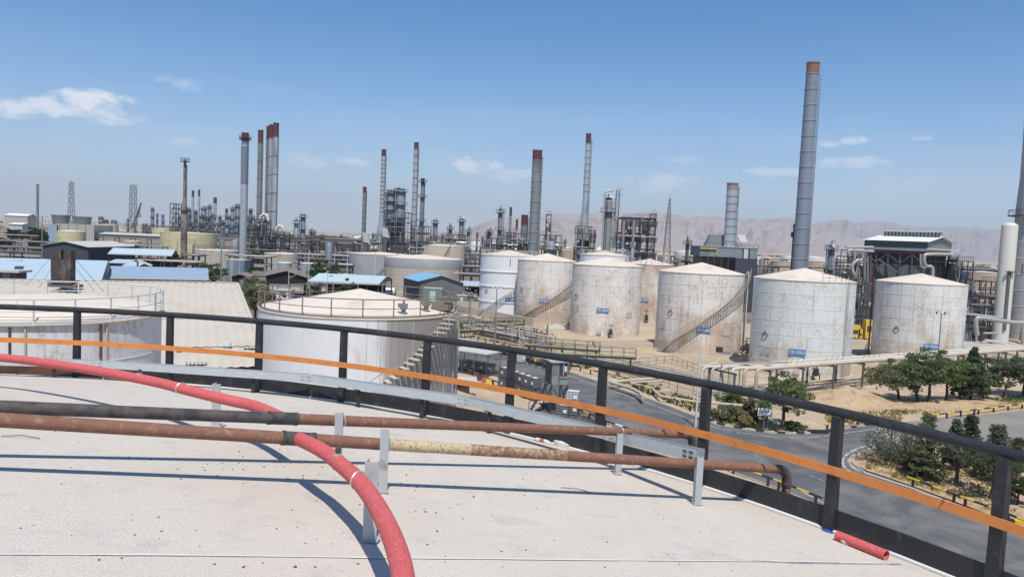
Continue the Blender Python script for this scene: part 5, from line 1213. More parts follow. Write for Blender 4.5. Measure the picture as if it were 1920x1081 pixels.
# big pale corrugated roof in front
RG = G(445, 531, 9.0); u = Vector((.915, .40, 0)).normalized(); v = Vector((.40, -.915, 0)).normalized()
wh = thing('warehouse', 'warehouse with wide pale corrugated roof between the two railed tanks', 'building', (RG.x, RG.y, 0))
Lw, hw = 62.0, 40.0; dz_ = Vector((0, 0, -.083 * hw)); ri = RG
sheet_rows = [(0, .55, 0), (.55, .70, -.03), (.70, .84, .02), (.84, 1.0, -.02)]
for (s0, s1, zz) in sheet_rows:
    for c0, c1 in ((0, .2), (.2, .4), (.4, .6), (.6, .8), (.8, 1)):
        a = ri - u * Lw * c1 + v * hw * s1 + dz_ * s1 + Vector((0, 0, zz)); b = ri - u * Lw * c0 + v * hw * s1 + dz_ * s1 + Vector((0, 0, zz)); c = ri - u * Lw * c0 + v * hw * s0 + dz_ * s0 + Vector((0, 0, zz - .02)); d = ri - u * Lw * c1 + v * hw * s0 + dz_ * s0 + Vector((0, 0, zz - .02))
        m = MB(); ribbed(m, a, b, c, d, 16, .07); m.build('roof_sheet', 'roof_corr', wh)
m = MB(); ribbed(m, ri - u * Lw, ri, ri - v * 14 - Vector((0, 0, 2.2)), ri - u * Lw - v * 14 - Vector((0, 0, 2.2)), 70, .07); m.f = [f[::-1] for f in m.f]; m.build('roof_sheet', 'roof_corr', wh)
MB().bar(ri - u * Lw + Vector((0, 0, .08)), ri + Vector((0, 0, .08)), .5, .1).build('ridge_cap', 'roof_corr', wh)
MB().bar(ri + Vector((0, 0, .03)), ri + v * hw + dz_ + Vector((0, 0, .03)), .3, .16).build('verge_trim', 'roof_corr', wh)
a, b = ri - u * .4, ri + v * hw + dz_ - u * .4
m = MB(); m.add([(a.x, a.y, 0), (b.x, b.y, 0), b - Vector((0, 0, .3)), a - Vector((0, 0, .3))], [(0, 1, 2, 3)]); m.add([(a.x - .2, a.y, 0), (b.x - .2, b.y, 0), b - Vector((.2, 0, .3)), a - Vector((.2, 0, .3))], [(3, 2, 1, 0)]); m.build('gable_wall', 'wall_tan', wh)
a, b = ri + v * (hw - .3) + dz_ - u * Lw, ri + v * (hw - .3) + dz_; m = MB(); m.hexa([(a.x, a.y, 0), (b.x, b.y, 0), (b.x, b.y + .2, 0), (a.x, a.y + .2, 0), (a.x, a.y, a.z - .2), (b.x, b.y, b.z - .2), (b.x, b.y + .2, b.z - .2), (a.x, a.y + .2, a.z - .2)]); m.build('wall', 'wall_tan', wh)
def proof(x, y):                          # pixel -> point on the pale roof plane
    nrm = u.cross(v * hw + dz_).normalized(); r_ = ray(x, y); o_ = Vector((0, 0, HC)); return o_ + r_ * ((ri - o_).dot(nrm) / r_.dot(nrm))
for (x, y) in ((350, 658), (368, 684), (475, 654), (228, 648)):
    p = proof(x, y); o = MB().box(p + Vector((0, 0, .13)), (1.5, .7, .05), .4).build('roof_light', 'roof_pale', wh)
    for k in range(6): MB().bar(p + u * (-.65 + k * .26) - v * .35 + Vector((0, 0, .17)), p + u * (-.65 + k * .26) + v * .35 + Vector((0, 0, .14)), .07, .03).build('roof_light_rib', 'wall_grey', o)
p = proof(426, 652); MB().lathe([(.2, 0), (.2, .25), (.34, .3), (.3, .55), (.02, .62)], tuple(p - Vector((0, 0, .1))), 12).build('roof_vent', 'steel_pale', wh, True)
# rusty twin flue with guy wires, standing on the pale roof
dR = 78.0; tp = W(118, 468, dR); fl = thing('twin_flue', 'rusty brown twin box flue with guy wires rising from the pale roof', 'flue', (tp.x, dR, 8.2))
zb = zpx(118, 526, dR)
for k, (x0, x1) in enumerate(((100, 119), (124, 137))):
    X0, X1 = xpx(x0, 500, dR), xpx(x1, 500, dR); MB().box(((X0 + X1) / 2, dR, (zb + tp.z) / 2), (X1 - X0, .9, tp.z - zb)).build('flue_box', 'rust_dark', fl)
    MB().box(((X0 + X1) / 2, dR - .02, zb + (tp.z - zb) * .72), ((X1 - X0) + .04, .92, .05)).build('flange', 'rust', fl)
MB().cyl((tp.x + .15, dR - .1, 7.4), (tp.x + .15, dR - .1, zb + 2.2), .34, n=12).build('stem', 'wall_brown', fl, True)
MB().box((tp.x, dR, zb - .12), (2.6, 1.6, .3)).build('base_plate', 'rust', fl); MB().box((tp.x + .3, dR, zb - .5), (2.9, 1.4, .3)).build('base_plate', 'wall_grey', fl)
for sx, dx, z in ((-1, 5.2, .85), (-1, 3.6, .55), (1, 3.6, .85), (1, 2.6, .6)): MB().cyl((tp.x + sx * .9, dR, zb + (tp.z - zb) * z), (tp.x + sx * dx, dR + 1.5, 8.3), .02, n=4).build('guy_wire', 'frame_dark', fl)
MB().tube([(tp.x + .1, dR, tp.z - 1), (tp.x + .1, dR, tp.z - .2)], .03, 4).build('flue_rod', 'pipe_white', fl)
# blue-roofed sheds
t = shed('shed with steep light blue ribbed roof behind the rusty twin flue', -90, 170, 533, 483.5, 135, 26, 'roof_blue', 'wall_tan', ribs=70, rz=.40); 
X, Z = xpx(65, 490, 147), zpx(65, 490, 144); MB().box((xpx(65, 490, 142), 142.0, zpx(65, 490, 142) + .1), (1.5, 2.6, .12)).build('roof_hatch', 'roof_corr', t)
t = shed('long low shed with mid-blue ribbed roof and tan wall', 172, 383, 520.5, 499.5, 155, 22, 'roof_blue_deep', 'wall_tan', ribs=80, rz=.40, wins=((240, 526, 36, 5, 'void'), (296, 527, 36, 5, 'void')))
for x in (268, 322): MB().bar((xpx(x, 526, 154.8), 154.8, 0), (xpx(x, 526, 154.8), 154.8, zpx(x, 525, 154.8)), .12, .1).build('wall_joint', 'wall_brown', t)
gabled('dark grey gabled hall behind the steep blue roof', 80, 165, 460, 452, 200, 24, 'roof_pale', 'wall_darkblue')
shed('open shed with grey-white roof right of the dark gabled hall', 160, 241, 464, 456.5, 228, 16, 'roof_pale', 'wall_darkblue', True, 5, rz=.3)
shed('open canopy with pale green-blue roof and dark posts', 209, 318, 476, 466, 200, 12, 'roof_paleblue', 'frame_dark', True, 6, rz=.3)
shed('small bright blue canopy left of its twin', 204, 243, 491, 486, 178, 6, 'roof_blue', 'wall_darkblue', True, 2, ribs=14)
shed('small sky blue canopy with a leaning white beam', 231, 263, 497, 490.5, 168, 6, 'roof_blue', 'wall_darkblue', True, 2, ribs=14)
p, q = W(258, 487, 166), W(285, 498, 166); o = thing('conveyor_boom', 'white inclined beam leaning beside the small blue canopies', 'beam', (q.x, q.y, 0)); MB().bar(p, q, .5, .35).build('beam', 'pipe_white', o); MB().bar(q, (q.x, q.y, 0), .25, .25).build('support', 'frame_dark', o); MB().bar((p.x, p.y, 0), p, .25, .25).build('support', 'frame_dark', o)
bz = W(20, 503, 122); t = thing('flat_roof_hut', 'dark hut with pale flat roof and one window before the blue roof', 'building', (bz.x, 122, 0)); X1 = xpx(33, 510, 122); X0 = xpx(-30, 510, 122)
MB().box(((X0 + X1) / 2, 123, bz.z / 2 - .3), (X1 - X0, 2.6, bz.z - .6)).build('wall', 'wall_brown', t); MB().box(((X0 + X1) / 2 + .3, 122.8, bz.z - .45), (X1 - X0 + 1.0, 3.4, .35)).build('roof', 'roof_pale', t); w_ = W(11, 516, 121.6); o = MB().box((w_.x, 121.65, w_.z), (1.0, .1, .85)).build('window', 'roof_pale', t); MB().box((w_.x, 121.58, w_.z), (.84, .06, .7)).build('pane', 'panel_grey', o)
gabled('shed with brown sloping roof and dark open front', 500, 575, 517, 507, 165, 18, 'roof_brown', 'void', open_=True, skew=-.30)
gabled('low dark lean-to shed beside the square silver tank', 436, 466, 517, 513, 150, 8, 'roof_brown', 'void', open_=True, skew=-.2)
shed('long canopy with pale sky-blue roof and open sides', 578, 712, 528, 514, 165, 18, 'roof_paleblue', 'wall_tan', True, 6, ribs=50)
gabled('grey building with vivid blue roof and dark gable facing the yard', 788, 868, 527.5, 515.5, 178, 14, 'roof_blue_bright', 'wall_grey', skew=-.42, wins=((824, 525.5, 5, 4, 'void'), (800, 545, 4, 12, 'void')))
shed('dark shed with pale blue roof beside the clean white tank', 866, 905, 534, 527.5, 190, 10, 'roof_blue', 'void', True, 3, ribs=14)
# yard clutter
p = G(714, 565); y_ = 186.0; X0, X1 = xpx(684, 548, y_), xpx(741, 548, y_)
t = thing('tarped_trailer', 'blue trailer with white arched tarpaulin in the yard', 'trailer', ((X0 + X1) / 2, y_, 0)); zt = zpx(712, 546, y_)
MB().box(((X0 + X1) / 2, y_, zt * .62), (X1 - X0, 2.6, zt * .55)).build('body', 'tarp_blue', t); MB().cyl((X0, y_, zt * .85), (X1, y_, zt * .85), 1.25, n=16).build('tarpaulin', 'white_plastic', t, True); MB().box((X0 + .02, y_, zt * .9), (.1, 1.9, 1.6)).build('end_opening', 'void', t)
for k in (.15, .3, .75, .9): MB().cyl((X0 + (X1 - X0) * k, y_ - 1.35, .5), (X0 + (X1 - X0) * k, y_ - 1.0, .5), .5, n=12).build('wheel', 'void', t)
def van(label, x, d):
    X = xpx(x, 560, d); t = thing('parked_van', label, 'van', (X, d, 0)); m = MB(); q = [(-2.3, .35), (2.3, .35), (2.3, 1.05), (1.55, 1.25), (1.0, 1.95), (-2.2, 2.0), (-2.3, 1.6)]; k = len(q)
    m.v = [(X + a, d - .9, z) for a, z in q] + [(X + a, d + .9, z) for a, z in q]; m.f = [tuple(range(k)), tuple(range(k, 2 * k))[::-1]] + [(i, k + i, k + (i + 1) % k, (i + 1) % k) for i in range(k)]; m.build('body', 'white_plastic', t)
    MB().hexa([(X + .3, d - .92, 1.25), (X + 1.45, d - .92, 1.25), (X + 1.45, d - .9, 1.25), (X + .3, d - .9, 1.25), (X + .3, d - .92, 1.8), (X + 1.0, d - .92, 1.8), (X + 1.0, d - .9, 1.8), (X + .3, d - .9, 1.8)]).build('window', 'glass_dark', t)
    for a in (-1.4, 1.4): MB().cyl((X + a, d - .95, .36), (X + a, d - .7, .36), .36, n=14).build('wheel', 'void', t, True)
    for a in (2.28,): MB().box((X + a, d - .6, .85), (.06, .3, .2)).build('headlight', 'sign_white', t)
van('white van parked behind the railed cone-roof tank', 551, 150)
m = MB(); rng = random.Random(21); p = W(882, 545, 186)
for k in range(120): m.box((p.x + rng.gauss(0, 1.6), 186 + rng.uniform(-1.5, 1.5), max(.2, 3.2 * math.exp(-(k % 12) / 6) * rng.random())), (rng.uniform(.2, 1.2), rng.uniform(.1, .5), rng.uniform(.1, .4)), rng.uniform(0, 3))
o = stuff(m.build('scrap_heap', 'concrete')); o['label'] = 'heap of pale scrap beside the vivid blue-roofed building'; o['category'] = 'scrap'
for x, lab in ((866, 'green skip beside the heap of pale scrap'), (812, 'large green cabin container before the dark gable')):
    d = 176; X = xpx(x, 552, d); t = thing('waste_skip', lab, 'skip', (X, d, 0)); hh = 2.0 if x > 850 else 3.4; ww = 2.6 if x > 850 else 4.5
    MB().box((X, d, hh / 2 + .1), (ww, 2.0, hh)).build('body', 'bin_green', t); MB().box((X, d - 1.02, hh / 2), (ww * .3, .08, hh * .7)).build('door', 'steel_pale', t); MB().box((X, d, hh + .15), (ww + .1, 2.1, .12)).build('rim', 'steel_pale', t)
for (x, d, lab) in ((645, 172, 'red brick hut roof seen behind the cone-roof tank'), (535, 160, 'grey box cabin among the yard trees')):
    X = xpx(x, 545, d); t = thing('yard_hut', lab, 'hut', (X, d, 0)); red = x > 600; MB().box((X, d, 1.4), (7 if red else 3, 3, 2.8)).build('wall', 'red_cap_orange' if red else 'steel_pale', t); MB().box((X, d, 2.9), (7.4 if red else 3.4, 3.4, .2)).build('roof', 'roof_pale', t)
# square tanks, silver tanks
def boxtank(label, x0, x1, ytop, d):
    X0, X1, z = xpx(x0, ytop, d), xpx(x1, ytop, d), zpx((x0 + x1) / 2, ytop, d); t = thing('panel_tank', label, 'tank', ((X0 + X1) / 2, d, 0)); w = X1 - X0
    n_ = 5
    for k in range(n_): MB().box((X0 + w * (k + .5) / n_, d + w / 2, z / 2), (w / n_ - .05, w, z)).build('panel', 'steel_silver' if k % 2 else 'steel_bluegrey', t)
    m = MB()
    for k in range(24): m.cyl((X0 + w * .62, d - .15, .3 + k * z / 24), (X0 + w * .62 + .45, d - .15, .3 + k * z / 24), .03, n=4)
    m.build('ladder', 'frame_dark', t); MB().box(((X0 + X1) / 2, d + w / 2, z + .1), (w + .1, w + .1, .18)).build('top', 'roof_pale', t); return t
boxtank('square silver panel tank with ladder by the trees', 424, 458, 488, 185)
def smalltank(label, x0, x1, ytop, d, mt='steel_silver', roof='steel_pale', slope=.15, courses=1, dome=False, group=None, H=None, bands=0):
    X0, X1 = xpx(x0, ytop, d), xpx(x1, ytop, d); R = (X1 - X0) / 2; z = zpx((x0 + x1) / 2, ytop, d - R); c = ((X0 + X1) / 2, d)
    return tank(label, c, R, z, mt, roof, slope, courses, n=40, dome=dome, group=group, seams=courses > 1), c, R, z
smalltank('small silver tank left of its pair behind the brown shed', 520, 547, 493, 195, dome=True); smalltank('small silver tank right of its pair behind the pale canopy', 564, 590, 494, 195, dome=True)
for k in range(8):
    X = xpx(627 + k * 4.5, 500, 220); zt = zpx(640, 497, 220); t = thing('bullet_silo', 'slim white-topped silo in the row beside the grey walled tank', 'silo', (X, 220, 0), 'slim white-topped silos'); MB().cyl((X, 220, 0), (X, 220, zt), .55, n=10).build('body', 'steel_grey', t, True); MB().lathe([(.56, 0), (.45, .35), (.02, .55)], (X, 220, zt), 10).build('dome', 'white_plastic', t, True)
FT = [('wide grey tank crossed by a diagonal stair', 655, 775, 477.5, 245, 'tank_grey', 'roof_cream', .06, 6), ('wide grey and tan tank with white roof behind the vivid blue roof', 722, 866, 485.5, 215, 'tank_beige', 'roof_cream', .09, 8),
      ('cream tank left of its cream neighbour behind the grey walled tanks', 706, 787, 457.5, 330, 'tank_cream', 'roof_cream', .07, 2), ('cream tank with diagonal stair behind the grey walled tanks', 785, 872, 461, 325, 'tank_cream', 'roof_cream', .06, 4),
      ('big yellow tank behind the rusty chimney', 305, 404, 437.5, 375, 'tank_yellow', 'tank_yellow', .05, 4), ('low grey-cream tank below the big yellow tank', 364, 446, 470, 262, 'tank_beige', 'roof_cream', .05, 6),
      ('broad pale tank behind the two small silver tanks', 497, 566, 476, 262, 'tank_beige', 'roof_cream', .07, 6), ('squat pinkish tank among the far pipe walls', 232, 263, 452, 350, 'tank_pinkish', 'roof_cream', .08, 2),
      ('cream domed tank in front of the cooling towers', 109, 157, 434, 400, 'tank_yellow', 'roof_cream', .12, 3), ('pale tank right of the cooling towers', 178, 220, 421, 560, 'tank_cream', 'roof_cream', .05, 3),
      ('pale yellow tank far behind the big yellow tank', 287, 323, 428, 600, 'tank_yellow', 'roof_cream', .05, 2), ('white cone tank beyond the lattice mast', 1265, 1312, 473, 420, 'tank_clean', 'roof_cream', .2, 2),
      ('tan tank below the white cone tank', 1266, 1316, 484, 330, 'tank_pinkish', 'roof_cream', .02, 2), ('cream cone tank right of the grey heater house', 1424, 1462, 486, 340, 'tank_cream', 'roof_cream', .18, 2),
      ('pink-tan tank beside the tall grey chimney', 1446, 1486, 490, 300, 'tank_pinkish', 'tank_pinkish', .02, 2), ('white roofed tank behind the tall grey chimney', 1464, 1500, 482, 480, 'tank_clean', 'roof_cream', .15, 2),
      ('tan tank right of the tall grey chimney', 1508, 1556, 490, 300, 'tank_pinkish', 'tank_pinkish', .16, 2), ('pale cone tank behind the pipe loops', 1568, 1622, 486, 380, 'tank_cream', 'roof_cream', .16, 2),
      ('brown-sided tank with pale roof under the pipe loops', 1570, 1632, 497, 270, 'tank_pinkish', 'roof_cream', .1, 2), ('pink-tan tank right of the white and green building', 1808, 1876, 510, 260, 'tank_pinkish', 'roof_cream', .05, 3),
      ('far white tank near the mountain foot', 1120, 1180, 464, 620, 'tank_clean', 'roof_white', .1, 1), ('far white tank left of the slim ringed chimney', 900, 935, 455, 700, 'tank_clean', 'roof_white', .1, 1), ('far white tank at the plain edge', 880, 905, 453, 800, 'tank_clean', 'roof_white', .1, 1),
      ('tan tank between the two heaters', 1050, 1078, 469, 300, 'tank_pinkish', 'roof_cream', .45, 2), ('tan cone tank behind the panelled heater', 1108, 1140, 469, 320, 'tank_pinkish', 'roof_cream', .4, 2), ('far white roofed tank beyond the green belt', 655, 705, 443, 900, 'tank_clean', 'roof_white', .05, 1),
      ('far cream tank right of the tall grey chimney', 1510, 1548, 483, 480, 'tank_clean', 'roof_white', .12, 1)]
for (lab, x0, x1, yt, d, mt, rf, sl_, cs_) in FT:
    t, c, R, z = smalltank(lab, x0, x1, yt, d, mt, rf, sl_, cs_)
    if 'diagonal stair' in lab: stair(t, c, R, z, -15, 20 if d > 300 else 28, mt='frame_dark', w=1.0, treads=False)
    if 'grey and tan' in lab:
        for k in range(22):
            MB().bar(at(c, -62 + k * 6, R + .03, 0), at(c, -62 + k * 6, R + .03, z * .72), .05, .04).build('plate_seam', 'seam', t)
        MB().lathe([(R + .02, z * .70), (R + .05, z * .71), (R + .05, z * .985), (R + .02, z)], (*c, 0), 40).build('painted_band', 'tank_grey', t, True)
        for k in range(12): MB().lathe([(R + .01, z * k / 17), (R + .05, z * k / 17 + .04), (R + .01, z * k / 17 + .08)], (*c, 0), 40).build('wire_band', 'seam', t)
    if 'behind the two small' in lab or 'low grey-cream' in lab or 'big yellow' in lab:
        for k in range(9): MB().lathe([(R, z * k / 9), (R + .04, z * k / 9 + .04), (R, z * k / 9 + .08)], (*c, 0), 40).build('wire_band', 'seam_dark' if 'yellow' not in lab else 'seam', t)
    if 'low grey-cream' in lab: rim_rail(t, c, R - .1, z, 1.4, 'frame_brown', 18, .05, toe=False)
# cooling-tower block
X0, X1 = xpx(92, 440, 430), xpx(178, 440, 430); zt = zpx(135, 420, 430); t = thing('cooling_tower', 'grey concrete cooling block with two dark flared fan stacks', 'cooling tower', ((X0 + X1) / 2, 430, 0))
MB().box(((X0 + X1) / 2 + 2, 440, zt / 2), (X1 - X0 - 5, 20, zt)).build('block', 'concrete', t); MB().box((X0 + 2.5, 436, zt / 2 - .5), (6, 12, zt - 1)).build('side_panel', 'roof_blue_deep', t)
for x0, x1, yt, yb_ in ((98, 130, 403, 418), (138, 171, 406, 420)):
    xm = (x0 + x1) / 2; c = (xpx(xm, yb_, 440), 440, 0); za, zz = zpx(xm, yb_, 440) - 1, zpx(xm, yt, 440); rt = (x1 - x0) / 2 * MPX(440)
    MB().lathe([(rt * .78, za), (rt * .86, (za + zz) / 2), (rt, zz), (rt * .96, zz), (rt * .8, za)], c, 28).build('fan_stack', 'panel_grey', t, True)
    m = MB(); m.tube([(c[0] + rt * .85 * cos(k * pi / 12), 440 + rt * .85 * sin(k * pi / 12), za + 2.2) for k in range(24)], .08, 4, True); m.build('stack_rail', 'steel_pale', t)
for k in range(5): X = X0 + 6 + k * 5; MB().bar((X, 429.5, 0), (X, 429.5, zt), .5, .4).build('pilaster', 'concrete_beige', t)
# ================================================================== CHIMNEYS
def chimney(label, xt, yt, d, wt, wb=None, rings=10, cap='red_cap', capf=.09, mt='steel_silver', flare=None, plats=(), zbase=0.0, ringmt='ring_dark', spiral=None, caps2=None, ladder=True):
    tp = W(xt, yt, d); X, H = tp.x, tp.z; rt = wt / 2 * MPX(d); rb = (wb or wt) / 2 * MPX(d); t = thing('chimney', label, 'chimney', (X, d, zbase))
    rad = lambda z: rb + (rt - rb) * (z - zbase) / (H - zbase)
    zc = H - (H - zbase) * capf if cap else H; prof = []
    if flare:
        zf, rf = W(xt, flare[0], d).z, flare[1] / 2 * MPX(d); zf0 = W(xt, flare[2], d).z
        prof = [(rf, zbase), (rf, zf0), (rad(zf), zf)]
    else: prof = [(rad(zbase), zbase)]
    prof += [(rad(zc), zc)]
    MB().lathe(prof + ([(rad(H), H), (rad(H) * .9, H), (rad(H) * .88, H - 2)] if not cap else []), (X, d, 0), 24).build('shaft', mt, t, True)
    if cap: MB().lathe([(rad(zc) * 1.01, zc), (rt * 1.01, H), (rt * .88, H), (rt * .86, H - 2.5)], (X, d, 0), 24).build('painted_top', cap, t, True)
    MB().lathe([(rt * 1.0, H - .35), (rt * 1.1, H - .3), (rt * 1.1, H), (rt * .9, H)], (X, d, 0), 24).build('top_rim', ringmt, t, True)
    zs = W(xt, flare[0], d).z if flare else zbase
    for k in range(1, rings + 1):
        z = zs + (zc - zs) * k / (rings + .0); r = rad(z); s_ = .13 if d < 260 else .16
        MB().lathe([(r * .99, z - s_), (r + .1, z - s_ * .8), (r + .1, z + s_ * .3), (r * .99, z + s_)], (X, d, 0), 24).build('stiffener_ring', ringmt, t, True)
    if spiral:
        z0, z1, n_ = spiral; z0, z1 = W(xt, z0, d).z, W(xt, z1, d).z
        for k in range(n_): z = z0 + (z1 - z0) * k / (n_ - 1); r = rad(z); MB().lathe([(r, z - .12), (r + .34, z - .1), (r + .34, z + .02), (r, z + .08)], (X, d, 0), 24).build('wind_fin', 'steel_bluegrey', t, True)
    for y in plats:
        z = W(xt, y, d).z; r = rad(z); o = MB().lathe([(r, z - .1), (r + 1.0, z - .1), (r + 1.0, z + .05), (r, z + .05)], (X, d, 0), 20).build('platform', 'frame_dark', t)
        m = MB(); m.tube([(X + (r + 1) * cos(k * pi / 10), d + (r + 1) * sin(k * pi / 10), z + 1.1) for k in range(20)], .05, 4, True)
        for k in range(10): a = k * pi / 5; m.cyl((X + (r + 1) * cos(a), d + (r + 1) * sin(a), z), (X + (r + 1) * cos(a), d + (r + 1) * sin(a), z + 1.1), .05, n=4)
        m.build('platform_rail', 'frame_dark', o)
    if ladder: MB().box((X + rad(H * .5) * .9 + .25, d - rad(H * .5) * .45, zbase + (H - zbase) * .48), (.35, .1, (H - zbase) * .94)).build('ladder', ringmt, t)
    return t
chimney('tall grey ringed chimney with rusty orange top, rising behind the white tanks', 1525, 117, 175, 22.5, 27.5, 16, 'red_cap_orange', .045, 'steel_bluegrey', ringmt='steel_bluegrey')
sd_ = W(1487, 420, 178); t = thing('vent_pipe', 'thin dark vent pipe clinging to the foot of the tall grey chimney', 'pipe', (sd_.x, 177, 0)); MB().cyl((sd_.x, 177, 0), (sd_.x, 177, sd_.z), .28, n=8).build('pipe', 'frame_dark', t); MB().box((sd_.x - .1, 177, sd_.z - 2.5), (.9, .9, 1.2)).build('bracket', 'frame_dark', t)
chimney('thick ringed chimney with dark red top above the clean white tank', 1008, 281, 225, 17.5, 19.5, 13, 'red_cap', .075, 'steel_grey', ringmt='steel_bluegrey')
chimney('slender white-silver chimney with flared foot on the panelled heater', 1104, 250, 240, 9.5, 11, 8, 'red_cap', .085, 'steel_silver', flare=(372, 15, 425), zbase=12.0, ringmt='steel_bluegrey')
chimney('stout silver ringed chimney with pink top on the grey heater house', 1374, 343, 195, 20, 20, 9, 'red_cap_pink', .08, 'steel_silver', zbase=14.0, ringmt='steel_bluegrey')
chimney('tall silver chimney with fins and red platform top', 460, 249, 300, 12.5, 14, 0, 'red_cap', .065, 'steel_silver', spiral=(275, 342, 16), plats=(259, 262))
for (x, y, w, lab) in ((489, 244, 9.5, 'weathered silver chimney with dark red top, alone left of three clustered ones'), (503, 236.5, 6.5, 'slim silver chimney with red top, left of three clustered ones'), (508.5, 233.5, 7.5, 'slim silver chimney with red top between two clustered ones'), (518, 230.5, 10, 'silver chimney with dark red top, thickest of the clustered ones')):
    chimney(lab, x, y, 310 + (4 if w < 8 else 0), w, w, 7, 'red_cap', .095, 'steel_silver' if w > 7 and x > 490 else 'steel_grey', ladder=w > 8)
chimney('rusty patched chimney narrowing upward behind the small blue canopies', 347, 299, 250, 4.8, 7, 0, None, 0, 'rust_chimney', flare=(372, 11.5, 395), plats=(303, 395))
chimney('slim ringed chimney with dark red top beyond the green belt', 684, 350, 340, 6.6, 7.2, 12, 'red_cap', .07, 'steel_grey')
chimney('ringed silver chimney with flared cone foot left of the big towers', 720, 280, 330, 8.4, 9, 14, 'red_cap', .055, 'steel_silver', flare=(405, 19, 445))
chimney('tallest ringed chimney beside the big towers', 781, 267, 320, 8.6, 10, 17, 'red_cap', .05, 'steel_silver', plats=())
chimney('chimney with railed platform top right of the big towers', 793, 334, 335, 6.8, 7.6, 6, 'frame_dark', .07, 'steel_bluegrey', plats=(341, 370, 415))
chimney('short slim chimney with red top behind the heater', 958, 388, 290, 4.6, 5.2, 9, 'red_cap', .12, 'steel_silver', flare=(446, 6.5, 462), ladder=False); chimney('very short slim chimney with dark red top', 969.5, 411, 300, 4.2, 4.2, 4, 'red_cap', .16, 'steel_silver', ladder=False)
chimney('short thick chimney with wide dark red top', 984, 402.5, 280, 12, 12.5, 4, 'red_cap', .20, 'steel_grey', zbase=6)
for k, x in enumerate((1152.5, 1170, 1189)): chimney(('faded pink-topped silver flue left of a row of three', 'pink-topped silver flue in the middle of a row of three', 'pink-topped silver flue next to the dark steel frame')[k], x, 411, 225, 5.4, 5.6, 5, 'red_cap_pink', .24, 'steel_silver', flare=(466, 7, 477), ladder=False)
for x, y, w, lab in ((362, 357, 4.6, 'thin far chimney with banded top, left of a distant pair'), (373.5, 355.5, 4.2, 'thin far chimney with banded top, right of a distant pair'), (403.5, 370, 6.2, 'far silver chimney with red bands among distant columns'), (425, 391, 5, 'short far chimney with banded top'), (70.5, 346, 4.6, 'lone thin grey chimney near the white far shed'), (773, 412, 4, 'short dark red chimney stub between the big towers')):
    chimney(lab, x, y, 620 if x < 500 and x > 100 else (480 if x < 100 else 350), w, w, 7, 'red_cap' if x > 300 else None, .12, 'steel_silver' if x > 100 else 'steel_grey', ladder=False)
# broken-clad stack at the right edge, and the cream vessel next to it
dS = 150.0; X = xpx(1930, 500, dS); t = thing('flare_stack', 'grey patched stack with wide foot and railed platform at the right edge', 'chimney', (X, dS, 0)); P_ = lambda x, y: (abs(X - xpx(x, y, dS)), zpx(x, y, dS))
pr = [(P_(1890, 640)[0], 0), P_(1893, 600), P_(1897, 510), P_(1906, 448), P_(1909, 400), P_(1918, 330), (P_(1921, 280)[0], zpx(1921, 200, dS))]
MB().lathe(pr, (X, dS, 0), 28).build('shaft', 'tank_grey', t, True); z = zpx(1908, 404, dS); r_ = P_(1908, 404)[0]
o = MB().lathe([(r_, z - .1), (r_ + 1.1, z - .1), (r_ + 1.1, z + .05), (r_, z + .05)], (X, dS, 0), 20).build('platform', 'frame_dark', t); m = MB()
for k in range(20): a = k * pi / 10; m.cyl((X + (r_ + 1.1) * cos(a), dS + (r_ + 1.1) * sin(a), z), (X + (r_ + 1.1) * cos(a), dS + (r_ + 1.1) * sin(a), z + 1.1), .04, n=4)
m.tube([(X + (r_ + 1.1) * cos(k * pi / 10), dS + (r_ + 1.1) * sin(k * pi / 10), z + 1.1) for k in range(20)], .05, 4, True); m.build('platform_rail', 'frame_dark', o)
for k in range(6): zz = z - 2 - k * 3.2; rr = next((a + (b - a) * (zz - za) / (zb_ - za) for (a, za), (b, zb_) in zip(pr[:-1], pr[1:]) if za <= zz <= zb_), 3); MB().lathe([(rr, zz - .08), (rr + .05, zz), (rr, zz + .08)], (X, dS, 0), 28).build('cladding_joint', 'seam', t)
q_ = W(1904, 500, dS); MB().box((q_.x + .6, dS - 2.2, q_.z), (1.2, .5, 1.6)).build('torn_cladding', 'tank_cream', t)
dV = 140.0; X = xpx(1887, 500, dV); r_ = 13.5 * MPX(dV); H = zpx(1888, 424, dV); t = thing('vertical_vessel', 'tall cream vertical vessel with domed top before the patched stack', 'vessel', (X, dV, 0))
MB().lathe([(r_, 0), (r_, H)] + [(r_ * cos(a), H + r_ * .55 * sin(a)) for a in [k * pi / 14 for k in range(1, 7)]] + [(.02, H + r_ * .55)], (X, dV, 0), 32).build('shell', 'vessel_cream', t, True)
MB().box((X - .3, dV - r_ - .12, H * .38), (.5, .2, H * .5)).build('ladder', 'frame_grey', t); MB().box((X - .2, dV - r_ - .3, H * .62), (1.6, .5, .2)).build('bracket', 'frame_dark', t)
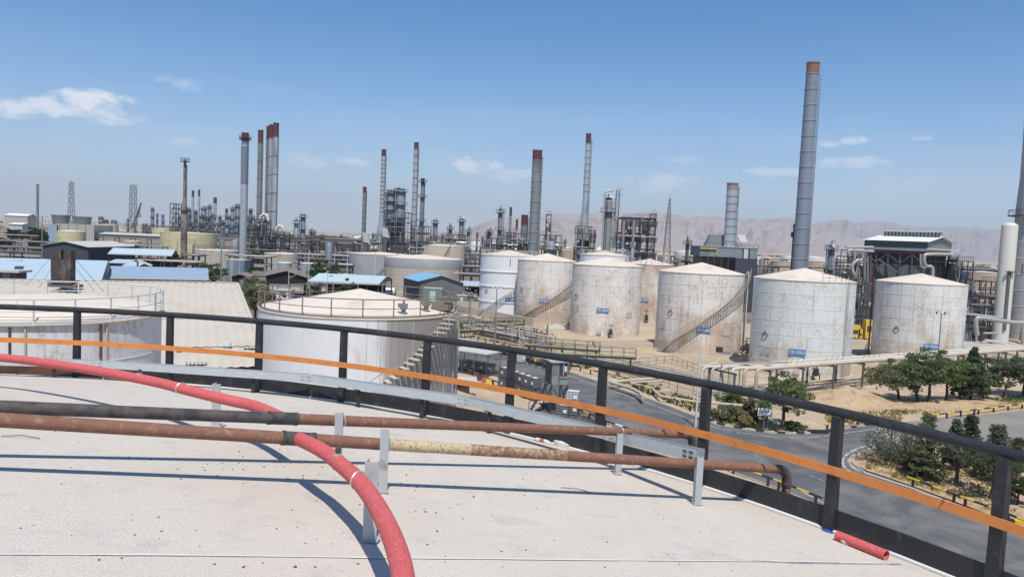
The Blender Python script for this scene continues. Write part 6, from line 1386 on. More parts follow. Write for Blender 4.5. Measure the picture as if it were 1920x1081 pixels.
# ================================================================== PROCESS PLANT
def column(label, xt, yt, d, w, mt='steel_grey', plats=3, group=None, pipe_=True, topgear=True, seed=0, name='fractionating_tower', zb=0.0):
    rng = random.Random(seed * 7 + int(xt)); tp = W(xt, yt, d); X, H = tp.x, tp.z; r = w / 2 * MPX(d); Hs = H - (1.6 if topgear else 0)
    t = thing(name, label, 'process tower', (X, d, zb), group)
    MB().lathe([(r, zb), (r, Hs - r * .6), (r * .8, Hs - r * .2), (.02, Hs)], (X, d, 0), 16).build('shell', mt, t, True)
    for k in range(plats):
        z = zb + (Hs - zb) * (k + 1.0) / (plats + .15); a0 = rng.uniform(0, 2 * pi); q = r + .9
        o = MB().lathe([(r * .95, z - .12), (q, z - .12), (q, z + .05), (r * .95, z + .05)], (X, d, 0), 14).build('platform', 'frame_dark', t)
        m = MB(); m.tube([(X + q * cos(j * pi / 7), d + q * sin(j * pi / 7), z + 1.1) for j in range(14)], .06, 4, True)
        for j in range(7): a = j * 2 * pi / 7; m.cyl((X + q * cos(a), d + q * sin(a), z), (X + q * cos(a), d + q * sin(a), z + 1.1), .05, n=4)
        m.build('platform_rail', 'frame_dark', o)
    m = MB()
    for sx in (-.25, .25): m.bar((X - r * .5 + sx, d - r - .25, zb), (X - r * .5 + sx, d - r - .25, Hs - .5), .07, .07)
    m.build('ladder', 'frame_dark', t)
    if pipe_: s_ = rng.choice((-1, 1)); MB().tube([(X + s_ * (r + .45), d - .2, zb), (X + s_ * (r + .45), d - .2, Hs + .5), (X + s_ * r * .4, d, Hs + .9), (X, d, Hs - .3)], max(.13, r * .16), 6).build('overhead_pipe', 'steel_silver' if rng.random() < .5 else 'steel_grey', t, True)
    if topgear:
        m = MB(); 
        for j in range(4): x_ = X + rng.uniform(-1, 1) * r; m.cyl((x_, d, Hs - .4), (x_, d, Hs + rng.uniform(.7, 2.0)), .08, n=4)
        m.box((X, d, Hs + .2), (r * 1.4, r, .5)); m.build('top_gear', 'frame_dark', t)
    return t
def frame(label, x0, x1, yt, d, dep=6.0, levels=4, bays=3, mt='frame_dark', seed=0, vessels=True, zb=0.0, name='steel_frame', group=None, brace=True, roof=False, fill=1.0, wm=1.0):
    rng = random.Random(seed); X0, X1 = xpx(x0, yt, d), xpx(x1, yt, d); H = zpx((x0 + x1) / 2, yt, d); t = thing(name, label, 'structure', ((X0 + X1) / 2, d, zb), group); w = max(.16, 1.15 * MPX(d)) * wm
    for i in range(bays + 1):
        X = X0 + (X1 - X0) * i / bays
        for y in (d, d + dep): MB().bar((X, y, zb), (X, y, H), w, w).build('post', mt, t)
    for k in range(1, levels + 1):
        z = zb + (H - zb) * k / levels
        for y in (d, d + dep): MB().bar((X0, y, z), (X1, y, z), w, w * 1.2).build('beam', mt, t)
        for X in (X0, X1): MB().bar((X, d, z), (X, d + dep, z), w, w * 1.2).build('beam', mt, t)
        if k < levels or roof: MB().box(((X0 + X1) / 2, d + dep / 2, z + .05), (X1 - X0, dep, .1)).build('floor', mt, t)
        m = MB(); m.bar((X0, d, z + 1.1), (X1, d, z + 1.1), .08, .08)
        for j in range(bays * 3 + 1): X = X0 + (X1 - X0) * j / (bays * 3); m.bar((X, d, z), (X, d, z + 1.1), .06, .06)
        m.build('handrail', mt, t)
    if brace:
        for i in range(bays):
            a, b = X0 + (X1 - X0) * i / bays, X0 + (X1 - X0) * (i + 1) / bays
            for k in range(levels):
                if (i + k + seed) % 2: continue
                za, zz = zb + (H - zb) * k / levels, zb + (H - zb) * (k + 1) / levels; MB().bar((a, d, za), (b, d, zz), w * .7, w * .7).build('brace', mt, t)
    if vessels:
        for k in range(levels):
            za = zb + (H - zb) * k / levels; hh = (H - zb) / levels
            for j in range(int(rng.randint(1, 3) * fill + .5)):
                X = rng.uniform(X0, X1); y = d + rng.uniform(.2, .8) * dep; r = hh * rng.uniform(.12, .24)
                if rng.random() < .5: MB().cyl((X, y, za + .1), (X, y, za + hh * .85), r, n=10).build('vessel', rng.choice(('steel_grey', 'steel_silver', 'steel_bluegrey')), t, True)
                else: L_ = min(X1 - X0, hh * 1.5) * .5; MB().cyl((X - L_ / 2, y, za + r + .3), (X + L_ / 2, y, za + r + .3), r, n=10).build('vessel', rng.choice(('steel_grey', 'steel_silver', 'pipe_cream')), t, True)
            for j in range(int(2 * fill)): y = d - .1 - .3 * j; MB().cyl((X0 - .5, y, za + hh * .5 + j * .5), (X1 + .5, y, za + hh * .5 + j * .5), max(.1, hh * .04), n=6).build('pipe', rng.choice(('frame_grey', 'steel_grey', 'frame_brown')), t)
            X = rng.uniform(X0, X1); MB().cyl((X, d - .4, za), (X, d - .4, za + hh), max(.1, hh * .04), n=6).build('pipe', 'pipe_silver', t)
    return t
def rack(label, x0, x1, yt, d, n=6, mt='frame_brown', seed=0, group=None, tiers=2, h=None):
    rng = random.Random(seed); X0, X1 = xpx(x0, yt, d), xpx(x1, yt, d); H = zpx((x0 + x1) / 2, yt, d); t = thing('pipe_rack', label, 'pipe rack', ((X0 + X1) / 2, d, 0), group); nb = max(2, int((X1 - X0) / 7))
    for i in range(nb + 1):
        X = X0 + (X1 - X0) * i / nb
        for y in (d, d + 5): MB().bar((X, y, 0), (X, y, H), .3, .3).build('post', mt, t)
        for k in range(tiers): z = H - .3 - k * H * .4; MB().bar((X, d - .4, z), (X, d + 5.4, z), .25, .3).build('crossbeam', mt, t)
    for k in range(tiers):
        for j in range(n): r = rng.choice((.12, .18, .26)); z = H - .15 - k * H * .4 + r; y = d + 5.0 * j / n; MB().cyl((X0 - rng.uniform(0, 2), y, z), (X1 + rng.uniform(0, 2), y, z), r, n=7).build('pipe', rng.choice(('pipe_silver', 'pipe_cream', 'steel_grey', 'frame_brown', 'frame_grey', 'steel_grey')), t, True)
    return t
def mast(label, x, yt, d, wb, wt=1.5, mt='steel_grey', seg=14, dish=False):
    tp = W(x, yt, d); X, H = tp.x, tp.z; rb, rt = wb / 2 * MPX(d), wt / 2 * MPX(d); t = thing('lattice_mast', label, 'mast', (X, d, 0)); th = max(.1, .6 * MPX(d))
    cn = lambda k, z: Vector((X + (-1, 1, 1, -1)[k] * (rb + (rt - rb) * z / H), d + (-1, -1, 1, 1)[k] * (rb + (rt - rb) * z / H), z))
    for k in range(4): MB().bar(cn(k, 0), cn(k, H), th, th).build('leg', mt, t)
    m = MB(); zs = [H * (1 - (1 - i / seg) ** 1.15) for i in range(seg + 1)]
    for i in range(seg):
        for k in range(4): m.bar(cn(k, zs[i]), cn((k + 1) % 4, zs[i + 1]), th * .65, th * .65); m.bar(cn((k + 1) % 4, zs[i]), cn(k, zs[i + 1]), th * .65, th * .65); m.bar(cn(k, zs[i + 1]), cn((k + 1) % 4, zs[i + 1]), th * .6, th * .6)
    m.build('lacing', mt, t); MB().bar((X, d, H), (X, d, H + 2.2), th * .6, th * .6).build('aerial', mt, t)
    if dish:
        for dz in (.3, -1.6): MB().lathe([(.02, -.1), (.5, 0), (.55, .12)], (X + .9, d - .4, H + dz), 12).build('dish', 'sign_white', t)
    return t
def heater(label, xc, yt, d, w, mt='steel_bluegrey', panels=12, seed=0, hood=None):
    X = xpx(xc, yt, d); H = zpx(xc, yt, d); r = w / 2 * MPX(d); t = thing('furnace_heater', label, 'furnace', (X, d, 0))
    MB().lathe([(r, 0), (r, H * .82), (r * .6, H), (.02, H)], (X, d, 0), 28).build('shell', mt, t, True)
    for k in range(panels): a = k * 2 * pi / panels; MB().bar((X + (r + .06) * cos(a), d + (r + .06) * sin(a), 0), (X + (r + .06) * cos(a), d + (r + .06) * sin(a), H * .82), .14, .14).build('rib', 'steel_grey', t)
    for z in (H * .83, H * .45):
        q = r + 1.2; o = MB().lathe([(r, z - .12), (q, z - .12), (q, z + .06), (r, z + .06)], (X, d, 0), 20).build('platform', 'frame_dark', t); m = MB(); m.tube([(X + q * cos(j * pi / 10), d + q * sin(j * pi / 10), z + 1.1) for j in range(20)], .06, 4, True)
        for j in range(10): a = j * pi / 5; m.cyl((X + q * cos(a), d + q * sin(a), z), (X + q * cos(a), d + q * sin(a), z + 1.1), .06, n=4)
        m.build('platform_rail', 'frame_dark', o)
    for k in range(8): a = (k + .5) * pi / 4; MB().bar((X + (r + 1.1) * cos(a), d + (r + 1.1) * sin(a), 0), (X + (r + 1.1) * cos(a), d + (r + 1.1) * sin(a), H * .84), .18, .18).build('support_post', 'frame_grey', t)
    return t
# heaters and their steelwork in the middle
heater('bluish panelled heater under the slender white-silver chimney', 1095, 448, 240, 25); frame('grey steel crown of platforms under the slender white-silver chimney', 1083, 1109, 424, 236, 7, 3, 2, 'frame_grey', 3, zb=7.5, fill=.6)
frame('dark steel tower of pipes right of the panelled heater', 1108, 1117, 432, 236, 4, 5, 1, 'frame_brown', 4)
heater('silver banded heater left of the thick ringed chimney', 979, 446, 262, 17, 'steel_silver'); frame('dark gantry around the short thick chimney', 963, 993, 438, 258, 6, 4, 3, 'frame_dark', 6, fill=.5)
heater('silver dome-banded heater right of the thick ringed chimney', 1033, 452, 235, 22, 'steel_silver'); frame('dark platform deck and stairs over the silver dome-banded heater', 1012, 1054, 441, 236, 8, 4, 4, 'frame_dark', 7, fill=.5)
frame('tall slim dark ladder tower above the platform deck', 1025, 1034, 402, 246, 3, 6, 1, 'frame_dark', 8, zb=8, fill=.5)
column('slim twin-barrel column with caged ladder left of the short chimneys', 939, 386, 270, 8.5, 'steel_grey', 4, seed=3)
# big insulated vessel
column('wide grey insulated drum tower beside the lattice mast with dishes', 1142, 364, 225, 17, 'steel_grey', 1, seed=5, pipe_=True); t = W(1134, 362, 223); o = thing('downcomer_pipe', 'long pale downpipe hugging the wide insulated drum tower', 'pipe', (t.x, 223, 0)); MB().tube([(t.x, 223, 0), (t.x, 223, t.z), (t.x + .8, 223, t.z + .8), (t.x + 2.2, 223.5, t.z + .8)], .28, 10).build('pipe', 'steel_silver', o, True)
mast('lattice mast with white dishes behind the wide drum tower', 1159, 356, 228, 8.5, 6, 'steel_grey', 18, True); mast('tall tapering lattice mast in front of the mountains', 1256, 372, 330, 17, 2.2, 'steel_grey', 16)
frame('big open dark steel frame with braced top behind the white tanks', 1168, 1230, 409, 232, 12, 5, 4, 'frame_dark', 11, fill=2.2, wm=1.8); frame('dark brown ladder tower on the big open steel frame', 1222, 1231, 401, 231, 3, 7, 1, 'frame_brown', 12, vessels=False)
column('dark column with railed top and lamp arm near the lattice mast', 1290, 444, 250, 7, 'frame_grey', 3, seed=9)
# heater house with stout chimney
d = 190.0; X0, X1 = xpx(1312, 470, d), xpx(1421, 470, d); z0, z1 = zpx(1366, 482, d), zpx(1366, 464, d); t = thing('heater_house', 'grey-green heater house on dark legs carrying the stout silver chimney', 'building', ((X0 + X1) / 2, d, 0))
for k, (a, b, lo, mt) in enumerate(((0, .16, 0, 'panel_grey'), (.16, .60, 0, 'panel_greygreen'), (.60, .74, -.8, 'panel_greygreen'), (.76, .84, -.9, 'steel_pale'), (.86, 1.0, -.7, 'panel_greygreen'))): MB().box((X0 + (X1 - X0) * (a + b) / 2, d + 5, (z0 + lo + z1) / 2), ((X1 - X0) * (b - a) - .05, 10, z1 - z0 - lo)).build('wall_panel', mt, t)
MB().tube([(X0, d - .25, z1 - .5), (X0 + 4.2, d - .25, z1 - .5), (X0 + 4.2, d - .25, z0 + .4)], .18, 6).build('yellow_pipe', 'yellow', t); MB().box(((X0 + X1) / 2, d + 5, z1 + .12), (X1 - X0 + .3, 10.3, .2)).build('roof', 'angle_grey', t)
for k in range(9): MB().bar((X0 + .3 + (X1 - X0 - .6) * k / 8, d, 0), (X0 + .3 + (X1 - X0 - .6) * k / 8, d, z0), .3, .3).build('leg', 'frame_dark', t)
MB().box(((X0 + X1) / 2, d + 6, z0 * .55), (X1 - X0 - 1, 5, z0 * .95)).build('core', 'wall_grey', t); MB().box((X1 - 3.2, d - .6, z0 * .5), (5.5, 2.0, z0 * .98)).build('duct', 'wall_darkblue', t)
xc, zt_ = xpx(1369, 455, d), zpx(1369, 440, d); m = MB(); m.hexa([(xc - 4.6, d + 6, z1), (xc + 4.4, d + 6, z1), (xc + 4.4, d + 9.5, z1), (xc - 4.6, d + 9.5, z1), (xc - 3.2, d + 6.5, zt_), (xc + 2.6, d + 6.5, zt_), (xc + 2.6, d + 9, zt_), (xc - 3.2, d + 9, zt_)]); m.build('hopper', 'panel_grey', t)
for k in range(4): MB().bar((xc + 2.6 + k * .9, d + .6, z1), (xc + .8 + k * .9, d + .6, zt_), .14, .14).build('hopper_strut', 'angle_grey', t)
q = W(1394, 447, d - .5); MB().hexa([(q.x - .8, d - .6, q.z - .9), (q.x + 1.0, d - .6, q.z - .9), (q.x + 1.0, d - .4, q.z - .9), (q.x - .8, d - .4, q.z - .9), (q.x - 1.6, d - .6, q.z + .9), (q.x + .2, d - .6, q.z + .9), (q.x + .2, d - .4, q.z + .9), (q.x - 1.6, d - .4, q.z + .9)]).build('shutter', 'roof_white', t)
m = MB()
for k in range(14): X = X0 + (X1 - X0) * k / 13; m.bar((X, d - .1, z1), (X, d - .1, z1 + 1.0), .06, .06)
m.bar((X0, d - .1, z1 + 1), (X1, d - .1, z1 + 1), .06, .06); m.build('roof_rail', 'frame_dark', t)
# white and green building, seen on its corner
d = 160.0; cx_, zz = xpx(1737, 470, d), (lambda y: zpx(1737, y, d)); t = thing('process_building', 'building with white roof, green window band and red strip on a steel base', 'building', (cx_, d, 0)); LB, DB = 13.0, 17.0
def lb(name, x0, x1, y0, y1, za, zb_, mt, par=None): return MB().box((cx_ + (x0 + x1) / 2, d + (y0 + y1) / 2, (za + zb_) / 2), (x1 - x0, y1 - y0, abs(zb_ - za))).build(name, mt, par or t)
lb('red_band', -LB + .1, -.1, .1, DB - .1, zz(477.5), zz(471), 'panel_red'); lb('white_band', -LB, 0, 0, DB, zz(471), zz(466.2), 'paint_white'); lb('green_band', -LB + .02, -.02, .02, DB - .02, zz(466.2), zz(462), 'panel_green')
lb('window_band', -LB + .06, -.06, .06, DB - .06, zz(462), zz(452.5), 'panel_green')
for k in range(7):
    a = -LB + .3 + (LB - .6) * k / 7; o = lb('window', a + .1, a + (LB - .6) / 7 - .1, -.02, .1, zz(461.5), zz(454), 'glass_dark'); lb('mullion', a - .05, a + .08, -.06, .08, zz(462), zz(453), 'panel_green', o)
lb('gable_cladding', -.05, .12, .3, DB - .3, zz(466), zz(452.5), 'panel_grey'); lb('canopy', .1, 1.6, -.2, DB + .3, zz(467.4), zz(465.4), 'roof_white')
ze_, zr_ = zz(452.5), zz(441.5)
for (ya, yb) in ((-.9, DB / 2), (DB + .9, DB / 2)):
    m = MB(); q = [(cx_ - LB - .1, d + ya, ze_ - .1), (cx_ + .7, d + ya, ze_ - .1), (cx_ + .7, d + yb, zr_), (cx_ - LB - .1, d + yb, zr_)]
    ribbed(m, *(q if ya < 0 else (q[1], q[0], q[3], q[2])), 22, .05); m.build('roof_slope', 'roof_white', t)
m = MB(); m.add([(cx_ + .1, d + .1, ze_), (cx_ + .1, d + DB - .1, ze_), (cx_ + .1, d + DB / 2, zr_ - .25), (cx_ - .1, d + .1, ze_), (cx_ - .1, d + DB - .1, ze_), (cx_ - .1, d + DB / 2, zr_ - .25)], [(0, 1, 2), (5, 4, 3), (0, 2, 5, 3), (1, 4, 5, 2)]); m.build('gable', 'panel_grey', t)
lb('lantern_roof', -LB + 1.5, .4, DB / 2 - 1.6, DB / 2 + 1.6, zr_ + .95, zr_ + 1.08, 'roof_white'); lo_ = lb('lantern_louvre', -LB + 1.8, .2, DB / 2 - 1.0, DB / 2 + 1.0, zr_ - .2, zr_ + .95, 'angle_grey')
for k in range(16): x = -LB + 1.7 + (LB - 1.6) * k / 15; lb('lantern_post', x - .09, x + .09, DB / 2 - 1.3, DB / 2 - 1.05, zr_ - .4, zr_ + .95, 'frame_dark', lo_)
for k in range(6): x = -LB + .3 + (LB - .6) * k / 5; lb('leg', x - .15, x + .15, .2, .5, 0, zz(477.5), 'frame_grey')
for k in range(6): y = .3 + (DB - .6) * k / 5; lb('leg', -.5, -.2, y - .15, y + .15, 0, zz(477.5), 'frame_grey')
for k in range(5): a, b = -LB + .3 + (LB - .6) * k / 5, -LB + .3 + (LB - .6) * (k + 1) / 5; MB().bar((cx_ + a, d + .15, zz(496)), (cx_ + b, d + .15, zz(478)) if k % 2 else (cx_ + a, d + .15, zz(478)), .16, .16).build('brace', 'frame_grey', t)
for k in range(5):
    if k % 2 == 0: a, b = -LB + .3 + (LB - .6) * k / 5, -LB + .3 + (LB - .6) * (k + 1) / 5; MB().bar((cx_ + b, d + .15, zz(496)), (cx_ + a, d + .15, zz(478)), .16, .16).build('brace', 'frame_grey', t)
lb('dark_bay', -LB + .6, -.7, .9, DB - .8, zz(498), zz(477.5), 'wall_darkblue'); lb('lower_wall', -LB + .4, -.5, .6, DB - .6, 0, zz(498), 'wall_grey')
for k in range(9): x = -LB + .9 + (LB - 1.6) * k / 8; lb('wall_rib', x - .06, x + .06, .48, .6, .2, zz(498), 'panel_grey')
MB().bar((cx_ - LB * .72, d - .6, zz(490)), (cx_ - LB * .40, d - .6, zz(514)), .8, .14).build('stair_flight', 'frame_grey', t)
lb('gallery', .1, 1.4, .2, DB, zz(490), zz(489), 'frame_dark'); MB().cyl((cx_ + .6, d + DB - 2.5, zz(482)), (cx_ + 2.2, d + DB - 2.5, zz(482)), 1.0, n=14).build('fan_casing', 'panel_greygreen', t, True)
t.rotation_euler = (0, 0, -.80)
dp = thing('roof_duct', 'bent silver duct pipe before the gable of the white and green building', 'duct', (xpx(1737, 500, 156), 156, 0)); q = lambda x, y: W(x, y, 156)
MB().tube([q(*p) for p in smooth([(1748, 530), (1748, 502), (1738, 499), (1733, 492), (1733, 484), (1738, 477), (1782, 477)], 5)], .36, 12).build('duct_pipe', 'pipe_silver', dp, True); MB().tube([q(*p) for p in smooth([(1726, 476), (1727, 498), (1736, 502)], 4)], .2, 8).build('duct_pipe', 'pipe_silver', dp, True); MB().cyl(q(1782, 477), q(1784, 477), .5, n=12).build('end_cap', 'pipe_white', dp, True)
MB().bar((xpx(1748, 530, 156), 156, 0), q(1748, 530), .3, .3).build('support', 'frame_grey', dp)
frame('steel stair platform right of the white and green building', 1794, 1826, 490, 166, 6, 4, 3, 'frame_grey', 15, fill=.6)
lp = thing('pipe_loops', 'tall loops of silver pipe on brown frame left of the white and green building', 'pipework', (xpx(1612, 500, 160), 160, 0)); q = lambda x, y, dd=160: W(x, y, dd)
for pts, r_, mt in (([(1586, 463), (1602, 463), (1638, 463)], .34, 'pipe_silver'), ([(1594, 480), (1591, 474), (1594, 469), (1612, 470), (1638, 471)], .42, 'pipe_silver'), ([(1603, 463), (1603, 486), (1616, 486), (1618, 472)], .33, 'pipe_silver'), ([(1605, 520), (1598, 505), (1600, 494), (1610, 486)], .5, 'pipe_silver'), ([(1621, 525), (1621, 480), (1622, 468)], .36, 'steel_grey'), ([(1627, 530), (1627, 480)], .28, 'steel_grey'), ([(1632, 530), (1632, 478)], .3, 'rust')):
    MB().tube([q(*p) for p in smooth(pts, 5)], r_ * .72, 10).build('pipe', mt, lp, True)
frame('brown and dark steel frame under the tall silver pipe loops', 1592, 1634, 482, 161, 6, 4, 3, 'frame_brown', 17, fill=.7)
column('blue-grey column with white dome cap between chimney and pipe loops', 1560, 452, 210, 12, 'steel_bluegrey', 3, seed=11); o = W(1563, 461, 209); tt_ = thing('white_dome', 'small white dome vessel on the blue-grey column', 'vessel', tuple(o)); MB().lathe([(.5, -.4), (.5, 0), (.35, .35), (.02, .45)], tuple(o), 12).build('cap', 'white_plastic', tt_, True); MB().cyl(o - Vector((0, 0, 1.4)), o - Vector((0, 0, .3)), .45, n=10).build('neck', 'steel_bluegrey', tt_)
# pump and pipe yard on the right edge
py_ = thing('pipe_yard', 'crowded grey pipes, pumps and valves at the foot of the cream vessel', 'pipework', tuple(G(1870, 640))); rng = random.Random(31)
for k in range(60):
    x, y = rng.uniform(1822, 1960), rng.uniform(596, 648); p = G(x, y); z = rng.uniform(.3, 2.6); L_ = rng.uniform(1.2, 5); dv = rng.choice((Vector((1, .25, 0)), Vector((1, .25, 0)), Vector((-.25, 1, 0)), Vector((0, 0, .6)))); r_ = rng.choice((.08, .12, .2, .3))
    MB().cyl(p + Vector((0, 0, z)), p + Vector((0, 0, z)) + dv * L_, r_, n=8).build('pipe', rng.choice(('steel_grey', 'pipe_silver', 'frame_dark', 'pipe_cream', 'frame_grey')), py_, True)
for k in range(26):
    p = G(rng.uniform(1826, 1950), rng.uniform(604, 648)); m = MB(); m.box(p + Vector((0, 0, .5)), (rng.uniform(.5, 1.4), .8, 1.0), rng.random()); m.cyl(p + Vector((0, 0, .8)), p + Vector((0, 0, 2.2)), .1, n=6); m.build('pump', rng.choice(('frame_dark', 'steel_grey', 'frame_grey', 'concrete')), py_)
for pts, r_ in (([(1832, 628), (1830, 600), (1842, 596), (1900, 604), (1950, 606)], .5), ([(1808, 588), (1830, 590), (1880, 596)], .28), ([(1842, 640), (1870, 641), (1900, 652)], .16), ([(1846, 636), (1910, 646), (1912, 656)], .16), ([(1918, 650), (1918, 612)], .5)):
    MB().tube([W(x, y, 124) for x, y in smooth(pts, 5)], r_ * .72, 12).build('pipe', 'pipe_silver' if r_ > .2 else 'pipe_white', py_, True)
MB().box(G(1850, 650) + Vector((0, 2, .1)), (16, 9, .2), .3).build('slab', 'concrete', py_)
frame('brown pipe frame behind the grey pipe yard', 1822, 1872, 560, 142, 6, 2, 4, 'frame_brown', 33, fill=1.5); frame('dark process frame with vertical vessels right of the TK-5066 tank', 1840, 1868, 528, 170, 6, 3, 3, 'frame_dark', 34)
rack('grey pipe rack crossing behind the TK-5066 tank', 1800, 1900, 556, 165, 6, 'frame_grey', 35)
frame('dark bay with yellow machines between the TK-5062 and TK-5066 tanks', 1594, 1642, 560, 142, 5, 2, 3, 'wall_darkblue', 36, vessels=False, roof=True); 
for k, x in enumerate((1601, 1612, 1628)):
    d = 140.0; X = xpx(x, 600, d); h_ = (2.3, 1.6, 3.4)[k]; t = thing('yellow_machine', ('square yellow machine cabinet between the two tanks', 'narrow yellow machine post between the two tanks', 'tall yellow machine cabinet between the two tanks')[k], 'machine', (X, d, 0)); MB().box((X, d, h_ / 2 + .3), ((2.0, .8, 1.4)[k], 1.4, h_)).build('cabinet', 'yellow', t); MB().box((X, d - .72, h_ * .6), ((2.0, .8, 1.4)[k] * .6, .06, h_ * .3)).build('door', 'frame_dark', t)
p, q2 = G(1590, 618), G(1645, 628); t = thing('pipe_culvert', 'pale concrete-lined pipe behind the sand between two tanks', 'pipe', tuple(p)); MB().cyl(p + Vector((0, 0, .5)), q2 + Vector((0, 0, .5)), .5, n=12).build('pipe', 'pipe_silver', t, True); 
for k in range(4): MB().box(p.lerp(q2, (k + .5) / 4) + Vector((0, -.5, .3)), (.4, .3, .6)).build('saddle', 'frame_dark', t)
# twin towers in the middle left
for (x, yt, w, mt, lab, pl_) in ((733, 352, 17, 'steel_grey', 'dark bulbous reactor tower wrapped in platforms', 9), (752, 349, 19, 'steel_bluegrey', 'blue-grey reactor tower with segmented shell', 6)):
    column(lab, x, yt, 325, w, mt, pl_, seed=14)
frame('dense grey pipe frame at the foot of the reactor towers', 722, 766, 398, 318, 8, 6, 4, 'frame_grey', 41, fill=.7); frame('dark pipe frame right of the tallest ringed chimney', 772, 804, 424, 318, 8, 3, 4, 'frame_dark', 42); frame('grey duct frame with slanted white hopper left of the reactor towers', 700, 728, 440, 316, 6, 2, 3, 'frame_grey', 43)
for x, y, lab in ((722, 434, 'slanted pale hopper box at the flared chimney foot'), (686, 444, 'slanted pale hopper box at the slim ringed chimney foot')):
    p = W(x, y, 312); t = thing('hopper_box', lab, 'hopper', (p.x, 312, 0)); MB().hexa([(p.x - .8, 312, p.z - 2.2), (p.x + 1.8, 312, p.z - 2.6), (p.x + 1.8, 314, p.z - 2.6), (p.x - .8, 314, p.z - 2.2), (p.x - 1.6, 312, p.z + 1.8), (p.x + .8, 312, p.z + 1.4), (p.x + .8, 314, p.z + 1.4), (p.x - 1.6, 314, p.z + 1.8)]).build('box', 'roof_pale', t); MB().box((p.x, 313, p.z / 2 - 1), (1.4, 1.4, p.z - 2)).build('support', 'frame_grey', t)
for x, yt, w, pl_ in ((817, 408, 9, 3), (845, 418, 7, 2), (866, 405, 9, 3), (879, 424, 6, 2), (1150 - 235, 428, 5, 2), (920, 424, 5, 2)): column('slim dark column with masts on its top, right of the reactor towers', x, yt, 360, w, 'steel_grey', pl_, 'slim columns right of the reactor towers', seed=int(x))
frame('low pipe frame among the slim dark columns', 806, 840, 444, 352, 6, 2, 4, 'frame_grey', 45); frame('low dark pipe frame right of the cream tanks', 872, 900, 470, 300, 8, 3, 3, 'frame_dark', 46); rack('dark rack of pipes and coolers left of the clean white tank', 868, 900, 500, 240, 6, 'frame_dark', 47); rack('pale pipe rack above the scrap heap', 862, 902, 515, 205, 6, 'frame_grey', 48)
rack('dark pipe rack before the short slim chimneys', 925, 1000, 460, 275, 6, 'frame_dark', 49); frame('dark frame with air coolers behind the clean white tank', 912, 950, 447, 268, 6, 3, 4, 'frame_dark', 50); rack('dark rack stretching behind the streaked white tanks', 1100, 1240, 478, 240, 6, 'frame_dark', 51); rack('brown pipe rack right of the lattice mast', 1270, 1330, 492, 250, 5, 'frame_brown', 52); rack('grey pipe rack between the heater house and tall grey chimney', 1420, 1500, 500, 230, 5, 'frame_grey', 53)
# furnace cluster at the left-hand chimneys
for x, yt, w, mt, lab in ((485, 412, 9, 'steel_bluegrey', 'blue-grey vessel with white elbow duct under the clustered chimneys'), (497, 408, 9, 'steel_pale', 'pale vessel with white elbow duct under the clustered chimneys'), (513, 432, 12, 'steel_bluegrey', 'squat blue-grey vessel with white cap right of the clustered chimneys'), (530, 434, 8, 'steel_pale', 'pale vessel with dome right of the clustered chimneys')): column(lab, x, yt, 285, w, mt, 3, seed=int(x))
for x, y in ((496, 403), (526, 425)):
    p = W(x, y, 283); t = thing('elbow_duct', 'shiny white elbow duct on top of the ' + ('paired vessels' if x < 500 else 'squat vessel'), 'duct', (p.x, 283, p.z - 3)); MB().tube([p + Vector((-1.6, 0, -2.4)), p + Vector((-1.4, 0, -.6)), p + Vector((-.4, 0, .3)), p + Vector((.9, 0, .1)), p + Vector((1.4, 0, -2.2))], .6, 10).build('duct', 'pipe_white', t, True); MB().cyl(p + Vector((-1.9, 0, -3)), p + Vector((1.7, 0, -3)), .3, n=6).build('bracket', 'frame_dark', t)
frame('dark lattice of platforms round the paired vessels', 478, 500, 412, 282, 5, 6, 2, 'frame_dark', 61, fill=.5); frame('dark lattice of platforms round the squat vessel', 506, 534, 435, 282, 6, 5, 3, 'frame_dark', 62, fill=.5); frame('brown pipe block right of the clustered chimneys', 532, 575, 446, 290, 8, 4, 4, 'frame_brown', 63, fill=1.3)
column('grey column with white crown right of the clustered chimneys', 556, 408, 330, 8, 'steel_silver', 3, seed=71); column('grey stepped column with lattice top next to the white-crowned one', 569, 397, 330, 9, 'steel_bluegrey', 4, seed=72); column('thin dark column before the far green belt', 584, 426, 420, 5, 'frame_grey', 2, seed=73)
column('thick blue-grey drum beside the slim lamp poles', 617, 455, 245, 13, 'steel_bluegrey', 0, seed=74, topgear=False, pipe_=False)
for x, w_ in ((448, 13), (421, 9)): t, c, R, z = smalltank('silver pipe-topped drum at the foot of the finned chimney' if x > 430 else 'small silver drum left of the finned chimney', x - w_, x, 451, 280, 'steel_silver', 'steel_pale', .2, 1)
rack('brown pipe wall right of the paired vessels', 560, 660, 452, 300, 8, 'frame_brown', 81, tiers=3); rack('long dark brown pipe wall behind the cream tanks', 600, 705, 456, 340, 8, 'frame_brown', 82, tiers=3); rack('rack of brown pipes before the broad pale tank', 560, 660, 478, 250, 6, 'frame_brown', 83, tiers=3); rack('pipe rack behind the pale sky-blue canopy', 590, 655, 497, 215, 6, 'frame_brown', 84, tiers=2)
rack('long brown pipe wall left of the big yellow tank', 185, 306, 446, 400, 8, 'frame_brown', 85, tiers=3); rack('long brown pipe wall right of the big yellow tank', 404, 480, 452, 380, 8, 'frame_brown', 86, tiers=3); rack('pipe rack above the pale green-blue canopy', 190, 305, 460, 330, 6, 'frame_brown', 87, tiers=2); rack('white-piped rack along the yard behind the long blue roof', 250, 366, 489, 200, 4, 'frame_brown', 88, tiers=1)
rack('pale pipe rack left of the dark gabled hall', -30, 80, 463, 230, 6, 'frame_brown', 89); rack('lower pipe rack left of the dark gabled hall', -40, 78, 472, 205, 5, 'frame_brown', 90); rack('cream pipe trestle climbing past the far trees', -20, 60, 440, 330, 5, 'frame_grey', 91)
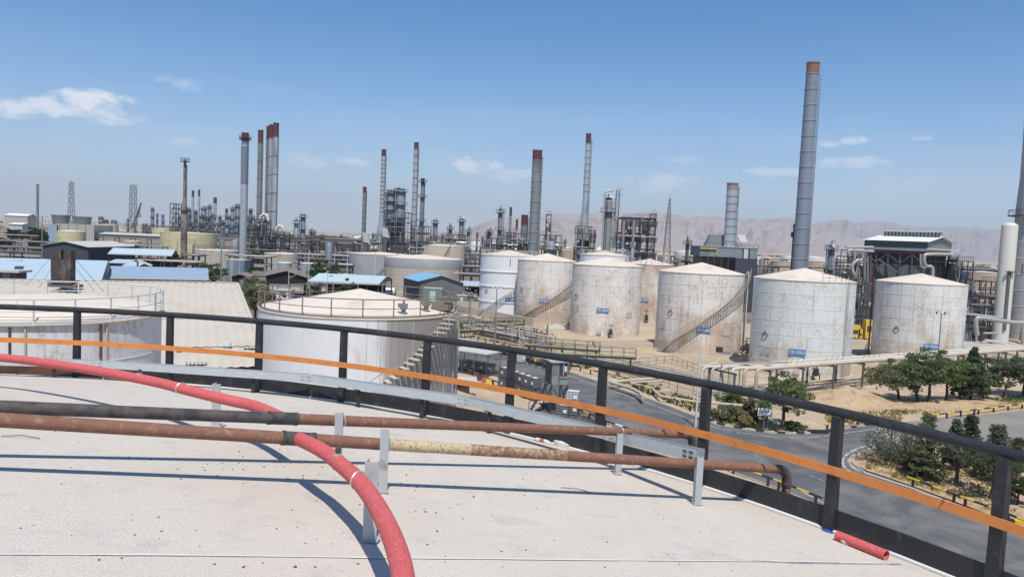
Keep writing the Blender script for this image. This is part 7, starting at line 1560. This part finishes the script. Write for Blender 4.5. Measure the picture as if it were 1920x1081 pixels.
for (x0, x1, y0, y1, d, lab, mt) in ((185, 310, 440, 437, 430, 'long brown-grey wall building behind the far pipe wall', 'wall_tan'), (400, 470, 447, 444, 420, 'long brown wall building right of the big yellow tank', 'wall_tan'), (8, 52, 404, 400, 700, 'white-roofed far hall on the left', 'concrete'), (16, 42, 420, 417, 560, 'far flat white office left of the lone thin chimney', 'roof_pale'), (600, 705, 448, 446, 420, 'long dark red-brown shed behind the brown pipe wall', 'frame_brown'), (660, 672, 446, 444, 500, 'small white far shed at the green belt', 'roof_white'), (1806, 1872, 503, 500, 300, 'dark brown low shed behind the pink-tan tank', 'frame_brown')):
    shed(lab, x0, x1, y0, y1, d, 14, 'roof_white' if 'white' in lab else 'roof_pale' if 'brown-grey' in lab else 'frame_brown', mt, ribs=20)
# more pipework filling the plant between the tanks
XR = [('pipe rack in front of the broad pale tank', 560, 640, 487, 235, 'frame_dark'), ('dark rack right of the finned chimney foot', 462, 500, 462, 300, 'frame_dark'), ('rack of silver pipes before the clustered chimneys', 466, 545, 470, 275, 'frame_grey'),
      ('dark rack at the foot of the reactor towers', 700, 810, 452, 345, 'frame_dark'), ('far dark rack left of the mountains', 800, 905, 449, 400, 'frame_dark'), ('dark rack under the slim dark columns', 815, 900, 460, 330, 'frame_dark'),
      ('dark rack behind the thick ringed chimney', 990, 1080, 466, 290, 'frame_dark'), ('dark rack below the lattice mast', 1228, 1300, 480, 280, 'frame_dark'), ('pale pipe rack along the far left yard', -30, 95, 452, 290, 'frame_dark'),
      ('dark rack right of the rusty chimney', 350, 372, 478, 225, 'frame_dark'), ('grey rack behind the low grey-cream tank', 430, 500, 480, 240, 'frame_dark'), ('dark rack behind the tall grey chimney', 1440, 1580, 488, 330, 'frame_dark'), ('dark rack between the pipe loops and tall grey chimney', 1520, 1600, 503, 215, 'frame_grey')]
for i, (lab, x0, x1, y, d, mt) in enumerate(XR): rack(lab, x0, x1, y, d, 7, mt, 300 + i, tiers=3)
XF = [('dark block of steel floors left of the clustered chimneys', 466, 480, 424, 300, 'frame_dark', 5), ('low dark steel block right of the thick blue-grey drum', 622, 655, 462, 265, 'frame_dark', 4), ('dark steel block between the far chimneys and the brown wall', 575, 600, 446, 300, 'frame_dark', 4), ('grey steel block under the slim columns', 836, 872, 440, 350, 'frame_dark', 3),
      ('dark steel block behind the first short chimneys', 944, 966, 436, 285, 'frame_dark', 5), ('dark steel block behind the row of three flues', 1144, 1200, 436, 245, 'frame_dark', 4), ('steel block with drums behind the pipe loops', 1600, 1640, 470, 190, 'frame_grey', 5)]
for i, (lab, x0, x1, y, d, mt, lv) in enumerate(XF): frame(lab, x0, x1, y, d, 7, lv, 3, mt, 330 + i, fill=1.5)
# distant skyline left of the finned chimney
spec = [(286, 387, 700, 5.5), (295, 398, 720, 3), (306, 400, 720, 4), (355, 388, 640, 6), (368, 392, 640, 7), (382, 385, 620, 9), (394, 382, 620, 6), (413, 402, 600, 5), (436, 385, 560, 6), (446, 380, 560, 8), (470, 388, 540, 6), (475, 402, 540, 5), (190, 404, 800, 8), (200, 410, 800, 7), (215, 411, 800, 10), (378, 400, 600, 5), (400, 398, 620, 5), (430, 402, 580, 6), (418, 412, 590, 5), (390, 404, 600, 7)]
rng = random.Random(5)
spec += [(rng.uniform(336, 480), rng.uniform(396, 420), rng.uniform(480, 700), rng.uniform(2.5, 5)) for _ in range(26)] + [(rng.uniform(180, 330), rng.uniform(406, 420), rng.uniform(650, 850), rng.uniform(2.5, 4)) for _ in range(10)]
for i, (x, y, d, w) in enumerate(spec): column('slim far process column in the distant skyline left of the finned chimney', x, y, d, w, ('steel_grey', 'frame_grey', 'steel_bluegrey')[i % 3], 4, 'far skyline columns', seed=100 + i)
frame('far square lattice block of steel left of the rusty chimney', 319, 331, 382, 520, 8, 9, 2, 'frame_grey', 111, fill=.4)
for i, (x, y) in enumerate(((590, 430), (604, 436), (640, 437), (662, 440), (700, 436), (830, 436), (895, 432), (905, 440), (1060, 446), (1330, 462))): column('thin distant column standing alone beyond the refinery units', x, y, 520, 3.4, 'frame_grey', 2, 'thin distant columns', seed=400 + i)
for i, (x0, x1, y, d) in enumerate(((350, 400, 418, 600), (390, 450, 424, 560), (415, 460, 414, 590), (270, 320, 424, 700), (455, 480, 425, 500))): frame('far low tangle of steel frames in the distant skyline', x0, x1, y, d, 10, 3, 6, 'frame_grey', 120 + i, group='far skyline frames', fill=1.6)
mast('far lattice mast between the cooling stacks', 134, 341, 520, 11, 5.5, 'steel_grey', 7); mast('far derrick tower with heavy top', 250, 347, 600, 12, 8, 'frame_grey', 7)
dC = 590.0; p0, p1 = W(247, 428, dC), W(265, 380, dC); t = thing('crawler_crane', 'lattice crane boom with hanging hook beside the far derrick', 'crane', (p0.x, dC, 0)); m = MB()
MB().bar(p0, p1, 1.0, 1.0).build('boom', 'frame_grey', t); MB().bar(W(252, 428, dC), W(262, 395, dC), .6, .6).build('jib', 'frame_grey', t); h_ = W(263, 405, dC); MB().bar(W(263, 388, dC), h_, .2, .2).build('hook_cable', 'frame_dark', t); MB().box(h_, (.8, .8, 1.6)).build('hook', 'frame_dark', t); MB().box((p0.x, dC, 2), (6, 4, 3)).build('cab', 'frame_grey', t); MB().box((p0.x, dC, .6), (7, 5, 1.2)).build('track', 'frame_dark', t); MB().bar(W(232, 424, dC), W(250, 398, dC), .25, .25).build('stay', 'frame_grey', t)
# lamp posts in the yard
for x, yb, yt, d, lab in ((79, 485, 406, 190, 'dark floodlight mast left of the dark gabled hall'), (414, 520, 432, 165, 'tall thin floodlight mast before the low grey-cream tank'), (332, 470, 450, 300, 'short floodlight mast left of the rusty chimney'), (365, 470, 450, 300, 'short floodlight mast right of the rusty chimney')): flood(lab, (x, yb), yt, 2, d, .14, 1.2)
for x, yt, d, lab in ((578, 467, 175, 'slim white lamp pole behind the pale canopy'), (626, 462, 200, 'slim lamp pole left of the brown racks'), (650, 465, 205, 'slim lamp pole left of the grey walled tank'), (702, 472, 200, 'slim lamp pole before the grey walled tank'), (613, 508, 160, 'dark lamp pole before the long canopy'), (541, 508, 158, 'curved lamp pole before the brown shed')):
    streetlamp(lab, (x, 540), yt, 1.6 if x == 541 else .5, d)
# yard trees
YT = [((328, 500), 472, 215, 34, 'leaf_far', 'dark round tree at the end of the pale green-blue canopy'), ((370, 505), 490, 185, 18, 'leaf_grey', 'small grey-green tree before the low grey-cream tank'), ((398, 520), 489, 180, 48, 'leaf_mid', 'broad green tree left of the square silver tank'), ((464, 515), 488, 190, 30, 'leaf_light', 'light green tree right of the square silver tank'),
      ((480, 545), 514, 125, 66, 'leaf_olive', 'olive tree at the corner of the pale corrugated roof'), ((520, 555), 545, 120, 40, 'leaf_grey', 'grey-green tree behind the tank railing'), ((600, 515), 484, 190, 38, 'leaf_light', 'bright green tree behind the long canopy'), ((652, 545), 525, 150, 36, 'leaf_dark', 'dark tree under the long canopy'), ((590, 545), 535, 145, 22, 'leaf_dark', 'dark small tree by the canopy corner'),
      ((22, 445), 428, 380, 18, 'leaf_far', 'dark tree on the far left slope'), ((68, 452), 425, 360, 34, 'leaf_far', 'dark tree clump below the lone thin chimney'), ((63, 460), 448, 330, 14, 'leaf_far', 'small green tree below the dark tree clump'), ((84, 440), 432, 400, 12, 'leaf_far', 'small tree left of the cooling block'), ((40, 440), 430, 390, 30, 'leaf_dark', 'dark tree between the far left sheds'), ((75, 468), 444, 300, 26, 'leaf_far', 'rounded tree left of the dark gabled hall'), ((8, 462), 444, 320, 26, 'leaf_dark', 'dark tree by the far left pipe rack'), ((440, 512), 492, 200, 22, 'leaf_mid', 'green tree behind the square silver tank'), ((626, 520), 490, 200, 30, 'leaf_mid', 'green tree left of the slim silos')]
for i, (b_, yt, d, wpx, mt, lab) in enumerate(YT):
    X = xpx(b_[0], b_[1], d); h_ = max(3, zpx(b_[0], yt, d)); tree(lab, (X, d, 0), h_, max(2.5, wpx * MPX(d)), 'broad', mt, 200 + i, .22 if h_ < 9 else .42, dens=1.2, leaf=.0016 * d + .05)
# green belt and town on the plain
rng = random.Random(77); vs = []; fs = []
for k in range(5200):
    y = rng.uniform(700, 1500); x = rng.uniform(-.34, -.12) * y * (1 + rng.gauss(0, .05)); s_ = rng.uniform(1.2, 2.6); z = rng.uniform(.5, 8.5) * (.6 + .4 * mnoise.noise((x * .02, y * .02, 3))); a = Vector((rng.gauss(0, 1), rng.gauss(0, 1), rng.gauss(0, 1))).normalized() * s_; b = a.cross(Vector((rng.gauss(0, 1), rng.gauss(0, 1), rng.gauss(0, 1)))).normalized() * s_; p = Vector((x, y, z)); k0 = len(vs); vs += [tuple(p - a), tuple(p - b), tuple(p + a), tuple(p + b)]; fs.append((k0, k0 + 1, k0 + 2, k0 + 3))
m = MB(); m.v = vs; m.f = fs; o = stuff(m.build('green_belt', 'leaf_dark')); o['label'] = 'dark belt of far trees beyond the refinery'; o['category'] = 'trees'
def town(name, n, xr, yr, seed, label, hmax=9, mt='roof_pale'):
    rng = random.Random(seed); m = MB()
    for k in range(n): y = rng.uniform(*yr); x = rng.uniform(*xr) * y; w_ = rng.uniform(5, 26); h_ = rng.uniform(2.5, hmax); m.box((x, y, h_ / 2), (w_, rng.uniform(6, 18), h_), rng.uniform(-.3, .3))
    o = stuff(m.build(name, mt)); o['label'] = label; o['category'] = 'buildings'
town('far_town', 420, (-.75, .0), (1700, 5200), 1, 'pale low buildings of a far town on the plain', 8, 'concrete'); town('far_sheds', 260, (-.75, .75), (820, 1800), 2, 'scattered far sheds beyond the refinery', 6, 'wall_tan'); town('far_sheds', 160, (.1, .7), (520, 1200), 3, 'scattered pale far sheds below the mountains', 6, 'roof_cream'); town('far_sheds', 160, (-.75, -.3), (520, 900), 4, 'scattered far sheds on the left of the refinery', 6, 'wall_tan')
